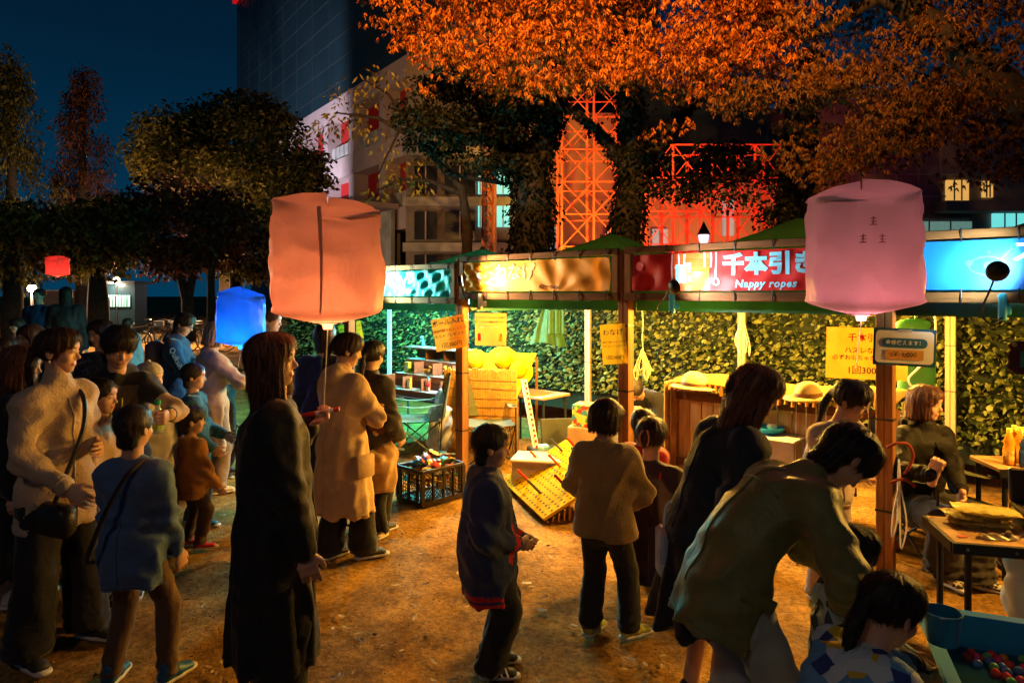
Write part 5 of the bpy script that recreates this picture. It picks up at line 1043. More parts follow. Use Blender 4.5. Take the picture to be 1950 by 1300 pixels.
# --- 14 girl in varsity jacket, 15 toddler
p = at(706, 5.05)
b, i_ = person('girl in dark varsity jacket with white stripes and low ponytail', p, -28, 1.40, hair=('pony', -.02, 'black'), head=(5, 8, 0), top=dict(mat=[C_CHAR, C_WHITE], hem=.10, ease=.045, collar='high', paint=lambda c, mi, k: mi.__setitem__((np.abs((c - k['hem']) @ k['ax'] + .05) < .014) | (np.abs((c - k['hem']) @ k['ax'] + .015) < .010), 1)), bottom=dict(mat=C_BLACK, ease=.03), shoes=(S_DARK, S_SOLE), arms={1: dict(to=(.20, .08, .70))})
p = at(722, 4.98); person('toddler in tan padded coat and cream boots, hand at mouth', p, 150, .86, hh=.18, sex='k', hair=('bowl', .0, 'brown'), head=(-10, 5, 0), arms={-1: dict(to=(-.02, .14, .60), pole=(-1, 0, -.8), hand='grip'), 1: dict(to=(.04, .15, .60), pole=(1, 0, -.6), hand='grip')}, top=dict(mat=C_TAN, hem=.10, ease=.05, collar='hood', fold=.010), bottom=dict(mat=C_BLACK, ease=.015), shoes=(S_CREAM, S_SOLE, 1))
# --- 16, 17 behind the orange lantern
p = at(618, 5.7); person('broad person in black jacket behind the ponytail woman', p, -5, 1.50, sex='m', hair=('mid', 0, 'black'), top=dict(mat=C_BLACK, hem=.1, ease=.05), bottom=dict(mat=C_BLACK), shoes=(S_DARK, S_SOLE), res=.018)
p = at(514, 6.8); person('person in teal top with short hair behind the blue lantern', p, -100, 1.60, sex='m', hair=('short', 0, 'dark'), head=(0, 5, 0), top=dict(mat=C_TEAL, hem=.1, ease=.035), bottom=dict(mat=C_BLACK), shoes=(S_DARK, S_SOLE), res=.018)
# --- 18 varsity boy
C_REDS = cloth('red_trim', (.55, .02, .02)); p = at(930, 3.18); y = -84
def vpaint(c, mi, k):
    h_ = (c - k['hem']) @ k['ax']; mi[(np.abs(h_ + .042) < .011) | (np.abs(h_ + .014) < .008)] = 1
    for q in (-1, 1):
        ax_ = k['wr'][q] - k['el'][q]; ax_ = ax_ / np.linalg.norm(ax_); t_ = (c - k['wr'][q]) @ ax_; d_ = np.linalg.norm(c - k['wr'][q], axis=1); mi[(d_ < .09) & (np.abs(t_ + .012) < .012)] = 1
    mi[np.linalg.norm(c - (k['neck'] - k['fwd'] * .08 + k['up'] * .03), axis=1) < .075] = 2
b, i_ = person('boy in navy varsity jacket with red trim and grey hood, in profile', p, y, 1.14, sex='k', hair=('short', .0, 'black'), head=(0, 4, 0), arms={1: dict(to=lc(p, y, P(985, 1035, 3.08)), pole=(.5, -1, -.3), hand='grip', palm=(-1, 0, .3)), -1: dict(to=lc(p, y, P(992, 1022, 3.26)), pole=(-.5, -1, -.3), hand='grip', palm=(1, 0, .2))}, legs={1: dict(to=(.06, .0, .055), yaw=-4), -1: dict(to=(-.06, .02, .055), yaw=4)}, top=dict(mat=[C_NAVY, C_REDS, C_GREYH], hem=.185, ease=.055, sleeve=.04, cuff=.35, fold=.009, flare=-.005, collar='hood', paint=vpaint), bottom=dict(mat=C_BLACK, ease=.03, flare=.012), shoes=(S_DARK, S_SOLE), res=.011)
for k in range(6):
    q_ = i_['cast'](i_['neck'] + i_['rgt'] * .02 + (i_['p0'] - A3((0, 0, .12)) - i_['neck']) * (.16 + k * .14), i_['fwd'], .3)
    if q_ is not None: pm('snap_button', MB().sphere(q_, .007, 6, 5), GREYM, b)
for q in (1,):
    for k in range(3): pm('shoe_stripe', MB().bar((.06 + .047, .03 + k * .026, .022), (.06 + .036, .015 + k * .026, .062), .009, .004), PWHITE, b, False)
# --- 19 boy in wool sweater
p = at(1152, 3.50); person('boy in fuzzy brown sweater and black trousers, seen from behind', p, -22, 1.205, sex='k', hair=('bowl', .02, 'dark'), head=(-20, 6, 0), arms={1: dict(to=(.10, .20, .62), pole=(1, -.4, -.3)), -1: dict(to=(-.12, .2, .62), pole=(-1, -.4, -.3))}, legs={1: dict(to=(.115, .03, .058), yaw=-38), -1: dict(to=(-.075, -.01, .058), yaw=-12)}, top=dict(mat=C_WOOL, hem=.055, ease=.045, sleeve=.032, fold=.008, collar='high', cuff=.3), bottom=dict(mat=C_BLACK, ease=.022, flare=.008, crop=.02), shoes=(S_YEL, S_SOLE), res=.012)
# --- 20 red boy
p = at(1224, 4.25); person('child in red top half hidden behind the sweater boy', p, -30, 1.03, sex='k', hair=('short', .0, 'black'), head=(5, 5, 0), top=dict(mat=C_RED, hem=.1, ease=.035), bottom=dict(mat=C_BLACK), shoes=(S_DARK, S_SOLE), res=.016)
# --- 21 crouching woman with hair clip
p = at(1238, 3.92); b, i_ = person('crouching woman in dark jacket with hair held by a claw clip', p, -14, 1.55, hair=('bun', .0, 'dark'), head=(-15, 8, 0), pel=(0, -.12, -.50), lean=22, arms={1: dict(to=(.06, .32, .60), pole=(1, 0, -.8)), -1: dict(to=(-.1, .32, .58), pole=(-1, 0, -.8))}, legs={1: dict(to=(.13, .10, .075), pole=(.5, 1, .6), yaw=-14), -1: dict(to=(-.13, .08, .075), pole=(-.5, 1, .6), yaw=14)}, top=dict(mat=C_MAROON, hem=.07, ease=.04, fold=.010, collar='crew'), bottom=dict(mat=C_MAUVE, ease=.03), shoes=(S_DARK, S_SOLE))
for s_ in (-1, 1): pm('hair_clip', MB().tube([i_['hc'] + i_['Rh'] @ A3((s_ * (.012 + .016 * math.sin(a)), -.128 - .012 * math.sin(a), -.045 + .09 * a / 3.14)) for a in np.linspace(0, 3.14, 8)], .006, 6), mat('tortoise', (.42, .20, .10), rough=.25), b)
nk = i_['neck']; strap(b, [nk + A3((.05, .05, .03)), nk + A3((.06, -.08, .0)), nk + A3((.02, -.14, -.10)), nk + A3((-.06, -.16, -.22))], .008, C_RED)
# --- 22 long haired woman
p = at(1335, 2.82); y = -74
b, i_ = person('woman with long brown hair and dark flared dress leaning forward', p, y, 1.50, hair=[('long', .02, 'brown'), ('bun', 0, 'dark')], head=(-26, 24, 0), lean=32, arms={1: dict(to=lc(p, y, P(1432, 990, 2.75)), pole=(.6, -1, -.3)), -1: dict(to=lc(p, y, P(1450, 905, 3.0)), pole=(-.6, -1, -.3))}, top=dict(mat=C_DKBL, hem=.02, ease=.035, sleeve=.03, collar='crew', name='blouse'), bottom=dict(kind='skirt', name='skirt', mat=C_BLACK, hem=.27, flare=.10, ease=.04, vfold=.02), shoes=(S_DARK, S_BLK))
pm('bag_strap', MB().tube(spline([i_['sh'][1] + A3((-.02, -.03, .05)), i_['chest'] + A3((.10, .10, 0)), i_['waist'] + A3((.16, .14, 0)), i_['p0'] + A3((.2, .1, .0))]), .005, 6), mat('gold_chain', (.5, .36, .16), rough=.4, metal=.5), b)
# --- 23 bending person in olive jacket, 24 toddler, 25 girl
p = at(1432, 2.42); y = -80
b, i_ = person('person in olive quilted jacket and pale jeans bending over a toddler', p, y, 1.53, sex='m', hair=('mid', .03, 'black'), head=(0, 58, 0), lean=64, pel=(0, -.10, -.02), arms={1: dict(to=lc(p, y, P(1608, 1150, 2.25)), pole=(.9, -.2, -1), hand='relax'), -1: dict(to=lc(p, y, P(1640, 1120, 2.5)), pole=(-.6, -.2, -1))}, legs={1: dict(to=(.09, .03, .075), yaw=-8), -1: dict(to=(-.09, -.10, .075), yaw=8)}, top=dict(mat=C_OLIVE, hem=.12, ease=.034, sleeve=.034, fold=.008, collar='lapel'), bottom=dict(mat=C_PALEJ, ease=.03, flare=.03), shoes=(S_DARK, S_SOLE), res=.012)
for q_, ln in ((i_['waist'] + i_['rgt'] * .06, .1), (i_['chest'] - i_['up'] * .02, .16)):
    pass
rr_ = []
for k in range(13):
    h_ = i_['cast'](i_['chest'] - i_['up'] * .02 + i_['rgt'] * (k - 6) * .02, -i_['fwd'], .3)
    if h_ is not None: rr_.append(h_)
if len(rr_) > 4: pm('yoke_seam', MB().tube(rr_, .0035, 5), C_OLIVE, b)
h_ = i_['cast'](i_['p0'] + i_['up'] * .02, i_['rgt'], .3)
if h_ is not None: pm('pocket_flap', MB().box(h_, (.012, .13, .045), m=Matrix.Rotation(R(-28), 3, 'X'), bev=.004), C_OLIVE, b)
p = at(1600, 2.34); person('toddler with dark hair in pale camouflage top, held by the olive jacket', p, -98, .955, hh=.19, sex='k', hair=('mid', .0, 'black'), head=(5, 14, 0), top=dict(mat=C_CAMO, hem=.1, ease=.03, collar='hood'), bottom=dict(mat=C_BLACK), shoes=(S_DARK, S_SOLE), arms={1: dict(to=(.06, .24, .50)), -1: dict(to=(-.06, .24, .5))})
p = at(1572, 1.86); y = -70; b, i_ = person('girl with ponytail in bright floral top, leaning to the tub at bottom right', p, y, 1.03, sex='k', hair=[('pony', .0, 'black')], head=(0, 24, 0), lean=52, top=dict(mat=C_FLOR, hem=.12, ease=.04, collar='crew'), bottom=dict(mat=C_BROWN), shoes=(S_DARK, S_SOLE), arms={1: dict(to=(.10, .46, .36)), -1: dict(to=(-.06, .48, .40))})
# --- 26 girl leaning on the post
p = at(1572, 3.95); y = -158
b, i_ = person('girl with dark fringe in beige fleece leaning against the near post', p, y, 1.29, hair=[('pony', .06, 'black')], head=(26, 20, 0), lean=24, arms={1: dict(to=lc(p, y, P(1668, 935, 4.02)), pole=(.5, 0, -1), hand='grip'), -1: dict(to=lc(p, y, P(1674, 930, 4.30)), pole=(-1, 0, -.6), hand='grip')}, top=dict(mat=C_FLEECE, hem=.08, ease=.04), bottom=dict(mat=C_FLEECE, ease=.02), shoes=(S_DARK, S_SOLE))
# --- 27 seated woman
p = at(1800, 4.25); y = 192
b, i_ = person('seated woman with short brown hair in black rain jacket', p, y, 1.56, hair=('bob', .03, 'brown'), head=(22, 4, 0), pel=(0, -.22, -.40), lean=8, arms={1: dict(to=lc(p, y, P(1778, 905, 3.98)), pole=(1, -.2, -1), hand='grip', palm=(-1, -.4, 0), dir=(-.2, .1, 1)), -1: dict(to=lc(p, y, P(1838, 968, 3.92)), pole=(-1, -.4, -.6), hand='relax')}, legs={1: dict(to=lc(p, y, P(1795, 1092, 4.16)), pole=(.2, 1, .6), yaw=0), -1: dict(to=lc(p, y, P(1852, 1100, 4.10)), pole=(-.2, 1, .6), yaw=35)}, top=dict(mat=C_RAIN, hem=.05, ease=.04, sleeve=.03, fold=.008, collar='hood'), bottom=dict(mat=C_CHAR, ease=.04, flare=.03, fold=.010), shoes=(S_CHK, S_SOLE), res=.012)
# --- 28 helper bent down behind the boxes
p = S(.95, 2.0); person('helper in dark clothes bent down in the shade behind the boxes', p, 150, 1.6, sex='m', hair=('short', 0, 'black'), head=(0, 60, 0), pel=(0, 0, -.45), lean=70, arms={1: dict(to=(.1, .5, .45)), -1: dict(to=(-.1, .5, .5))}, legs={1: dict(to=(.13, .1, .075), pole=(.5, 1, .6)), -1: dict(to=(-.13, .1, .075), pole=(-.5, 1, .6))}, top=dict(mat=C_BLACK, hem=.06, ease=.03), bottom=dict(mat=C_BLACK), shoes=(S_DARK, S_SOLE), res=.018)
# --- far crowd at left
p = at(75, 11.5); person('man in navy jacket and tan trousers under the far red lantern', p, 175, 1.84, sex='m', hair=('short', 0, 'black'), top=dict(mat=C_NAVY, hem=.1, ease=.05), bottom=dict(mat=C_TANP, ease=.03), shoes=(S_DARK, S_SOLE), res=.022)
p = at(126, 10.8); person('tall woman in long black coat, dark against the far lights', p, 20, 1.86, hair=('lob', 0, 'black'), top=dict(mat=C_COAT, hem=.3, ease=.05, flare=.05, follow=0, name='coat'), bottom=dict(mat=C_BLACK), shoes=(S_DARK, S_SOLE), res=.022)
p = at(32, 9.2); person('child in dusty pink top far at left', p, 160, 1.42, sex='k', hair=('bowl', 0, 'black'), top=dict(mat=C_PINK, hem=.1, ease=.04), bottom=dict(mat=C_BLACK), shoes=(S_DARK, S_SOLE), res=.022)
p = at(243, 11); person('small child in pale blue top in the dark middle distance', p, 10, 1.36, sex='k', hair=('short', 0, 'black'), top=dict(mat=cloth('pale_blue', (.20, .32, .38)), hem=.1, ease=.04), bottom=dict(mat=C_BLACK), shoes=(S_DARK, S_SOLE), res=.022)
p = at(196, 5.5); person('woman in dark print top peering over the man with lime zips', p, 185, 1.54, hair=('bob', .05, 'dark'), head=(-20, 8, 0), top=dict(mat=C_DOTS, hem=.1, ease=.03), bottom=dict(mat=C_BLACK), shoes=(S_DARK, S_SOLE), res=.02)
p = at(425, 6.6); person('small dark haired child behind the trench coat woman', p, -90, 1.13, sex='k', hair=('short', 0, 'black'), top=dict(mat=C_BLACK, hem=.1, ease=.03), bottom=dict(mat=C_BLACK), shoes=(S_DARK, S_SOLE), res=.02)
# ================================================================ lanterns
def paper(name, c, trl=.55): return mat(name, c, rough=.4, var=.05, vs=7, bump=.3, bs=60, trl=trl, spec=.45, wr=.5, ws=7)
def lantern(lab, base, w, h, m, lcol, p, seed, rz=0., string=None, seam=True, puff=1., lpos=.14):
    """base = bottom tip of the paper bag"""
    r = np.random.default_rng(seed); ph = r.uniform(0, 6.28, 9); t = thing('paper_lantern', lab, 'lantern', base, rz, 'floating paper lanterns on sticks'); mb = MB(); nu, nv = 80, 44; V = []
    prof = [(.0, .10), (.02, .26), (.05, .60), (.085, .90), (.12, .985), (.3, 1.0), (.6, 1.0), (.82, .985), (.89, .95), (.94, .80), (.975, .52), (.995, .22), (1.0, .02)]
    pz = np.linspace(0, 1, nv + 1) ** 1.0
    for j in range(nv + 1):
        zf = pz[j]; rad = np.interp(zf, [q[0] for q in prof], [q[1] for q in prof])
        for i in range(nu):
            a = 2 * math.pi * i / nu; ca, sa = math.cos(a), math.sin(a); ex = 3.6 if .1 < zf < .93 else 2.6; k = (abs(ca) ** ex + abs(sa) ** ex) ** (-1 / ex)
            corner = abs(math.sin(2 * a)) ** 6; sp = corner * (.16 * math.exp(-((zf - .90) / .03) ** 2) + .10 * math.exp(-((zf - .10) / .03) ** 2))
            wr_ = .024 * math.sin(3 * a + 6 * zf + ph[0]) + .012 * math.sin(7 * a - 9 * zf + ph[1]) + .008 * math.sin(13 * a + 5 * zf + ph[2]) + .012 * math.sin(19 * zf + 2 * a + ph[3]) * (zf > .75)
            sag = .045 * math.sin(2 * a + ph[4]) * (zf > .85) + .02 * math.sin(3 * a + ph[5]) * (zf > .8)
            crs = float(wnoise(np.float64(3 * ca), np.float64(3 * sa), np.float64(5 * zf), seed, 2.2)); rr = rad * k * (1 + sp + wr_ - .03 * (1 - 2.4 * abs(crs))) * w / 2 * puff; V.append((rr * ca, rr * sa, (zf + sag) * h))
    mb.add(V, [(j * nu + i, j * nu + (i + 1) % nu, (j + 1) * nu + (i + 1) % nu, (j + 1) * nu + i) for j in range(nv) for i in range(nu)])
    sh = part('shell', mb, m, t, smooth=True)
    if seam:
        an = -math.pi / 2 - .08; ex = 3.6; k = (abs(math.cos(an)) ** ex + abs(math.sin(an)) ** ex) ** (-1 / ex)
        part('seam', MB().tube([((.004 + w / 2 * k) * math.cos(an + .03 * math.sin(z * 4)), (w / 2 * k * 1.0 + .004) * math.sin(an), h * z) for z in np.linspace(.1, .9, 14)], [.004 + .005 * z for z in np.linspace(0, 1, 14)], 6), m, sh, smooth=True)
    part('bottom_ring', MB().tube([(w * .5 * .26 * math.cos(a), w * .5 * .26 * math.sin(a), h * .018) for a in np.linspace(0, 6.283, 17)[:-1]], .004, 6, closed=True), GREYM, t)
    part('light_base', MB().lathe([(.018, -.02), (.022, -.005), (.02, .02), (.008, .03)], n=10), mat('led_' + str(seed), lcol, emit=lcol, es=5), t)
    lamp('POINT', Vector(base) + Vector((0, 0, h * lpos)), p, lcol, t, .035); lamp('POINT', Vector(base) + Vector((.01, -.02, h * .045)), p * .16, (lcol[0], lcol[1] * .7, lcol[2] * .8), t, .015)
    if string: part('string', MB().tube([(0, 0, -.02), Matrix.Rotation(-rz, 3, 'Z') @ (Vector(string) - Vector(base))], .0022, 5), PWHITE, t)
    return t
zL = 2.95
stick_end = P(616, 784, 2.98)
lantern('large peach lit paper lantern above the woman in black coat', P(624, 618, zL), .455, .535, paper('lantern_peach', (.74, .55, .47)), (1, .27, .09), 3.6, 3, rz=R(12), string=stick_end)
lantern('glowing blue paper lantern beside the blonde woman', P(459, 660, 5.6), .37, .47, paper('lantern_blue_paper', (.10, .40, .80)), (.01, .22, 1), 6.5, 8, rz=R(20), string=P(452, 705, 5.8), seam=False)
lantern('pinkish white paper lantern floating before the blue banner', P(1640, 602, 2.95), .425, .56, paper('lantern_white', (.70, .66, .70)), (1, .30, .33), 1.7, 12, rz=R(-16), string=P(1630, 700, 2.9), seam=False, lpos=.055)
lantern('small far red lit lantern under the dark trees', P(110, 526, 16), .42, .46, paper('lantern_far', (.7, .4, .35)), (1, .05, .03), 5, 17, seam=False)
t = [o for o in COL.objects if o.get('label', '').startswith('pinkish white')][0]
lamp('POINT', P(1655, 590, 2.95), .55, (1, .02, .01), t, .02)
for x, y in ((1608, 432), (1590, 463), (1624, 463)):
    c = P(x, y, 2.95); c = c + Vector((0, -.237, 0))
    part('red_stamp', MB().bar(c + Vector((-.012, 0, .01)), c + Vector((.012, 0, .012)), .003, .004).bar(c + Vector((-.01, 0, -.002)), c + Vector((.012, 0, -.001)), .003, .004).bar(c + Vector((-.002, 0, -.016)), c + Vector((0, 0, .02)), .003, .004).bar(c + Vector((-.014, 0, -.014)), c + Vector((.012, 0, -.013)), .003, .005), mat('stamp_red', (.56, .27, .30)), t, True)
st = thing('lantern_stick', 'red and white plastic stick held by the woman in black', 'stick', P(612, 785, 2.98))
a_, b_ = P(574, 792, 2.98), P(646, 778, 2.98)
part('handle', MB().tube([a_, a_.lerp(b_, .38)], .011, 8), mat('stick_red', (.6, .05, .02), rough=.3), st, True); part('sleeve', MB().tube([a_.lerp(b_, .38), a_.lerp(b_, .86)], .0105, 8), PWHITE, st, True); part('tip', MB().tube([a_.lerp(b_, .86), b_], .010, 8), mat('stick_red', (.6, .05, .02)), st, True)
ph_ = thing('phone', 'phone held up by the blonde woman', 'phone', wrp); part('case', MB().box((0, 0, .03), (.075, .01, .15), R(-40), bev=.004), BLACK, ph_); part('screen', MB().box((0, .0065, .03), (.066, .002, .14), R(-40)), mat('dim_screen', (.2, .2, .22), emit=(.6, .7, .8), es=.25), ph_)

# ================================================================ paper signs
S_OR = mat('sign_orange', (.60, .22, .018), rough=.5, trl=.25, var=.06); S_YE = mat('sign_yellow', (.66, .38, .015), rough=.5, trl=.25, var=.06); INK = mat('ink_dark', (.035, .018, .012), rough=.6); INKR = mat('ink_red', (.50, .02, .02), rough=.6); INKO = mat('ink_orange', (.45, .12, .01), rough=.6); INKB = mat('ink_blue', (.02, .06, .20)); S_WH = mat('sign_white', (.68, .66, .62), rough=.4)
FACE = Vector((-.25, -1, .0))
def sign(lab, x, y, z, w, h, m, lines, tilt=0., face=FACE, curl=.0, group='paper signs', extra=None, skew=0.):
    """x,y centre in photo pixels at depth z; w,h pixels; lines: text, size px, offset px from centre, ink"""
    k = z / F; c = P(x, y, z); n = Vector(face).normalized(); xd = Vector((0, 0, 1)).cross(n).normalized(); fr = face_frame(c, xd, n, R(tilt)); t = thing('paper_sign', lab, 'sign', c, 0, group); W, H = w * k, h * k
    def bend(x_, y_): return curl * math.sin(x_ / W * 5 + 1) * .5 + curl * math.cos((x_ + y_) / W * 4)
    def fn(u, v): return fr @ Vector(((u - .5) * W, (v - .5) * H + skew * (u - .5) * W, bend((u - .5) * W, (v - .5) * H)))
    part('sheet', MB().grid(fn, 10, 10), m, t, True, smooth=True)
    for body, sz, oy, ink, *ox in lines:
        o = fr @ Matrix.Translation(((ox[0] if ox else 0) * k, -oy * k, .003)); lettering(body, sz * k, o, ink, t, .015, warp=(lambda co, oy=oy: bend(co.x, co.y - oy * k)) if curl else None)
    if extra: extra(t, fr, k)
    return t
sign('orange ball game price sign on the post below the teal banner', 856, 634, 6.52, 66, 62, S_OR, [('ボール入れ', 12.5, -21, INKB), ('5段中1個でも入ったら', 7.2, -6, INKR), ('おもちゃプレゼント！', 7.6, 4, INK), ('※くわしくはスタッフまで', 3.6, 12, INKR), ('1回300円', 11, 22, INK)], tilt=11, curl=.006)
def qr_x(t, fr, k):
    for x in (-22, 20): part('mascot_panel', MB().add([fr @ Vector(((x + a) * k, (-15 + b) * k, .003)) for a, b in ((-3, -7), (3, -7), (3, 7), (-3, 7))], [(0, 1, 2, 3)]), INKR, t, True)
sign('orange notice with three lines of print under the green valance', 934, 627, 6.85, 62, 62, S_OR, [('トライハートジャパン公演の', 4.6, -22, INK), ('楽しいイベント情報が盛り沢山！', 4.2, -14, INK), ('公式サイトはこちら！', 4.4, -5, PWHITE)], tilt=0, curl=.003, extra=qr_x)
sign('crumpled yellow ring-toss price sign beside the middle post', 1169, 655, 5.42, 48, 76, S_YE, [('わなげ', 13, -22, INKB), ('5段中1個でも入ったら', 4.6, -4, INK), ('おもちゃプレゼント', 5, 4, INK), ('1回300円', 9, 26, INK)], tilt=5, curl=.012)
sign('small tilted yellow price sign behind the peach lantern', 668, 632, 8.05, 48, 34, S_YE, [('5段中1個でも入ったら', 4.6, -8, INK), ('おもちゃプレゼント', 5, 0, INK), ('1回300円', 9, 10, INKB)], tilt=14, curl=.006)
sign('large orange string-pull price sign behind the near post', 1650, 673, 4.42, 142, 98, mat('sign_amber', (.66, .30, .022), rough=.5, trl=.3), [('千本引き', 17, -29, INKR), ('ハズレなし！', 13, -5, INK), ('必ずおもちゃがもらえる', 11, 9, INK), ('1回300円', 17, 33, INK)], tilt=-1, curl=.003)
def coup(t, fr, k):
    def rr(x0, y0, x1, y1, r, z, m, nm):
        pts = []
        for cx, cy_, a0 in ((x1 - r, y1 - r, 0), (x0 + r, y1 - r, 90), (x0 + r, y0 + r, 180), (x1 - r, y0 + r, 270)): pts += [(cx + r * math.cos(R(a0 + a)), cy_ + r * math.sin(R(a0 + a))) for a in (0, 30, 60, 90)]
        part(nm, MB().add([fr @ Vector((a * k, b * k, z)) for a, b in pts], [tuple(range(len(pts)))]), m, t, True)
    rr(-50, -31, 50, 31, 7, .0025, S_WH, 'white_field'); rr(-39, -1, 39, 17, 8, .005, mat('coupon_blue', (.01, .10, .22)), 'blue_pill'); rr(-33, -24, 33, -5, 2, .005, mat('coupon_gold', (.55, .26, .06)), 'ticket_drawing')
    lettering('金券使えます！', 9.5, fr @ Matrix.Translation((0, 8 * k, .0075)), PWHITE, t) if False else None
    lettering('金券使えます！', 9.5 * k, fr @ Matrix.Translation((0, 8 * k, .0075)), PWHITE, t); lettering('￥ 1,000', 12 * k, fr @ Matrix.Translation((0, -14 * k, .0075)), INK, t)
    part('tape', MB().add([fr @ Vector((a * k, b * k, .006)) for a, b in ((-12, 28), (12, 28), (12, 34), (-12, 34))], [(0, 1, 2, 3)]), mat('tape', (.5, .48, .44), rough=.3, alpha=.6), t, True)
sign('white and blue framed coupon sign tied to the near post', 1722, 661, 4.07, 108, 71, mat('coupon_frame', (.012, .075, .15), rough=.4), [], tilt=-2, extra=coup)
t = thing('hanging_board', 'dark cut-out board hanging at the right edge', 'sign', P(1945, 680, 3.6)); k = 3.6 / F
outl = [(-27, -20), (-22, -8), (-26, 2), (-18, 14), (-24, 24), (-10, 30), (40, 32), (40, -34), (-10, -32)]
part('board', MB().prism(outl, lambda x, y: Vector((x * k, 0, y * k)), lambda x, y: Vector((x * k, .012, y * k))), mat('board_dark', (.03, .012, .014), rough=.5), t)
part('cut_out', MB().box((8 * k, -.004, -4 * k), (22 * k, .006, 30 * k)), mat('board_teal', (.02, .16, .20), rough=.5), t); part('eyelet', MB().lathe([(.012, -.004), (.012, .004)], (-14 * k, -.004, 24 * k), 10, Matrix.Rotation(R(90), 3, 'X')), mat('brass', (.5, .35, .12), metal=.7, rough=.35), t)

# ================================================================ shelf stall
BRN = mat('brown_board', (.22, .085, .035), rough=.6, var=.2, stretch=(.8, 6, 6)); LGT = mat('grey_shelf_top', (.45, .43, .38), rough=.6)
sh_b = P(785, 560, 8.05); sh_b.z = 0; t = thing('display_shelf', 'stepped brown shelf with three tiers of toys', 'shelf', sh_b, SYAW); Wd = 1.0
tiers = [(.60, -.02, .16), (.76, .16, .18), (.92, .34, .16)]
for k, (z, y, dz) in enumerate(tiers):
    part('tier_board', MB().box((0, y + .08, z + .01), (Wd, .19, .02)), LGT, t)
    part('front_rail', MB().box((0, y - .013, z - .02), (Wd, .014, .06)), BRN, t)
    part('back_panel', MB().box((0, y + .17, z + .10), (Wd - .01, .012, .15)), mat('shelf_dark', (.08, .035, .018), rough=.7), t)
    for j in range(1 if k else 0, 4): part('divider', MB().box((-Wd / 2 + j * Wd / 3 + (.006 if j == 0 else 0), y + .085, z + .095), (.012, .15, .14)), BRN, t)
    part('side_panel', MB().box((Wd / 2 + .008, y + .08, z + .03), (.014, .19, .18)), BRN, t)
part('top_board', MB().box((0, .42, 1.085), (Wd + .02, .2, .018)), LGT, t); part('side_panel', MB().box((Wd / 2 + .02, .44, .82), (.016, .18, .5)), BRN, t)
tb = thing('folding_table', 'low dark table carrying the toy shelf', 'table', sh_b, SYAW, 'folding tables in the stalls')
part('table_top', MB().box((0, .16, .535), (1.15, .5, .03), bev=.006), mat('table_dark', (.06, .06, .065), rough=.5), tb)
for x in (-.52, .52):
    for yy in (-.05, .37): part('leg', MB().tube([(x, yy, 0), (x, yy, .52)], .014, 8), GREYM, tb)
def on_shelf(tier, u): 
    z, y, _ = tiers[tier] if tier < 3 else (1.075, .36, 0); return Vector(sh_b) + Matrix.Rotation(SYAW, 3, 'Z') @ Vector((u * Wd / 2, y + .07, z + .0205))
TOYO = mat('toy_orange', (.62, .24, .03), rough=.4); TOYY = mat('toy_yellow', (.75, .58, .03), rough=.4); TOYR = mat('toy_red', (.6, .03, .03), rough=.4); TOYB = mat('toy_blue', (.05, .3, .5), rough=.4); TOYW = mat('toy_white', (.7, .7, .68), rough=.4)
def animal(lab, pos, m, s=1., up=False, rz=0.):
    if up: pr = [U(ecap((0, 0, .03), (0, .0, .09), (.022, .018), (.016, .015)), .01), U(ellip((0, -.008, .118), (.018, .020, .018)), .01), U(ecap((0, -.02, .115), (0, -.035, .112), .008), .006), U(ecap((.012, -.005, 0), (.012, 0, .04), .010), .006), U(ecap((-.012, -.005, 0), (-.012, 0, .04), .010), .006), U(ecap((0, .015, .03), (0, .05, .02), .008, .003), .008), U(ecap((.014, -.01, .08), (.02, -.028, .07), .006), .006), U(ecap((-.014, -.01, .08), (-.02, -.028, .07), .006), .006)]
    else: pr = [U(ecap((-.03, 0, .05), (.035, 0, .055), (.018, .02)), .01), U(ecap((.035, 0, .055), (.055, 0, .09), .012, .012), .01), U(ecap((.052, 0, .095), (.08, 0, .09), .014, .008), .008), U(ecap((-.03, 0, .055), (-.075, 0, .075), .010, .003), .01)] + [U(ecap((x, y, .045), (x + .004, y * 1.2, .0), .009, .008), .008) for x in (-.025, .032) for y in (-.012, .012)]
    V, Q = net([(p_[0], p_[1], p_[2]) for p_ in pr], .006); o = link('toy_figure', npmesh('toy_figure', V * s, Q, m, True), None, lab, 'toy', 'toys on the shelf', None, pos, rz); WM[o.name] = Matrix.Translation(pos); return o
animal('orange toy animal on the middle tier, centre', on_shelf(1, .0), TOYO, 1.0, False, SYAW); animal('orange upright toy animal on the middle tier, right', on_shelf(1, .66), TOYO, 1.0, True, SYAW)
animal('small white toy figure on top of the shelf, centre', on_shelf(3, .0), TOYW, .9, True, SYAW); animal('small blue toy figure at the left of the shelf top', on_shelf(3, -.62), TOYB, 1., True, SYAW); animal('pale toy animal on the shelf top right of centre', on_shelf(3, .42), TOYW, .9, True, SYAW)
def toybox(lab, pos, m, d):
    tt = thing('toy_box', lab, 'toy box', pos, SYAW, 'toys on the shelf'); part('carton', MB().box((0, 0, d[2] / 2), d, bev=.003), m, tt); part('window', MB().box((0, -d[1] / 2 - .002, d[2] * .45), (d[0] * .6, .003, d[2] * .5)), TOYW, tt)
toybox('yellow toy box standing at the left of the middle tier', on_shelf(1, -.72), TOYY, (.08, .05, .13)); toybox('slim yellow toy box on the lowest tier', on_shelf(0, -.2), TOYY, (.035, .03, .13)); toybox('tan toy box on the shelf top at right', on_shelf(3, .8), TOYO, (.06, .04, .12))
nb = on_shelf(0, .45); t = thing('toy_soldier', 'red toy soldier with tall hat on the lowest tier', 'toy', nb, SYAW, 'toys on the shelf')
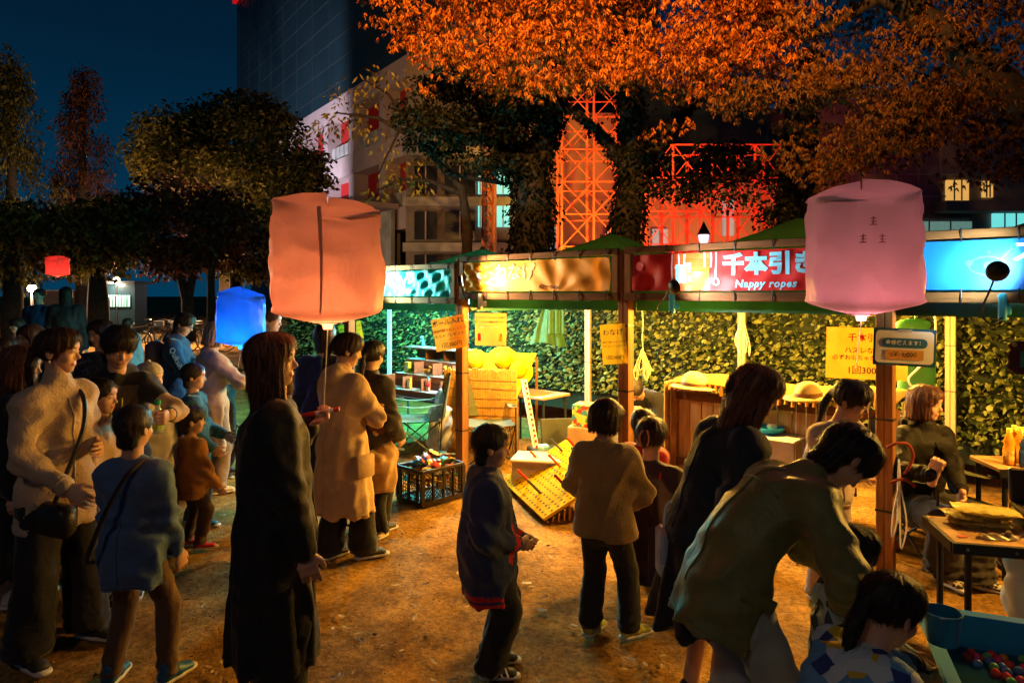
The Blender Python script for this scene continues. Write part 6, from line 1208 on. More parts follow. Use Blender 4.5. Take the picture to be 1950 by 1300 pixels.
part('torso', MB().lathe([(.018, .05), (.022, .07), (.02, .105), (.01, .115)], n=10), TOYR, t, smooth=True); part('head', MB().sphere((0, 0, .128), .014, 8, 6), SKIN, t); part('hat', MB().lathe([(.016, .135), (.015, .165)], n=10), TOYB, t)
for x in (-1, 1): part('leg', MB().tube([(x * .01, 0, 0), (x * .01, 0, .052)], .009, 8), TOYW, t); part('arm', MB().tube([(x * .022, 0, .1), (x * .03, -.005, .06)], .007, 8), TOYR, t)

# ---- folding camp chairs
CANV = mat('olive_canvas', (.10, .105, .045), rough=.8, bump=.3, bs=60); TUBE = mat('dark_tube', (.03, .03, .03), rough=.4, metal=.3)
def camp_chair(lab, pos, rz, m=CANV, jacket=False):
    t = thing('camp_chair', lab, 'chair', pos, rz, 'folding camp chairs'); w, d = .25, .24         # faces +y
    for x in (-w, w):
        part('arm_post', MB().tube([(x, d, 0), (x, d, .60)], .009, 6), TUBE, t); part('back_post', MB().tube([(x, -d, 0), (x, -d - .02, .45), (x * .95, -d - .10, .88)], .009, 6), TUBE, t)
        part('side_brace', MB().tube([(x, d, .02), (x, -d, .42)], .008, 6), TUBE, t); part('side_brace', MB().tube([(x, -d, .02), (x, d, .42)], .008, 6), TUBE, t)
        ar = part('armrest', MB().grid(lambda u, v, x=x: Vector((x + (v - .5) * .07, -d - .03 + u * (2 * d + .03), .60 - .03 * math.sin(math.pi * u))), 8, 2), m, t, smooth=True)
        part('cup_ring', MB().tube([(x + .03 * math.cos(a), d - .08 + .035 * math.sin(a), .602) for a in np.linspace(0, 6.283, 11)[:-1]], .005, 5, closed=True), m, ar)
    for y in (d, -d): part('cross_brace', MB().tube([(-w, y, .02), (w, y, .42)], .008, 6), TUBE, t); part('cross_brace', MB().tube([(w, y, .02), (-w, y, .42)], .008, 6), TUBE, t)
    part('seat', MB().grid(lambda u, v: Vector(((u - .5) * 2 * w, (v - .5) * 2 * d, .42 - .05 * math.sin(math.pi * u) * (.4 + .6 * math.sin(math.pi * v)))), 12, 10), m, t, smooth=True)
    part('backrest', MB().grid(lambda u, v: Vector(((u - .5) * 2 * w * .96, -d - .03 - .075 * v + -.045 * math.sin(math.pi * u) * (1 - v * .3), .43 + .46 * v)), 12, 10), m, t, smooth=True)
    return t
c1 = P(792, 560, 7.35); c1.z = 0; camp_chair('olive camp chair in the teal light beside the post', c1, R(100))
c2 = P(930, 560, 7.15); c2.z = 0; camp_chair('olive camp chair before the reed counter, right of the post', c2, R(190))
c3 = at(1790, 4.42); camp_chair('camp chair under the seated woman', c3, R(192))
# white plastic bag, framed card
def sack(name, lab, cat, pos, w, d, h, m, seed, rz=0.):
    V, Q = net([U(ecap((0, 0, h * .2), (0, 0, h * .62), (w / 2, d / 2), (w * .42, d * .42)), .03), U(ecap((0, 0, h * .6), (.01, 0, h * .95), (w * .25, d * .25), (w * .10, d * .1)), .05), (((0, 0, 0), (0, 0, -1)), 0, 'c')], max(.008, w / 22), lambda X, Y, Z: .014 * (1 - 2 * np.abs(wnoise(X, Y, Z, seed, 22))) + .006 * wnoise(X, Y, Z, seed + 1, 60))
    o = link(name, npmesh(name, V, Q, m, True), None, lab, cat, None, None, pos, rz); return o
PLAST = mat('white_plastic_film', (.62, .62, .60), rough=.3, trl=.3, var=.08)
q_ = P(838, 560, 7.45); q_.z = 0; sack('plastic_bag', 'white plastic bag behind the camp chair', 'bag', q_, .30, .22, .74, PLAST, 4)
q_ = P(1948, 560, 3.3); q_.z = 0; sack('plastic_bag', 'white plastic bag hanging at the right edge by the table', 'bag', q_ + Vector((.02, 0, .12)), .22, .18, .6, PLAST, 6)
# ---- reed counter, yellow boards, hats
REED = mat('reed', (.50, .25, .045), rough=.9, spec=.08, var=.3, vs=14, island=.5); REEDT = mat('reed_thread', (.18, .09, .03)); YELB = mat('yellow_board', (.58, .34, .003), rough=.9, var=.06, spec=.04)
def reed_screen(lab, a, b, h, n, z0=0.):
    """upright reed mat from a to b (ground points)"""
    a, b = Vector(a), Vector(b); t = thing('reed_screen', lab, 'reed screen', (a + b) / 2, 0, 'reed screens'); L = (b - a).length; d = (b - a) / L; no = Vector((d.y, -d.x, 0))
    for k in range(n):
        p = a + d * (k + .5) * L / n; hh_ = h + random.uniform(-.012, .015); part('reed', MB().tube([p + Vector((0, 0, z0)), p + Vector((0, 0, z0 + hh_))], L / n * .54, 6), REED, t, True)
    for j in range(int(h / .095)): z = z0 + .05 + j * .095; part('thread', MB().tube([a + no * L / n * .6 + Vector((0, 0, z)), (a + b) / 2 + no * L / n * .62 + Vector((0, 0, z + random.uniform(-.012, .012))), b + no * L / n * .6 + Vector((0, 0, z))], .003, 4), REEDT, t, True)
    return t
rA = P(846, 560, 7.55); rA.z = 0; rB = P(985, 560, 7.35); rB.z = 0
reed_screen('yellow reed screen behind the post and olive chair', rA, rB, .93, 44)
yb = thing('game_board', 'bright yellow sloping board behind the reed screen', 'board', (rA + rB) / 2 + Vector((.05, .1, 0)))
k1 = [P(868, 726, 7.62), P(985, 752, 7.45), P(1022, 672, 8.3), P(880, 672, 8.5)]
part('panel', MB().add([*k1, *[p - Vector((0, -.01, .03)) for p in k1]], [(0, 1, 2, 3), (7, 6, 5, 4), (0, 4, 5, 1), (1, 5, 6, 2), (2, 6, 7, 3), (3, 7, 4, 0)]), YELB, yb, True)
for p in (k1[0], k1[1], k1[2]): part('leg', MB().bar((p.x, p.y + .03, 0), (p.x, p.y + .03, p.z - .05), .03), WOOD, yb, True)
def straw_hat(lab, pos, m3, m=YELB, r=.17):
    t = thing('straw_hat', lab, 'hat', pos, 0, 'straw hats'); c = Vector((0, 0, 0))
    part('brim', MB().lathe([(r, .0), (r * .98, .006), (r * .56, .012), (r * .56, .006), (r * .97, -.003)], c, 28, m3, cap=False), m, t, smooth=True); part('crown', MB().lathe([(r * .57, .008), (r * .54, r * .3), (r * .42, r * .55), (r * .2, r * .66), (.004, r * .68)], c, 24, m3, cap=False), m, t, smooth=True); part('band', MB().lathe([(r * .575, .014), (r * .565, .04)], c, 24, m3, cap=False), REEDT, t)
up_f = Vector((.1, -.85, .55)).to_track_quat('Z', 'Y').to_matrix()
straw_hat('yellow straw hat propped on the yellow board, left', P(905, 690, 7.8), up_f); straw_hat('yellow straw hat propped on the yellow board, right', P(958, 688, 7.75), up_f, r=.19); straw_hat('yellow straw hat lying low on the yellow board', P(985, 706, 7.7), up_f, r=.18)
straw_hat('straw hat resting on the reed counter top at left', P(1322, 737, 5.6), Matrix.Rotation(.05, 3, 'Y'), mat('straw', (.72, .48, .14), rough=.7), .19); straw_hat('straw hat on the reed counter top beside the fleece girl', P(1540, 757, 4.85), Matrix.Rotation(-.08, 3, 'Y'), mat('straw', (.72, .48, .14)), .17)
# counter of stall three: reed roof, planks
ct = thing('reed_counter', 'counter with reed mat top and plank front under the red banner', 'counter', S(SW * 1.5, .75), SYAW)
h0 = 1.0
def mat_fn(u, v): 
    p = S(SW + .10 + u * 1.72, .50 + v * .62, h0 + .02 * math.sin(u * 9) + .025 * math.sin(math.pi * v)); return p
part('reed_top', MB().grid(mat_fn, 60, 8), REED, ct, True)
for j in range(13):
    pts = [mat_fn(u, j / 12) + Vector((0, 0, .006)) for u in np.linspace(0, 1, 24)]; part('reed_roll', MB().tube(pts, .013, 5), REED, ct, True, smooth=True)
for j in range(34):
    u = (j + .5) / 34; part('fringe_reed', MB().tube([mat_fn(u, 0) + Vector((0, 0, .012)), mat_fn(u, 0) - SN * .012 - Vector((0, 0, .05 + .03 * random.random()))], .015, 5), REED, ct, True)
for j in range(13): part('plank', MB().bar(S(SW + .20 + j * .105, .60, .03), S(SW + .20 + j * .105, .60, h0 - .06), .095, .016, up=SN, bev=.003), mat('plank', (.50, .29, .10), rough=.6, var=.25, stretch=(6, 6, .7)), ct, True)
part('rail', MB().bar(S(SW + .14, .575, .34), S(SW + 1.55, .575, .34), .02, .06), WOODH, ct, True); part('rail', MB().bar(S(SW + .14, .575, h0 - .10), S(SW + 1.75, .575, h0 - .10), .02, .07), WOODH, ct, True)
for s_ in (SW + .12, SW + 1.80):
    for q in (.55, 1.08): part('leg', MB().bar(S(s_, q, 0), S(s_, q, h0 - .04), .045), WOOD, ct, True)
for j in range(9):
    s_ = SW + 1.15 + j * .07; part('pull_string', MB().tube([S(s_, .53, h0 - .02), S(s_ + .01 * math.sin(j), .50, .45 + .12 * (j % 3))], .003, 5), PWHITE, ct, True)
reed_screen('short reed screen at the left end of the reed counter', S(SW + .06, .52), S(SW + .10, 1.12), 1.0, 20)
# folding table with white cloth and blue dish behind
tq = P(1465, 560, 5.2); tq.z = 0; t = thing('cloth_table', 'small table under a white cloth behind the long haired woman', 'table', tq, SYAW); part('cloth', MB().grid(lambda u, v: Vector(((u - .5) * .5, -.2 - .02 * math.sin(u * 22) * (1 - v), .05 + v * .62)), 24, 6), S_WH, t, smooth=True); part('table_top', MB().box((0, 0, .68), (.5, .42, .02), bev=.004), S_WH, t)
for x in (-.22, .22): part('leg', MB().tube([(x, .1, 0), (x, .1, .67)], .012, 6), GREYM, t)
dsh = thing('blue_dish', 'bright blue plastic dish on the white cloth table', 'dish', tq + Vector((0, 0, .691))); part('bowl', MB().lathe([(.06, 0), (.10, .02), (.115, .05), (.105, .05), (.09, .022), (.0, .012)], n=20), mat('dish_blue', (.02, .32, .65), rough=.35), dsh, smooth=True); part('sponge', MB().box((.02, 0, .05), (.07, .05, .04), bev=.01), TOYW, dsh)
# ---- back corner: table, boxes, stick, cases
tq = P(1012, 560, 7.9); tq.z = 0; t = thing('folding_table', 'dark folding table beside the striped stick', 'table', tq, SYAW, 'folding tables in the stalls'); part('table_top', MB().box((0, 0, .60), (.75, .5, .03), bev=.006), mat('table_tan', (.42, .24, .10), rough=.6), t)
for x in (-.34, .34):
    for yy in (-.2, .2): part('leg', MB().tube([(x, yy, 0), (x, yy, .585)], .014, 8), TUBE, t)
cb = mat('cardboard', (.46, .27, .12), rough=.85, var=.12)
def carton(name, lab, pos, d, m, rz, tape=True, lid=None):
    t = thing(name, lab, 'box', pos, rz); b_ = part('box_body', MB().box((0, 0, d[2] / 2), d, bev=.004), m, t)
    if tape: part('tape', MB().box((0, 0, d[2] + .001), (d[0] * 1.002, .05, .003)), mat('brown_tape', (.40, .22, .09), rough=.35), t); part('shipping_label', MB().box((d[0] * .1, -d[1] / 2 - .001, d[2] * .35), (.07, .003, .06)), S_WH, t)
    for s_ in (-1, 1): part('flap', MB().box((0, s_ * d[1] * .25, d[2] + .004), (d[0] * .99, d[1] * .47, .003)), m, t)
    return t
bp_ = P(1121, 560, 6.9); bp_.z = 0; carton('cardboard_box', 'plain cardboard box under the flowered box', bp_, (.36, .30, .42), cb, R(-20))
FLOW = pattern('flower_box', [(.75, .60, .08), (.78, .62, .10), (.55, .05, .03), (.10, .30, .06), (.78, .62, .10), (.05, .25, .35)], 26)
carton('flowered_box', 'yellow box printed with flowers on the cardboard box', bp_ + Vector((0, 0, .43)), (.27, .24, .21), FLOW, R(-24), tape=False)
tq = P(1050, 560, 7.0); tq.z = 0; t = thing('tool_case', 'open olive tool case on the ground beside the boxes', 'case', tq, R(10)); om = mat('case_olive', (.06, .06, .03), rough=.5)
part('tray', MB().box((0, 0, .09), (.46, .32, .18), bev=.02), om, t); part('lid', MB().box((.13, .19, .30), (.40, .03, .28), m=(Matrix.Rotation(R(-15), 3, 'X')), bev=.012), om, t); part('contents', MB().box((-.1, -.02, .19), (.14, .12, .05), bev=.015), mat('teal_bits', (.2, .5, .5), var=.6, vs=30), t)
stp = mat('striped_stick', (.6, .55, .5), rough=.5); a_, b_ = P(1020, 852, 6.8), P(997, 722, 7.1)
t = thing('striped_stick', 'tall red and white chequered stick leaning on the table', 'stick', (a_.x, a_.y, 0)); part('pole', MB().bar(a_, b_, .06, .02), S_WH, t, True)
for k in range(26):
    for s_ in (-1, 1):
        if (k + (s_ > 0)) % 2: part('red_square', MB().bar(a_.lerp(b_, k / 26) + Vector((s_ * .013, -.0125, 0)), a_.lerp(b_, (k + 1) / 26) + Vector((s_ * .013, -.0125, 0)), .024, .004, up=(0, -1, 0)), INKR, t, True)
tq = P(1035, 560, 6.25); tq.z = 0; t = thing('plastic_bin', 'clear plastic storage bin behind the peg board', 'bin', tq, R(-12)); cl = mat('clear_bin', (.70, .55, .42), rough=.25, alpha=.75)
for c, d in (((0, -.17, .12), (.52, .008, .24)), ((0, .17, .12), (.52, .008, .24)), ((-.26, 0, .12), (.008, .33, .24)), ((.26, 0, .12), (.008, .33, .24))): part('bin_wall', MB().box(c, d), cl, t)
part('lid', MB().box((0, 0, .255), (.56, .38, .025), bev=.01), mat('bin_lid', (.68, .52, .38), rough=.35, alpha=.9), t); part('bin_floor', MB().box((0, 0, .005), (.5, .32, .01)), cl, t)
tq = P(1100, 560, 6.2); tq.z = 0; t = thing('blue_crate', 'small blue lidded tray beside the storage bin', 'tray', tq, R(-10)); bm_ = mat('tray_blue', (.03, .30, .55), rough=.4); part('tray_body', MB().box((0, 0, .12), (.28, .22, .24), bev=.012), bm_, t); part('lid', MB().box((0, 0, .25), (.31, .25, .02), bev=.006), bm_, t)
# ---- peg board
A_, B_ = G(957, 921), G(1037, 997); e1 = (B_ - A_); Lb = e1.length; e1.normalize(); e2 = Vector((.84, .26, .46)); e2 = (e2 - e1 * e2.dot(e1)).normalized(); nb_ = e1.cross(e2).normalized(); nb_ = nb_ if nb_.z > 0 else -nb_
t = thing('peg_board', 'yellow sloping peg board with rows of holes on the dirt', 'game board', (A_ + B_) / 2); Wb = .72
def bd(u, v, o=0.): return A_ + e1 * u * Lb + e2 * v * Wb + nb_ * o + Vector((0, 0, .02))
for k in range(2):
    v0, v1 = (0, .495) if k == 0 else (.505, 1); u0, u1 = 0, 1
    c8 = [bd(u, v, o) for o in (0, .022) for u, v in ((0, v0), (1, v0), (1, v1), (0, v1))] if False else [bd(u, v, o) for o in (0, .022) for u, v in ((k * .5 + .003, 0), (k * .5 + .497, 0), (k * .5 + .497, 1), (k * .5 + .003, 1))]
    part('board_half', MB().add(c8, [(3, 2, 1, 0), (4, 5, 6, 7), (0, 1, 5, 4), (1, 2, 6, 5), (2, 3, 7, 6), (3, 0, 4, 7)]), YELB, t, True)
hm = MB()
for i in range(18):
    for j in range(12):
        u, v = .035 + .93 * i / 17, .05 + .90 * j / 11
        if abs(u - .5) < .02: continue
        hm.add([bd(u, v, .0235) + e1 * a * .011 + e2 * b * .010 for a, b in ((-1, -.6), (-.6, -1), (.6, -1), (1, -.6), (1, .6), (.6, 1), (-.6, 1), (-1, .6))], [tuple(range(8))])
part('peg_holes', hm, mat('hole_dark', (.05, .028, .004), rough=.9), t, True, kind='stuff')
for k in range(14):
    v = (k + .5) / 14; part('side_slat', MB().bar(bd(1.0, v, -.012), Vector((bd(1, v).x, bd(1, v).y, .01)), .022, .012), REED, t, True)
for u in (.04, .96): part('prop', MB().bar(bd(u, .97, -.01), Vector((bd(u, 1).x + .02, bd(u, 1).y, 0)), .03), WOOD, t, True)
PEG = {'red': mat('peg_red', (.55, .03, .015), rough=.35), 'orange': mat('peg_orange', (.65, .14, .02), rough=.35), 'grey': mat('peg_grey', (.06, .075, .075), rough=.35), 'green': mat('peg_green', (.16, .26, .08), rough=.35), 'dark red': mat('peg_dark_red', (.40, .01, .03), rough=.35)}
for u, v, c, w in ((.12, .30, 'green', 'at the far left corner'), (.15, .52, 'orange', 'in the far row, second from left'), (.17, .82, 'grey', 'in the far row near the bin'), (.33, .95, 'red', 'at the top right of the board'), (.34, .22, 'red', 'near the left edge, lower'), (.42, .62, 'orange', 'at the centre of the board'), (.55, .86, 'grey', 'right of centre'), (.62, .20, 'grey', 'just below the seam at left'), (.80, .45, 'dark red', 'closest to the bottom corner')):
    p = bd(u, v, .018); tt = thing('peg', f'{c} peg standing {w}', 'peg', p, 0, 'pegs in the yellow board'); dpeg = (nb_ + e2 * -.25 + Vector((-.15, 0, .1))).normalized(); part('rod', MB().tube([(0, 0, 0), dpeg * .15], .012, 8), PEG[c], tt); part('end_cap', MB().sphere(dpeg * .15, .0125, 8, 6), PEG[c], tt)
# ---- crate of prizes
cp = (G(800, 968) + G(762, 950) + G(878, 945) - G(800, 968)) * .5; cp.z = 0; crz = R(45); t = thing('crate', 'dark plastic lattice crate heaped with wrapped prizes', 'crate', cp, crz); cw, cd, chh = .46, .34, .30; cm = mat('crate_plastic', (.035, .022, .012), rough=.5)
part('crate_floor', MB().box((0, 0, .012), (cw - .02, cd - .02, .02)), cm, t)
for s_ in (-1, 1):
    part('rim', MB().box((0, s_ * cd / 2, chh - .015), (cw, .022, .03), bev=.004), cm, t); part('rim', MB().box((s_ * cw / 2, 0, chh - .015), (.022, cd - .024, .03), bev=.004), cm, t); part('base_rail', MB().box((0, s_ * cd / 2, .02), (cw, .018, .04)), cm, t); part('base_rail', MB().box((s_ * cw / 2, 0, .02), (.018, cd - .02, .04)), cm, t)
    for x in (-.5, -.25, 0, .25, .5): part('rib', MB().box((x * (cw - .02), s_ * (cd / 2 + .002), chh / 2), (.014 if abs(x) < .5 else .035, .02, chh - .05)), cm, t)
    for y in (-.33, 0, .33): part('rib', MB().box((s_ * (cw / 2 + .002), y * cd, chh / 2), (.02, .014, chh - .05)), cm, t)
    part('blank_panel', MB().box((.02 * s_, s_ * (cd / 2 + .006), .17), (.09, .006, .10)), cm, t)
    lm_ = MB()
    for k in range(-8, 17):
        for sg in (-1, 1):
            x0 = -cw / 2 + k * .03; a = (x0, .05); b = (x0 + sg * .22, .27); pts = []
            def cut(xx): return max(-cw / 2, min(cw / 2, xx))
            if a[0] < -cw / 2 or a[0] > cw / 2: continue
            t1 = 1. if -cw / 2 <= b[0] <= cw / 2 else ((cw / 2 - a[0]) if sg > 0 else (a[0] + cw / 2)) / .22
            lm_.bar((a[0], s_ * (cd / 2 - .004), a[1]), (a[0] + (b[0] - a[0]) * t1, s_ * (cd / 2 - .004), a[1] + (b[1] - a[1]) * t1), .004, .004)
    part('side_mesh', lm_, cm, t)
    lm2 = MB()
    for k in range(11): lm2.bar((s_ * (cw / 2 - .004), -cd / 2 + .015 + k * .03, .04), (s_ * (cw / 2 - .004), -cd / 2 + .015 + k * .03, .27), .004, .004)
    for k in range(7): lm2.bar((s_ * (cw / 2 - .004), -cd / 2 + .01, .06 + k * .032), (s_ * (cw / 2 - .004), cd / 2 - .01, .06 + k * .032), .004, .004)
    part('end_mesh', lm2, cm, t)
pk_ = [mat('wrap_teal', (.08, .45, .48), rough=.25), mat('wrap_yellow', (.70, .50, .08), rough=.25), mat('wrap_white', (.62, .58, .5), rough=.25), mat('wrap_orange', (.6, .22, .05), rough=.25), mat('wrap_blue', (.04, .14, .40), rough=.25), mat('wrap_red', (.45, .05, .05), rough=.3)]; pn_ = ['teal', 'yellow', 'white', 'orange', 'blue', 'red']
for k in range(90):
    c = random.choice([0, 1, 1, 2, 2, 3, 4, 5]); u, v = random.uniform(-.42, .42), random.uniform(-.40, .40); z = .12 + .19 * (k / 90) + .075 * (1 - (u * u + v * v) * 3); mb = MB(); a, b, h_ = random.uniform(.03, .06), random.uniform(.03, .05), random.uniform(.008, .02)
    mb.grid(lambda i, j: Vector(((i - .5) * 2 * a, (j - .5) * 2 * b, h_ * math.sin(math.pi * i) * math.sin(math.pi * j) + .006 * math.sin(i * 11 + k))), 5, 5); mb.grid(lambda i, j: Vector(((i - .5) * 2 * a, (j - .5) * 2 * b, -h_ * math.sin(math.pi * i) * math.sin(math.pi * j) - .002)), 5, 5)
    o = link('wrapped_prize', mesh_of(mb, 'wrapped_prize', pk_[c], True), None, f'small {pn_[c]} wrapped prize in the lattice crate', 'prize', 'wrapped prizes in the crate'); o.matrix_world = Matrix.Translation(cp + Matrix.Rotation(crz, 3, 'Z') @ Vector((u * cw, v * cd, z))) @ Matrix.Rotation(random.uniform(0, 6.28), 4, 'Z') @ Matrix.Rotation(random.uniform(-.7, .7), 4, 'X') @ Matrix.Rotation(random.uniform(-.6, .6), 4, 'Y')
# ---- hanging things on the leaf screens
def hank(lab, pos, m, n, w, h, seed):
    r = random.Random(seed); t = thing('cord_hank', lab, 'cord', pos, 0, 'hanging cords')
    for k in range(n):
        pts = [(0, 0, .02)]; x = r.uniform(-w, w); L = h * r.uniform(.6, 1)
        pts += [(x * .5, -.01 - r.random() * .02, -L * .3), (x, -.015 - r.random() * .03, -L * .75), (x + r.uniform(-.03, .03), -.02, -L), (x * .6 + r.uniform(-.04, .04), -.02, -L * .7), (x * .2, -.015, -L * .25), (0, 0, .0)]
        part('cord_loop', MB().tube(spline(pts, 5), .0045, 5), m, t, smooth=True)
CORD = mat('pale_cord', (.72, .56, .26), rough=.6); CORDW = mat('white_cord', (.72, .66, .52), rough=.6)
hank('yellow cord hank hanging on the screen right of the middle post', P(1223, 668, 6.2), CORD, 9, .085, .28, 3); hank('white cords hanging on the pole behind the reed counter', P(1412, 600, 6.75), CORDW, 8, .07, .42, 5); hank('white cords and rope coil on the near post', P(1712, 880, 4.1), CORDW, 3, .03, .55, 7)
t = thing('hung_cord', 'single pale cord running down from the valance', 'cord', P(1223, 600, 6.2)); part('cord', MB().tube(spline([(0, 0, .05), (.006, 0, -.1), (0, 0, -.2), (.01, 0, -.34)]), .0045, 5), CORD, t)
GRC = mat('green_cloth', (.018, .065, .016), rough=.75, bump=.2, var=.2); GRT = mat('green_tote', (.05, .20, .05), rough=.6, var=.15, trl=.15)
t = thing('green_cover', 'folded green tent cover hanging on the leaf screen', 'cloth bag', P(1048, 590, 7.9))
part('cloth', MB().grid(lambda u, v: Vector(((u - .5) * (.20 + .22 * (1 - v)) - .03 * (1 - v), -.03 - .05 * math.sin(math.pi * u) - .022 * math.sin(u * 17 + v * 2), -.40 * (1 - v) + .03 * math.sin(u * 5) * (1 - v))), 30, 12), GRC, t, smooth=True); part('drape', MB().grid(lambda u, v: Vector((.06 + (u - .5) * .18, -.10 - .02 * math.sin(u * 15), -.27 * (1 - v))), 14, 8), GRC, t, smooth=True)
t = thing('green_tote', 'bright green tote bag hanging behind the near post', 'bag', P(1743, 585, 5.3)); k = 5.3 / F
V, Q = net([U(ecap((0, 0, -.60), (0, 0, -.12), (.155, .055), (.13, .04)), .03), U(ecap((-.10, 0, -.66), (.10, 0, -.66), (.05, .05)), .03)], .014, lambda X, Y, Z: .008 * (1 - 2 * np.abs(wnoise(X, Y, Z, 8, 14)))); link('bag_body', npmesh('bag_body', V, Q, GRT, True), t)
part('handle', MB().tube(spline([(-.06, -.05, -.2), (-.05, -.06, -.40), (0, -.065, -.46), (.05, -.06, -.40), (.06, -.05, -.2)]), .010, 6), mat('handle_brown', (.12, .07, .03)), t); part('hook_loop', MB().tube([(0, 0, -.1), (0, 0, .06)], .008, 6), GRT, t)
t = thing('cable_loop', 'white cable looping beside the green tote', 'cable', P(1775, 590, 4.9)); part('cable', MB().tube(spline([(0, 0, .05), (.025, 0, -.1), (.01, 0, -.3), (-.10, 0, -.42), (-.17, 0, -.50), (-.12, 0, -.60), (-.2, 0, -.66)]), .007, 6), CORDW, t, smooth=True)
t = thing('canvas_tote', 'white and brown canvas tote hung on a chair behind the seated woman', 'bag', P(1728, 850, 5.0)); V, Q = net([U(ecap((0, 0, .02), (0, 0, .22), (.12, .05), (.11, .04)), .02)], .012, lambda X, Y, Z: .006 * wnoise(X, Y, Z, 3, 18)); link('bag_body', npmesh('bag_body', V, Q, mat('canvas', (.55, .44, .28), rough=.85), True), t); part('brown_panel', MB().box((-.02, -.062, .12), (.10, .012, .2), bev=.004), mat('panel_brown', (.26, .12, .04), rough=.7), t)
for s_ in (-1, 1): part('handle', MB().tube(spline([(s_ * .05, -.04, .24), (s_ * .05, -.05, .33), (0, -.05, .36)]), .007, 6), mat('canvas', (.55, .44, .28)), t)
t = thing('red_rope_ring', 'twisted red rope ring tied to the near post', 'rope', P(1708, 860, 4.1)); part('rope', MB().tube(spline([(-.07, -.02, .03), (-.02, -.04, .06), (.05, -.03, .05), (.085, -.02, -.02), (.06, -.02, -.09), (.04, -.01, -.13)]), .009, 8), mat('rope_red', (.22, .03, .012), rough=.8, bump=.6, bs=120), t, smooth=True); part('rope_end', MB().tube(spline([(-.06, -.03, -.18), (0, -.05, -.15), (.07, -.03, -.18), (.09, -.02, -.20)]), .009, 8), mat('rope_red', (.35, .05, .02)), t, smooth=True)
# ---- right hand tables
TT = mat('oak_top', (.40, .22, .085), rough=.5, var=.2, stretch=(.6, 5, 5)); c0 = P(1797, 1012, 3.35); topz = c0.z; tr = R(-14)
t = thing('folding_table', 'wooden topped folding table with black edge at the right', 'table', (c0.x + .5, c0.y - .06, 0), tr, 'folding tables in the stalls')
part('table_top', MB().box((0, 0, topz - .012), (1.0, .40, .022), bev=.004), TT, t); part('edge_frame', MB().box((0, -.205, topz - .028), (1.02, .02, .05)), BLACK, t); part('edge_frame', MB().box((-.505, 0, topz - .028), (.02, .39, .05)), BLACK, t)
for x in (-.44, .42):
    for y in (-.19, .17): part('leg', MB().tube([(x, y, 0), (x, y, topz - .03)], .016, 8), BLACK, t)
    part('foot_bar', MB().tube([(x, -.17, .02), (x, .15, .02)], .014, 8), BLACK, t)
for x in (-.45, -.25, .1): part('rivet', MB().sphere((x, -.217, topz - .028), .007, 6, 5), GREYM, t)
def on_table(x, y): return Vector((c0.x + .5, c0.y - .06, topz)) + Matrix.Rotation(tr, 3, 'Z') @ Vector((x, y, 0))
YP = mat('yellow_film', (.62, .50, .14), rough=.25, trl=.2, var=.3, vs=25)
for k, (x, y, z, dz) in enumerate(((-.28, .10, 0, -4), (-.30, .12, .032, 8), (-.26, .10, .064, -8))):
    o = MB(); o.grid(lambda u, v: Vector(((u - .5) * .28, (v - .5) * .17, .016 + .016 * math.sin(math.pi * u) * math.sin(math.pi * v) + .004 * math.sin(u * 30 + v * 9))), 16, 8); o.grid(lambda u, v: Vector(((u - .5) * .28, (v - .5) * .17, .016 - .015 * math.sin(math.pi * u))), 8, 4)
    m_ = link('snack_packet', mesh_of(o, 'snack_packet', YP, True), None, ('lowest', 'middle', 'topmost')[k] + ' yellow packet in the pile on the wooden table', 'packet', 'yellow packets on the table', None, on_table(x, y) + Vector((0, 0, z)), tr + R(dz))
t = thing('clear_bag', 'small crumpled clear bag on the wooden table', 'bag', on_table(-.28, -.10)); part('film', MB().grid(lambda u, v: Vector(((u - .5) * .16, (v - .5) * .07, .004 + .022 * abs(math.sin(u * 8 + v * 3)) * math.sin(math.pi * v))), 14, 8), mat('grey_film', (.32, .24, .15), rough=.3, trl=.3), t, smooth=True); part('knot', MB().sphere((.05, .0, .02), .016, 8, 6), mat('grey_film', (.32, .24, .15)), t)
t = thing('red_ticket', 'small red ticket at the table corner', 'ticket', on_table(-.44, -.12) + Vector((0, 0, .002))); part('ticket_paper', MB().box((0, 0, .001), (.04, .025, .002)), INKR, t)
bx = on_table(.06, .12); t = thing('cash_box', 'black metal cash box with handle on the wooden table', 'box', bx, tr); om = mat('cash_black', (.028, .022, .016), rough=.35, metal=.2)
part('box_body', MB().box((0, 0, .05), (.34, .20, .10), bev=.008), om, t); part('lid', MB().box((0, .09, .185), (.34, .03, .17), m=Matrix.Rotation(R(-6), 3, 'X'), bev=.008), om, t); part('handle_plate', MB().box((-.02, .068, .18), (.15, .008, .08), bev=.003), mat('plate', (.06, .05, .04), rough=.3, metal=.4), t); part('handle', MB().tube([(-.07, .06, .19), (-.07, .045, .165), (.03, .045, .165), (.03, .06, .19)], .005, 6), GREYM, t); part('maker_label', MB().box((-.02, .068, .125), (.06, .006, .022)), mat('gold_label', (.6, .42, .12), rough=.4), t)
b2 = P(1940, 560, 4.3); b2.z = 0; hb = P(1900, 886, 4.3).z; t = thing('folding_table', 'small dark table holding drink bottles at the right edge', 'table', b2 + Vector((.12, 0, 0)), R(-8), 'folding tables in the stalls'); part('table_top', MB().box((0, 0, hb), (.62, .36, .03), bev=.006), TT, t); part('edge_frame', MB().box((0, -.19, hb - .012), (.63, .02, .05)), BLACK, t)
for x in (-.27, .27):
    for y in (-.15, .15): part('leg', MB().tube([(x, y, 0), (x, y, hb - .02)], .016, 8), BLACK, t)
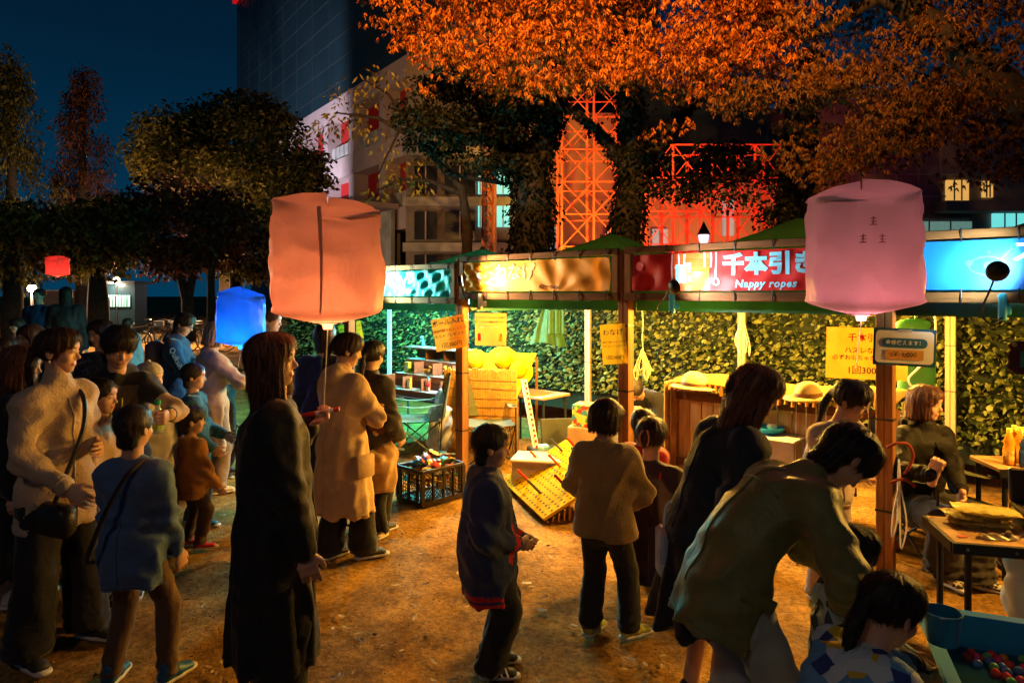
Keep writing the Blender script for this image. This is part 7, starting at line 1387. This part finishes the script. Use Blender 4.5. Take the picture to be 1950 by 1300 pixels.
def bottle(lab, pos, m, cap, lm_, s=1.):
    t = thing('drink_bottle', lab, 'bottle', pos, 0, 'drink bottles on the back table'); part('bottle_body', MB().lathe([(.033 * s, 0), (.037 * s, .01), (.037 * s, .11 * s), (.030 * s, .13 * s), (.037 * s, .15 * s), (.016 * s, .20 * s), (.014 * s, .215 * s)], n=14), m, t, smooth=True); part('cap', MB().lathe([(.017 * s, .212 * s), (.017 * s, .237 * s), (.012 * s, .24 * s)], n=12), cap, t); part('bottle_label', MB().lathe([(.0376 * s, .03 * s), (.0376 * s, .10 * s)], n=14, cap=False), lm_, t)
JU = mat('orange_juice', (.70, .28, .02), rough=.15); JC = mat('juice_cap', (.70, .62, .12)); BLB = mat('blue_bottle', (.03, .10, .40), rough=.2); LBL = mat('juice_label', (.72, .38, .08), var=.5, vs=40)
for k, (x, y, w) in enumerate(((1922, 4.26, 'nearest'), (1932, 4.36, 'middle'), (1944, 4.30, 'rear'))): bottle(f'{w} orange juice bottle on the small dark table', Vector(((x - CX) * y / F, y, hb + .0155)), JU, JC, LBL, .95)
bottle('blue drink bottle at the right edge of the small dark table', Vector(((1953 - CX) * 4.2 / F, 4.2, hb + .0155)), BLB, PWHITE, BLB, .9)
# ---- blue tub with balls
TUBM = mat('tub_blue', (.015, .21, .48), rough=.65, var=.05, spec=.15); q0 = P(1738, 1192, 2.5); tz = q0.z; tp_ = Vector((q0.x + .42, q0.y - .36, 0)); trz = R(-22); t = thing('water_tub', 'large blue plastic tub of floating balls at bottom right', 'tub', tp_, trz)
hw, hd, th_ = .46, .34, .24; b0 = tz - th_
def ring_(o, z, ins):
    x, y = hw + o - ins, hd + o - ins; r = .05; pts = []
    for cx, cy_, a0 in ((x - r, y - r, 0), (-x + r, y - r, 90), (-x + r, -y + r, 180), (x - r, -y + r, 270)): pts += [(cx + r * math.cos(R(a0 + a)), cy_ + r * math.sin(R(a0 + a)), z) for a in (0, 30, 60, 90)]
    return pts
def loft(rings, capends=(True, False)):
    m_ = MB(); n = len(rings[0]); v = [p for r_ in rings for p in r_]; f = [(i * n + j, i * n + (j + 1) % n, (i + 1) * n + (j + 1) % n, (i + 1) * n + j) for i in range(len(rings) - 1) for j in range(n)]
    if capends[0]: f.append(tuple(range(n - 1, -1, -1)))
    if capends[1]: f.append(tuple(range((len(rings) - 1) * n, len(rings) * n)))
    return m_.add(v, f)
part('tub_body', loft([ring_(0, b0, .05), ring_(0, tz - .01, 0), ring_(.035, tz, 0), ring_(.03, tz + .012, 0), ring_(0, tz + .01, .012), ring_(0, b0 + .012, .064)], (True, True)), TUBM, t, smooth=False)
part('tub_stand', MB().box((0, 0, b0 / 2 - .002), (.7, .5, max(.02, b0 - .004))), mat('stand_dark', (.05, .04, .03)), t)
wt = mat('tub_water', (.02, .08, .14), rough=.06, alpha=.55, spec=.6); part('water', loft([ring_(-.025, b0 + .135, .006), ring_(-.025, b0 + .14, .012)], (True, True)), wt, t)
bc = [((.62, .05, .04), 'red'), ((.62, .22, .04), 'orange'), ((.10, .34, .10), 'green'), ((.45, .42, .10), 'yellow green'), ((.55, .04, .16), 'pink'), ((.05, .14, .42), 'blue'), ((.5, .35, .2), 'tan')]
ballm = [mesh_of(MB().sphere((0, 0, 0), .0165, 10, 7), 'ball', mat('ball_' + n_.replace(' ', '_'), c, rough=.2, var=.25, vs=60), True) for c, n_ in bc]
placed = []
for k in range(1500):
    u, v = random.uniform(-hw + .08, hw - .08), random.uniform(-hd + .07, hd - .07)
    if u + v * .5 < -.15 - .1 * math.sin(v * 9) or any((u - a) ** 2 + (v - b) ** 2 < .031 ** 2 for a, b in placed): continue
    placed.append((u, v)); i = random.choice([0, 0, 1, 1, 2, 2, 3, 4, 4, 5, 6]); o = link('ball', ballm[i], None, f'small {bc[i][1]} ball floating in the blue tub', 'ball', 'balls in the blue tub', None, tp_ + Matrix.Rotation(trz, 3, 'Z') @ Vector((u, v, b0 + .145))); o.rotation_euler = (random.random() * 6, random.random() * 6, 0)
    if len(placed) > 230: break
def cup(lab, pos, r, h):
    t = thing('plastic_cup', lab, 'cup', pos); part('wall', MB().lathe([(r * .82, 0), (r, h), (r * 1.05, h), (r * 1.05, h - .006), (r * .95, h - .008), (r * .78, .008), (.0, .008)], n=22), mat('cup_blue', (.01, .14, .34), rough=.3), t, smooth=False); part('rim', MB().tube([(r * 1.03 * math.cos(a), r * 1.03 * math.sin(a), h) for a in np.linspace(0, 6.283, 23)[:-1]], .004, 6, closed=True), mat('cup_blue', (.01, .14, .34)), t)
cup('blue plastic cup held above the tub corner', P(1795, 1222, 2.25), .055, .10); cup('blue plastic cup floating at the right edge of the tub', tp_ + Matrix.Rotation(trz, 3, 'Z') @ Vector((.05, -.08, b0 + .145)), .06, .06)
# ---- fringed bag and pale paper by the crouching woman
q_ = P(1268, 1090, 2.85); t = thing('printed_bag', 'pale blue printed bag hanging beside the dark dress', 'bag', q_); part('bag_body', MB().box((0, 0, .09), (.07, .12, .20), bev=.015), pattern('pale_print', [(.35, .5, .6), (.45, .55, .62), (.3, .4, .55), (.45, .3, .35)], 18), t); part('handle', MB().tube(spline([(-.01, 0, .18), (0, 0, .27), (.02, 0, .3)]), .005, 6), PWHITE, t)
# ---- litter and fallen leaves
lf_me = [mesh_of(MB().add([(0, -.03, .002), (.014, -.005, .008), (.01, .02, .006), (0, .034, .012), (-.011, .018, .007), (-.013, -.006, .005), (0, .0, .003)], [(0, 1, 6), (1, 2, 6), (2, 3, 6), (3, 4, 6), (4, 5, 6), (5, 0, 6)]), 'fallen_leaf', mat(n_, c, rough=.7, var=.2)) for n_, c in (('dry_leaf', (.34, .20, .07)), ('pale_leaf', (.48, .36, .16)), ('brown_leaf', (.12, .06, .03)))]
fixed = [(865, 1145), (1385 - 350, 1000 + 140), (1030, 1163), (1012, 1118), (1092, 1195), (985, 1212), (1295, 1192), (1262, 1270), (1315, 1220), (1000, 1242), (760, 1113), (765, 1240), (800, 1055), (790, 1178), (1262, 1250), (1190, 1275)]
for k in range(150):
    x, y = fixed[k] if k < len(fixed) else (random.uniform(330, 1500), random.uniform(930, 1299)); p = G(x, y); i = random.choice([0, 1, 2]); o = link('fallen_leaf', lf_me[i], None, ('dry orange', 'pale yellow', 'dark brown')[i] + ' fallen leaf lying on the dirt', 'leaf', 'fallen leaves on the dirt', None, p + Vector((0, 0, .004)), random.uniform(0, 6.28)); o.scale = (random.uniform(.5, 1.1),) * 3
for k, (x, y) in enumerate(((1032, 1164), (1003, 1112))):
    t = thing('paper_scrap', ('crumpled white paper scrap near the varsity boy', 'flat pale paper scrap behind the varsity boy')[k], 'litter', G(x, y)); part('scrap', MB().grid(lambda u, v: Vector(((u - .5) * .055, (v - .5) * .03, .006 + .006 * abs(math.sin(u * 6 + v * 4)))), 6, 4), S_WH, t)
# ================================================================ far left: lamps, low wall, bicycles
def street_lamp(lab, x, y, z, p, col):
    h = CH - (y - HY) * z / F; t = thing('street_lamp', lab, 'lamp post', at(x, z), 0, 'street lamps beyond the crowd'); part('post', MB().tube([(0, 0, 0), (0, 0, h - .1)], [.06, .04], 8), BLACK, t); part('globe', MB().sphere((0, 0, h), .13, 12, 8), mat('lamp_globe_%d' % x, col, emit=col, es=9), t, smooth=True); part('lamp_cap', MB().lathe([(.15, h + .11), (.05, h + .2), (.01, h + .22)], n=10), BLACK, t); lamp('POINT', at(x, z) + Vector((0, -.3, h - .1)), p, col, t, .14)
street_lamp('bright street lamp behind the man in navy jacket', 61, 549, 22, 900, (1, .62, .36)); street_lamp('small street lamp between the trunks', 222, 532, 30, 1200, (1, .75, .5)); street_lamp('street lamp right of the leaning trunk', 364, 543, 24, 1000, (1, .55, .25))
lw = thing('low_wall', 'low pale wall lit in the distance at left', 'wall', at(165, 34)); part('wall', MB().box((0, 0, .95), (4.6, .2, 1.9)), mat('far_wall', (.10, .08, .08), rough=.8), lw); part('coping', MB().box((0, 0, 1.93), (4.7, .3, .06)), CONC, lw)
kw = thing('kiosk', 'small kiosk with cyan lit grid window in the distance', 'kiosk', at(222, 30)); part('wall', MB().box((0, .5, 1.1), (1.6, 1, 2.2)), DARKW, kw); part('roof', MB().box((0, .4, 2.26), (1.9, 1.4, .12)), BLACK, kw)
wn2 = part('window', MB().box((.1, -.02, 1.45), (1.0, .04, .5)), mat('kiosk_cyan', (.3, .7, .65), emit=(.15, .9, .7), es=.3), kw)
for k in range(1, 8): part('window_bar', MB().box((.1 - .5 + k / 8, -.05, 1.45), (.03, .02, .5)), BLACK, wn2)
def bicycle(lab, x, z, rz, m):
    t = thing('bicycle', lab, 'bicycle', at(x, z), R(rz), 'bicycles parked beyond the crowd')
    for wx in (-.52, .52):
        w = part('wheel', MB().tube([(wx + .33 * math.cos(a), 0, .34 + .33 * math.sin(a)) for a in np.linspace(0, 6.283, 25)[:-1]], .018, 6, closed=True), BLACK, t)
        for k in range(8): a = 6.283 * k / 8; part('spoke', MB().tube([(wx, 0, .34), (wx + .32 * math.cos(a), 0, .34 + .32 * math.sin(a))], .004, 4), GREYM, w)
    for a, b in (((-.52, 0, .34), (-.06, 0, .30)), ((-.06, 0, .30), (-.2, 0, .78)), ((-.06, 0, .30), (.36, 0, .74)), ((-.19, 0, .72), (.36, 0, .80)), ((-.52, 0, .34), (-.19, 0, .72)), ((.52, 0, .34), (.36, 0, .9))): part('frame_tube', MB().tube([a, b], .018, 6), m, t)
    part('saddle', MB().box((-.22, 0, .84), (.26, .13, .05), bev=.02), BLACK, t); part('handlebar', MB().tube([(.22, -.26, .98), (.34, -.2, .98), (.36, 0, .95), (.34, .2, .98), (.22, .26, .98)], .012, 6), GREYM, t); part('basket', MB().box((.58, 0, .82), (.28, .32, .2)), mat('basket_wire', (.3, .3, .28), rough=.5), t)
for k, (x, z, rz, c, w) in enumerate(((262, 21, 20, (.3, .3, .28), 'leftmost, behind the child in pale blue'), (300, 20.5, 60, (.05, .06, .08), 'second from the left'), (338, 21, 10, (.35, .3, .1), 'with yellowish frame by the leaning trunk'), (392, 20.5, 25, (.3, .32, .34), 'right of the leaning trunk'), (412, 22, 70, (.1, .1, .1), 'dark, partly behind the blue lantern'))): bicycle('parked bicycle ' + w, x, z, rz, mat('bike_%d' % k, c, rough=.3, metal=.5))
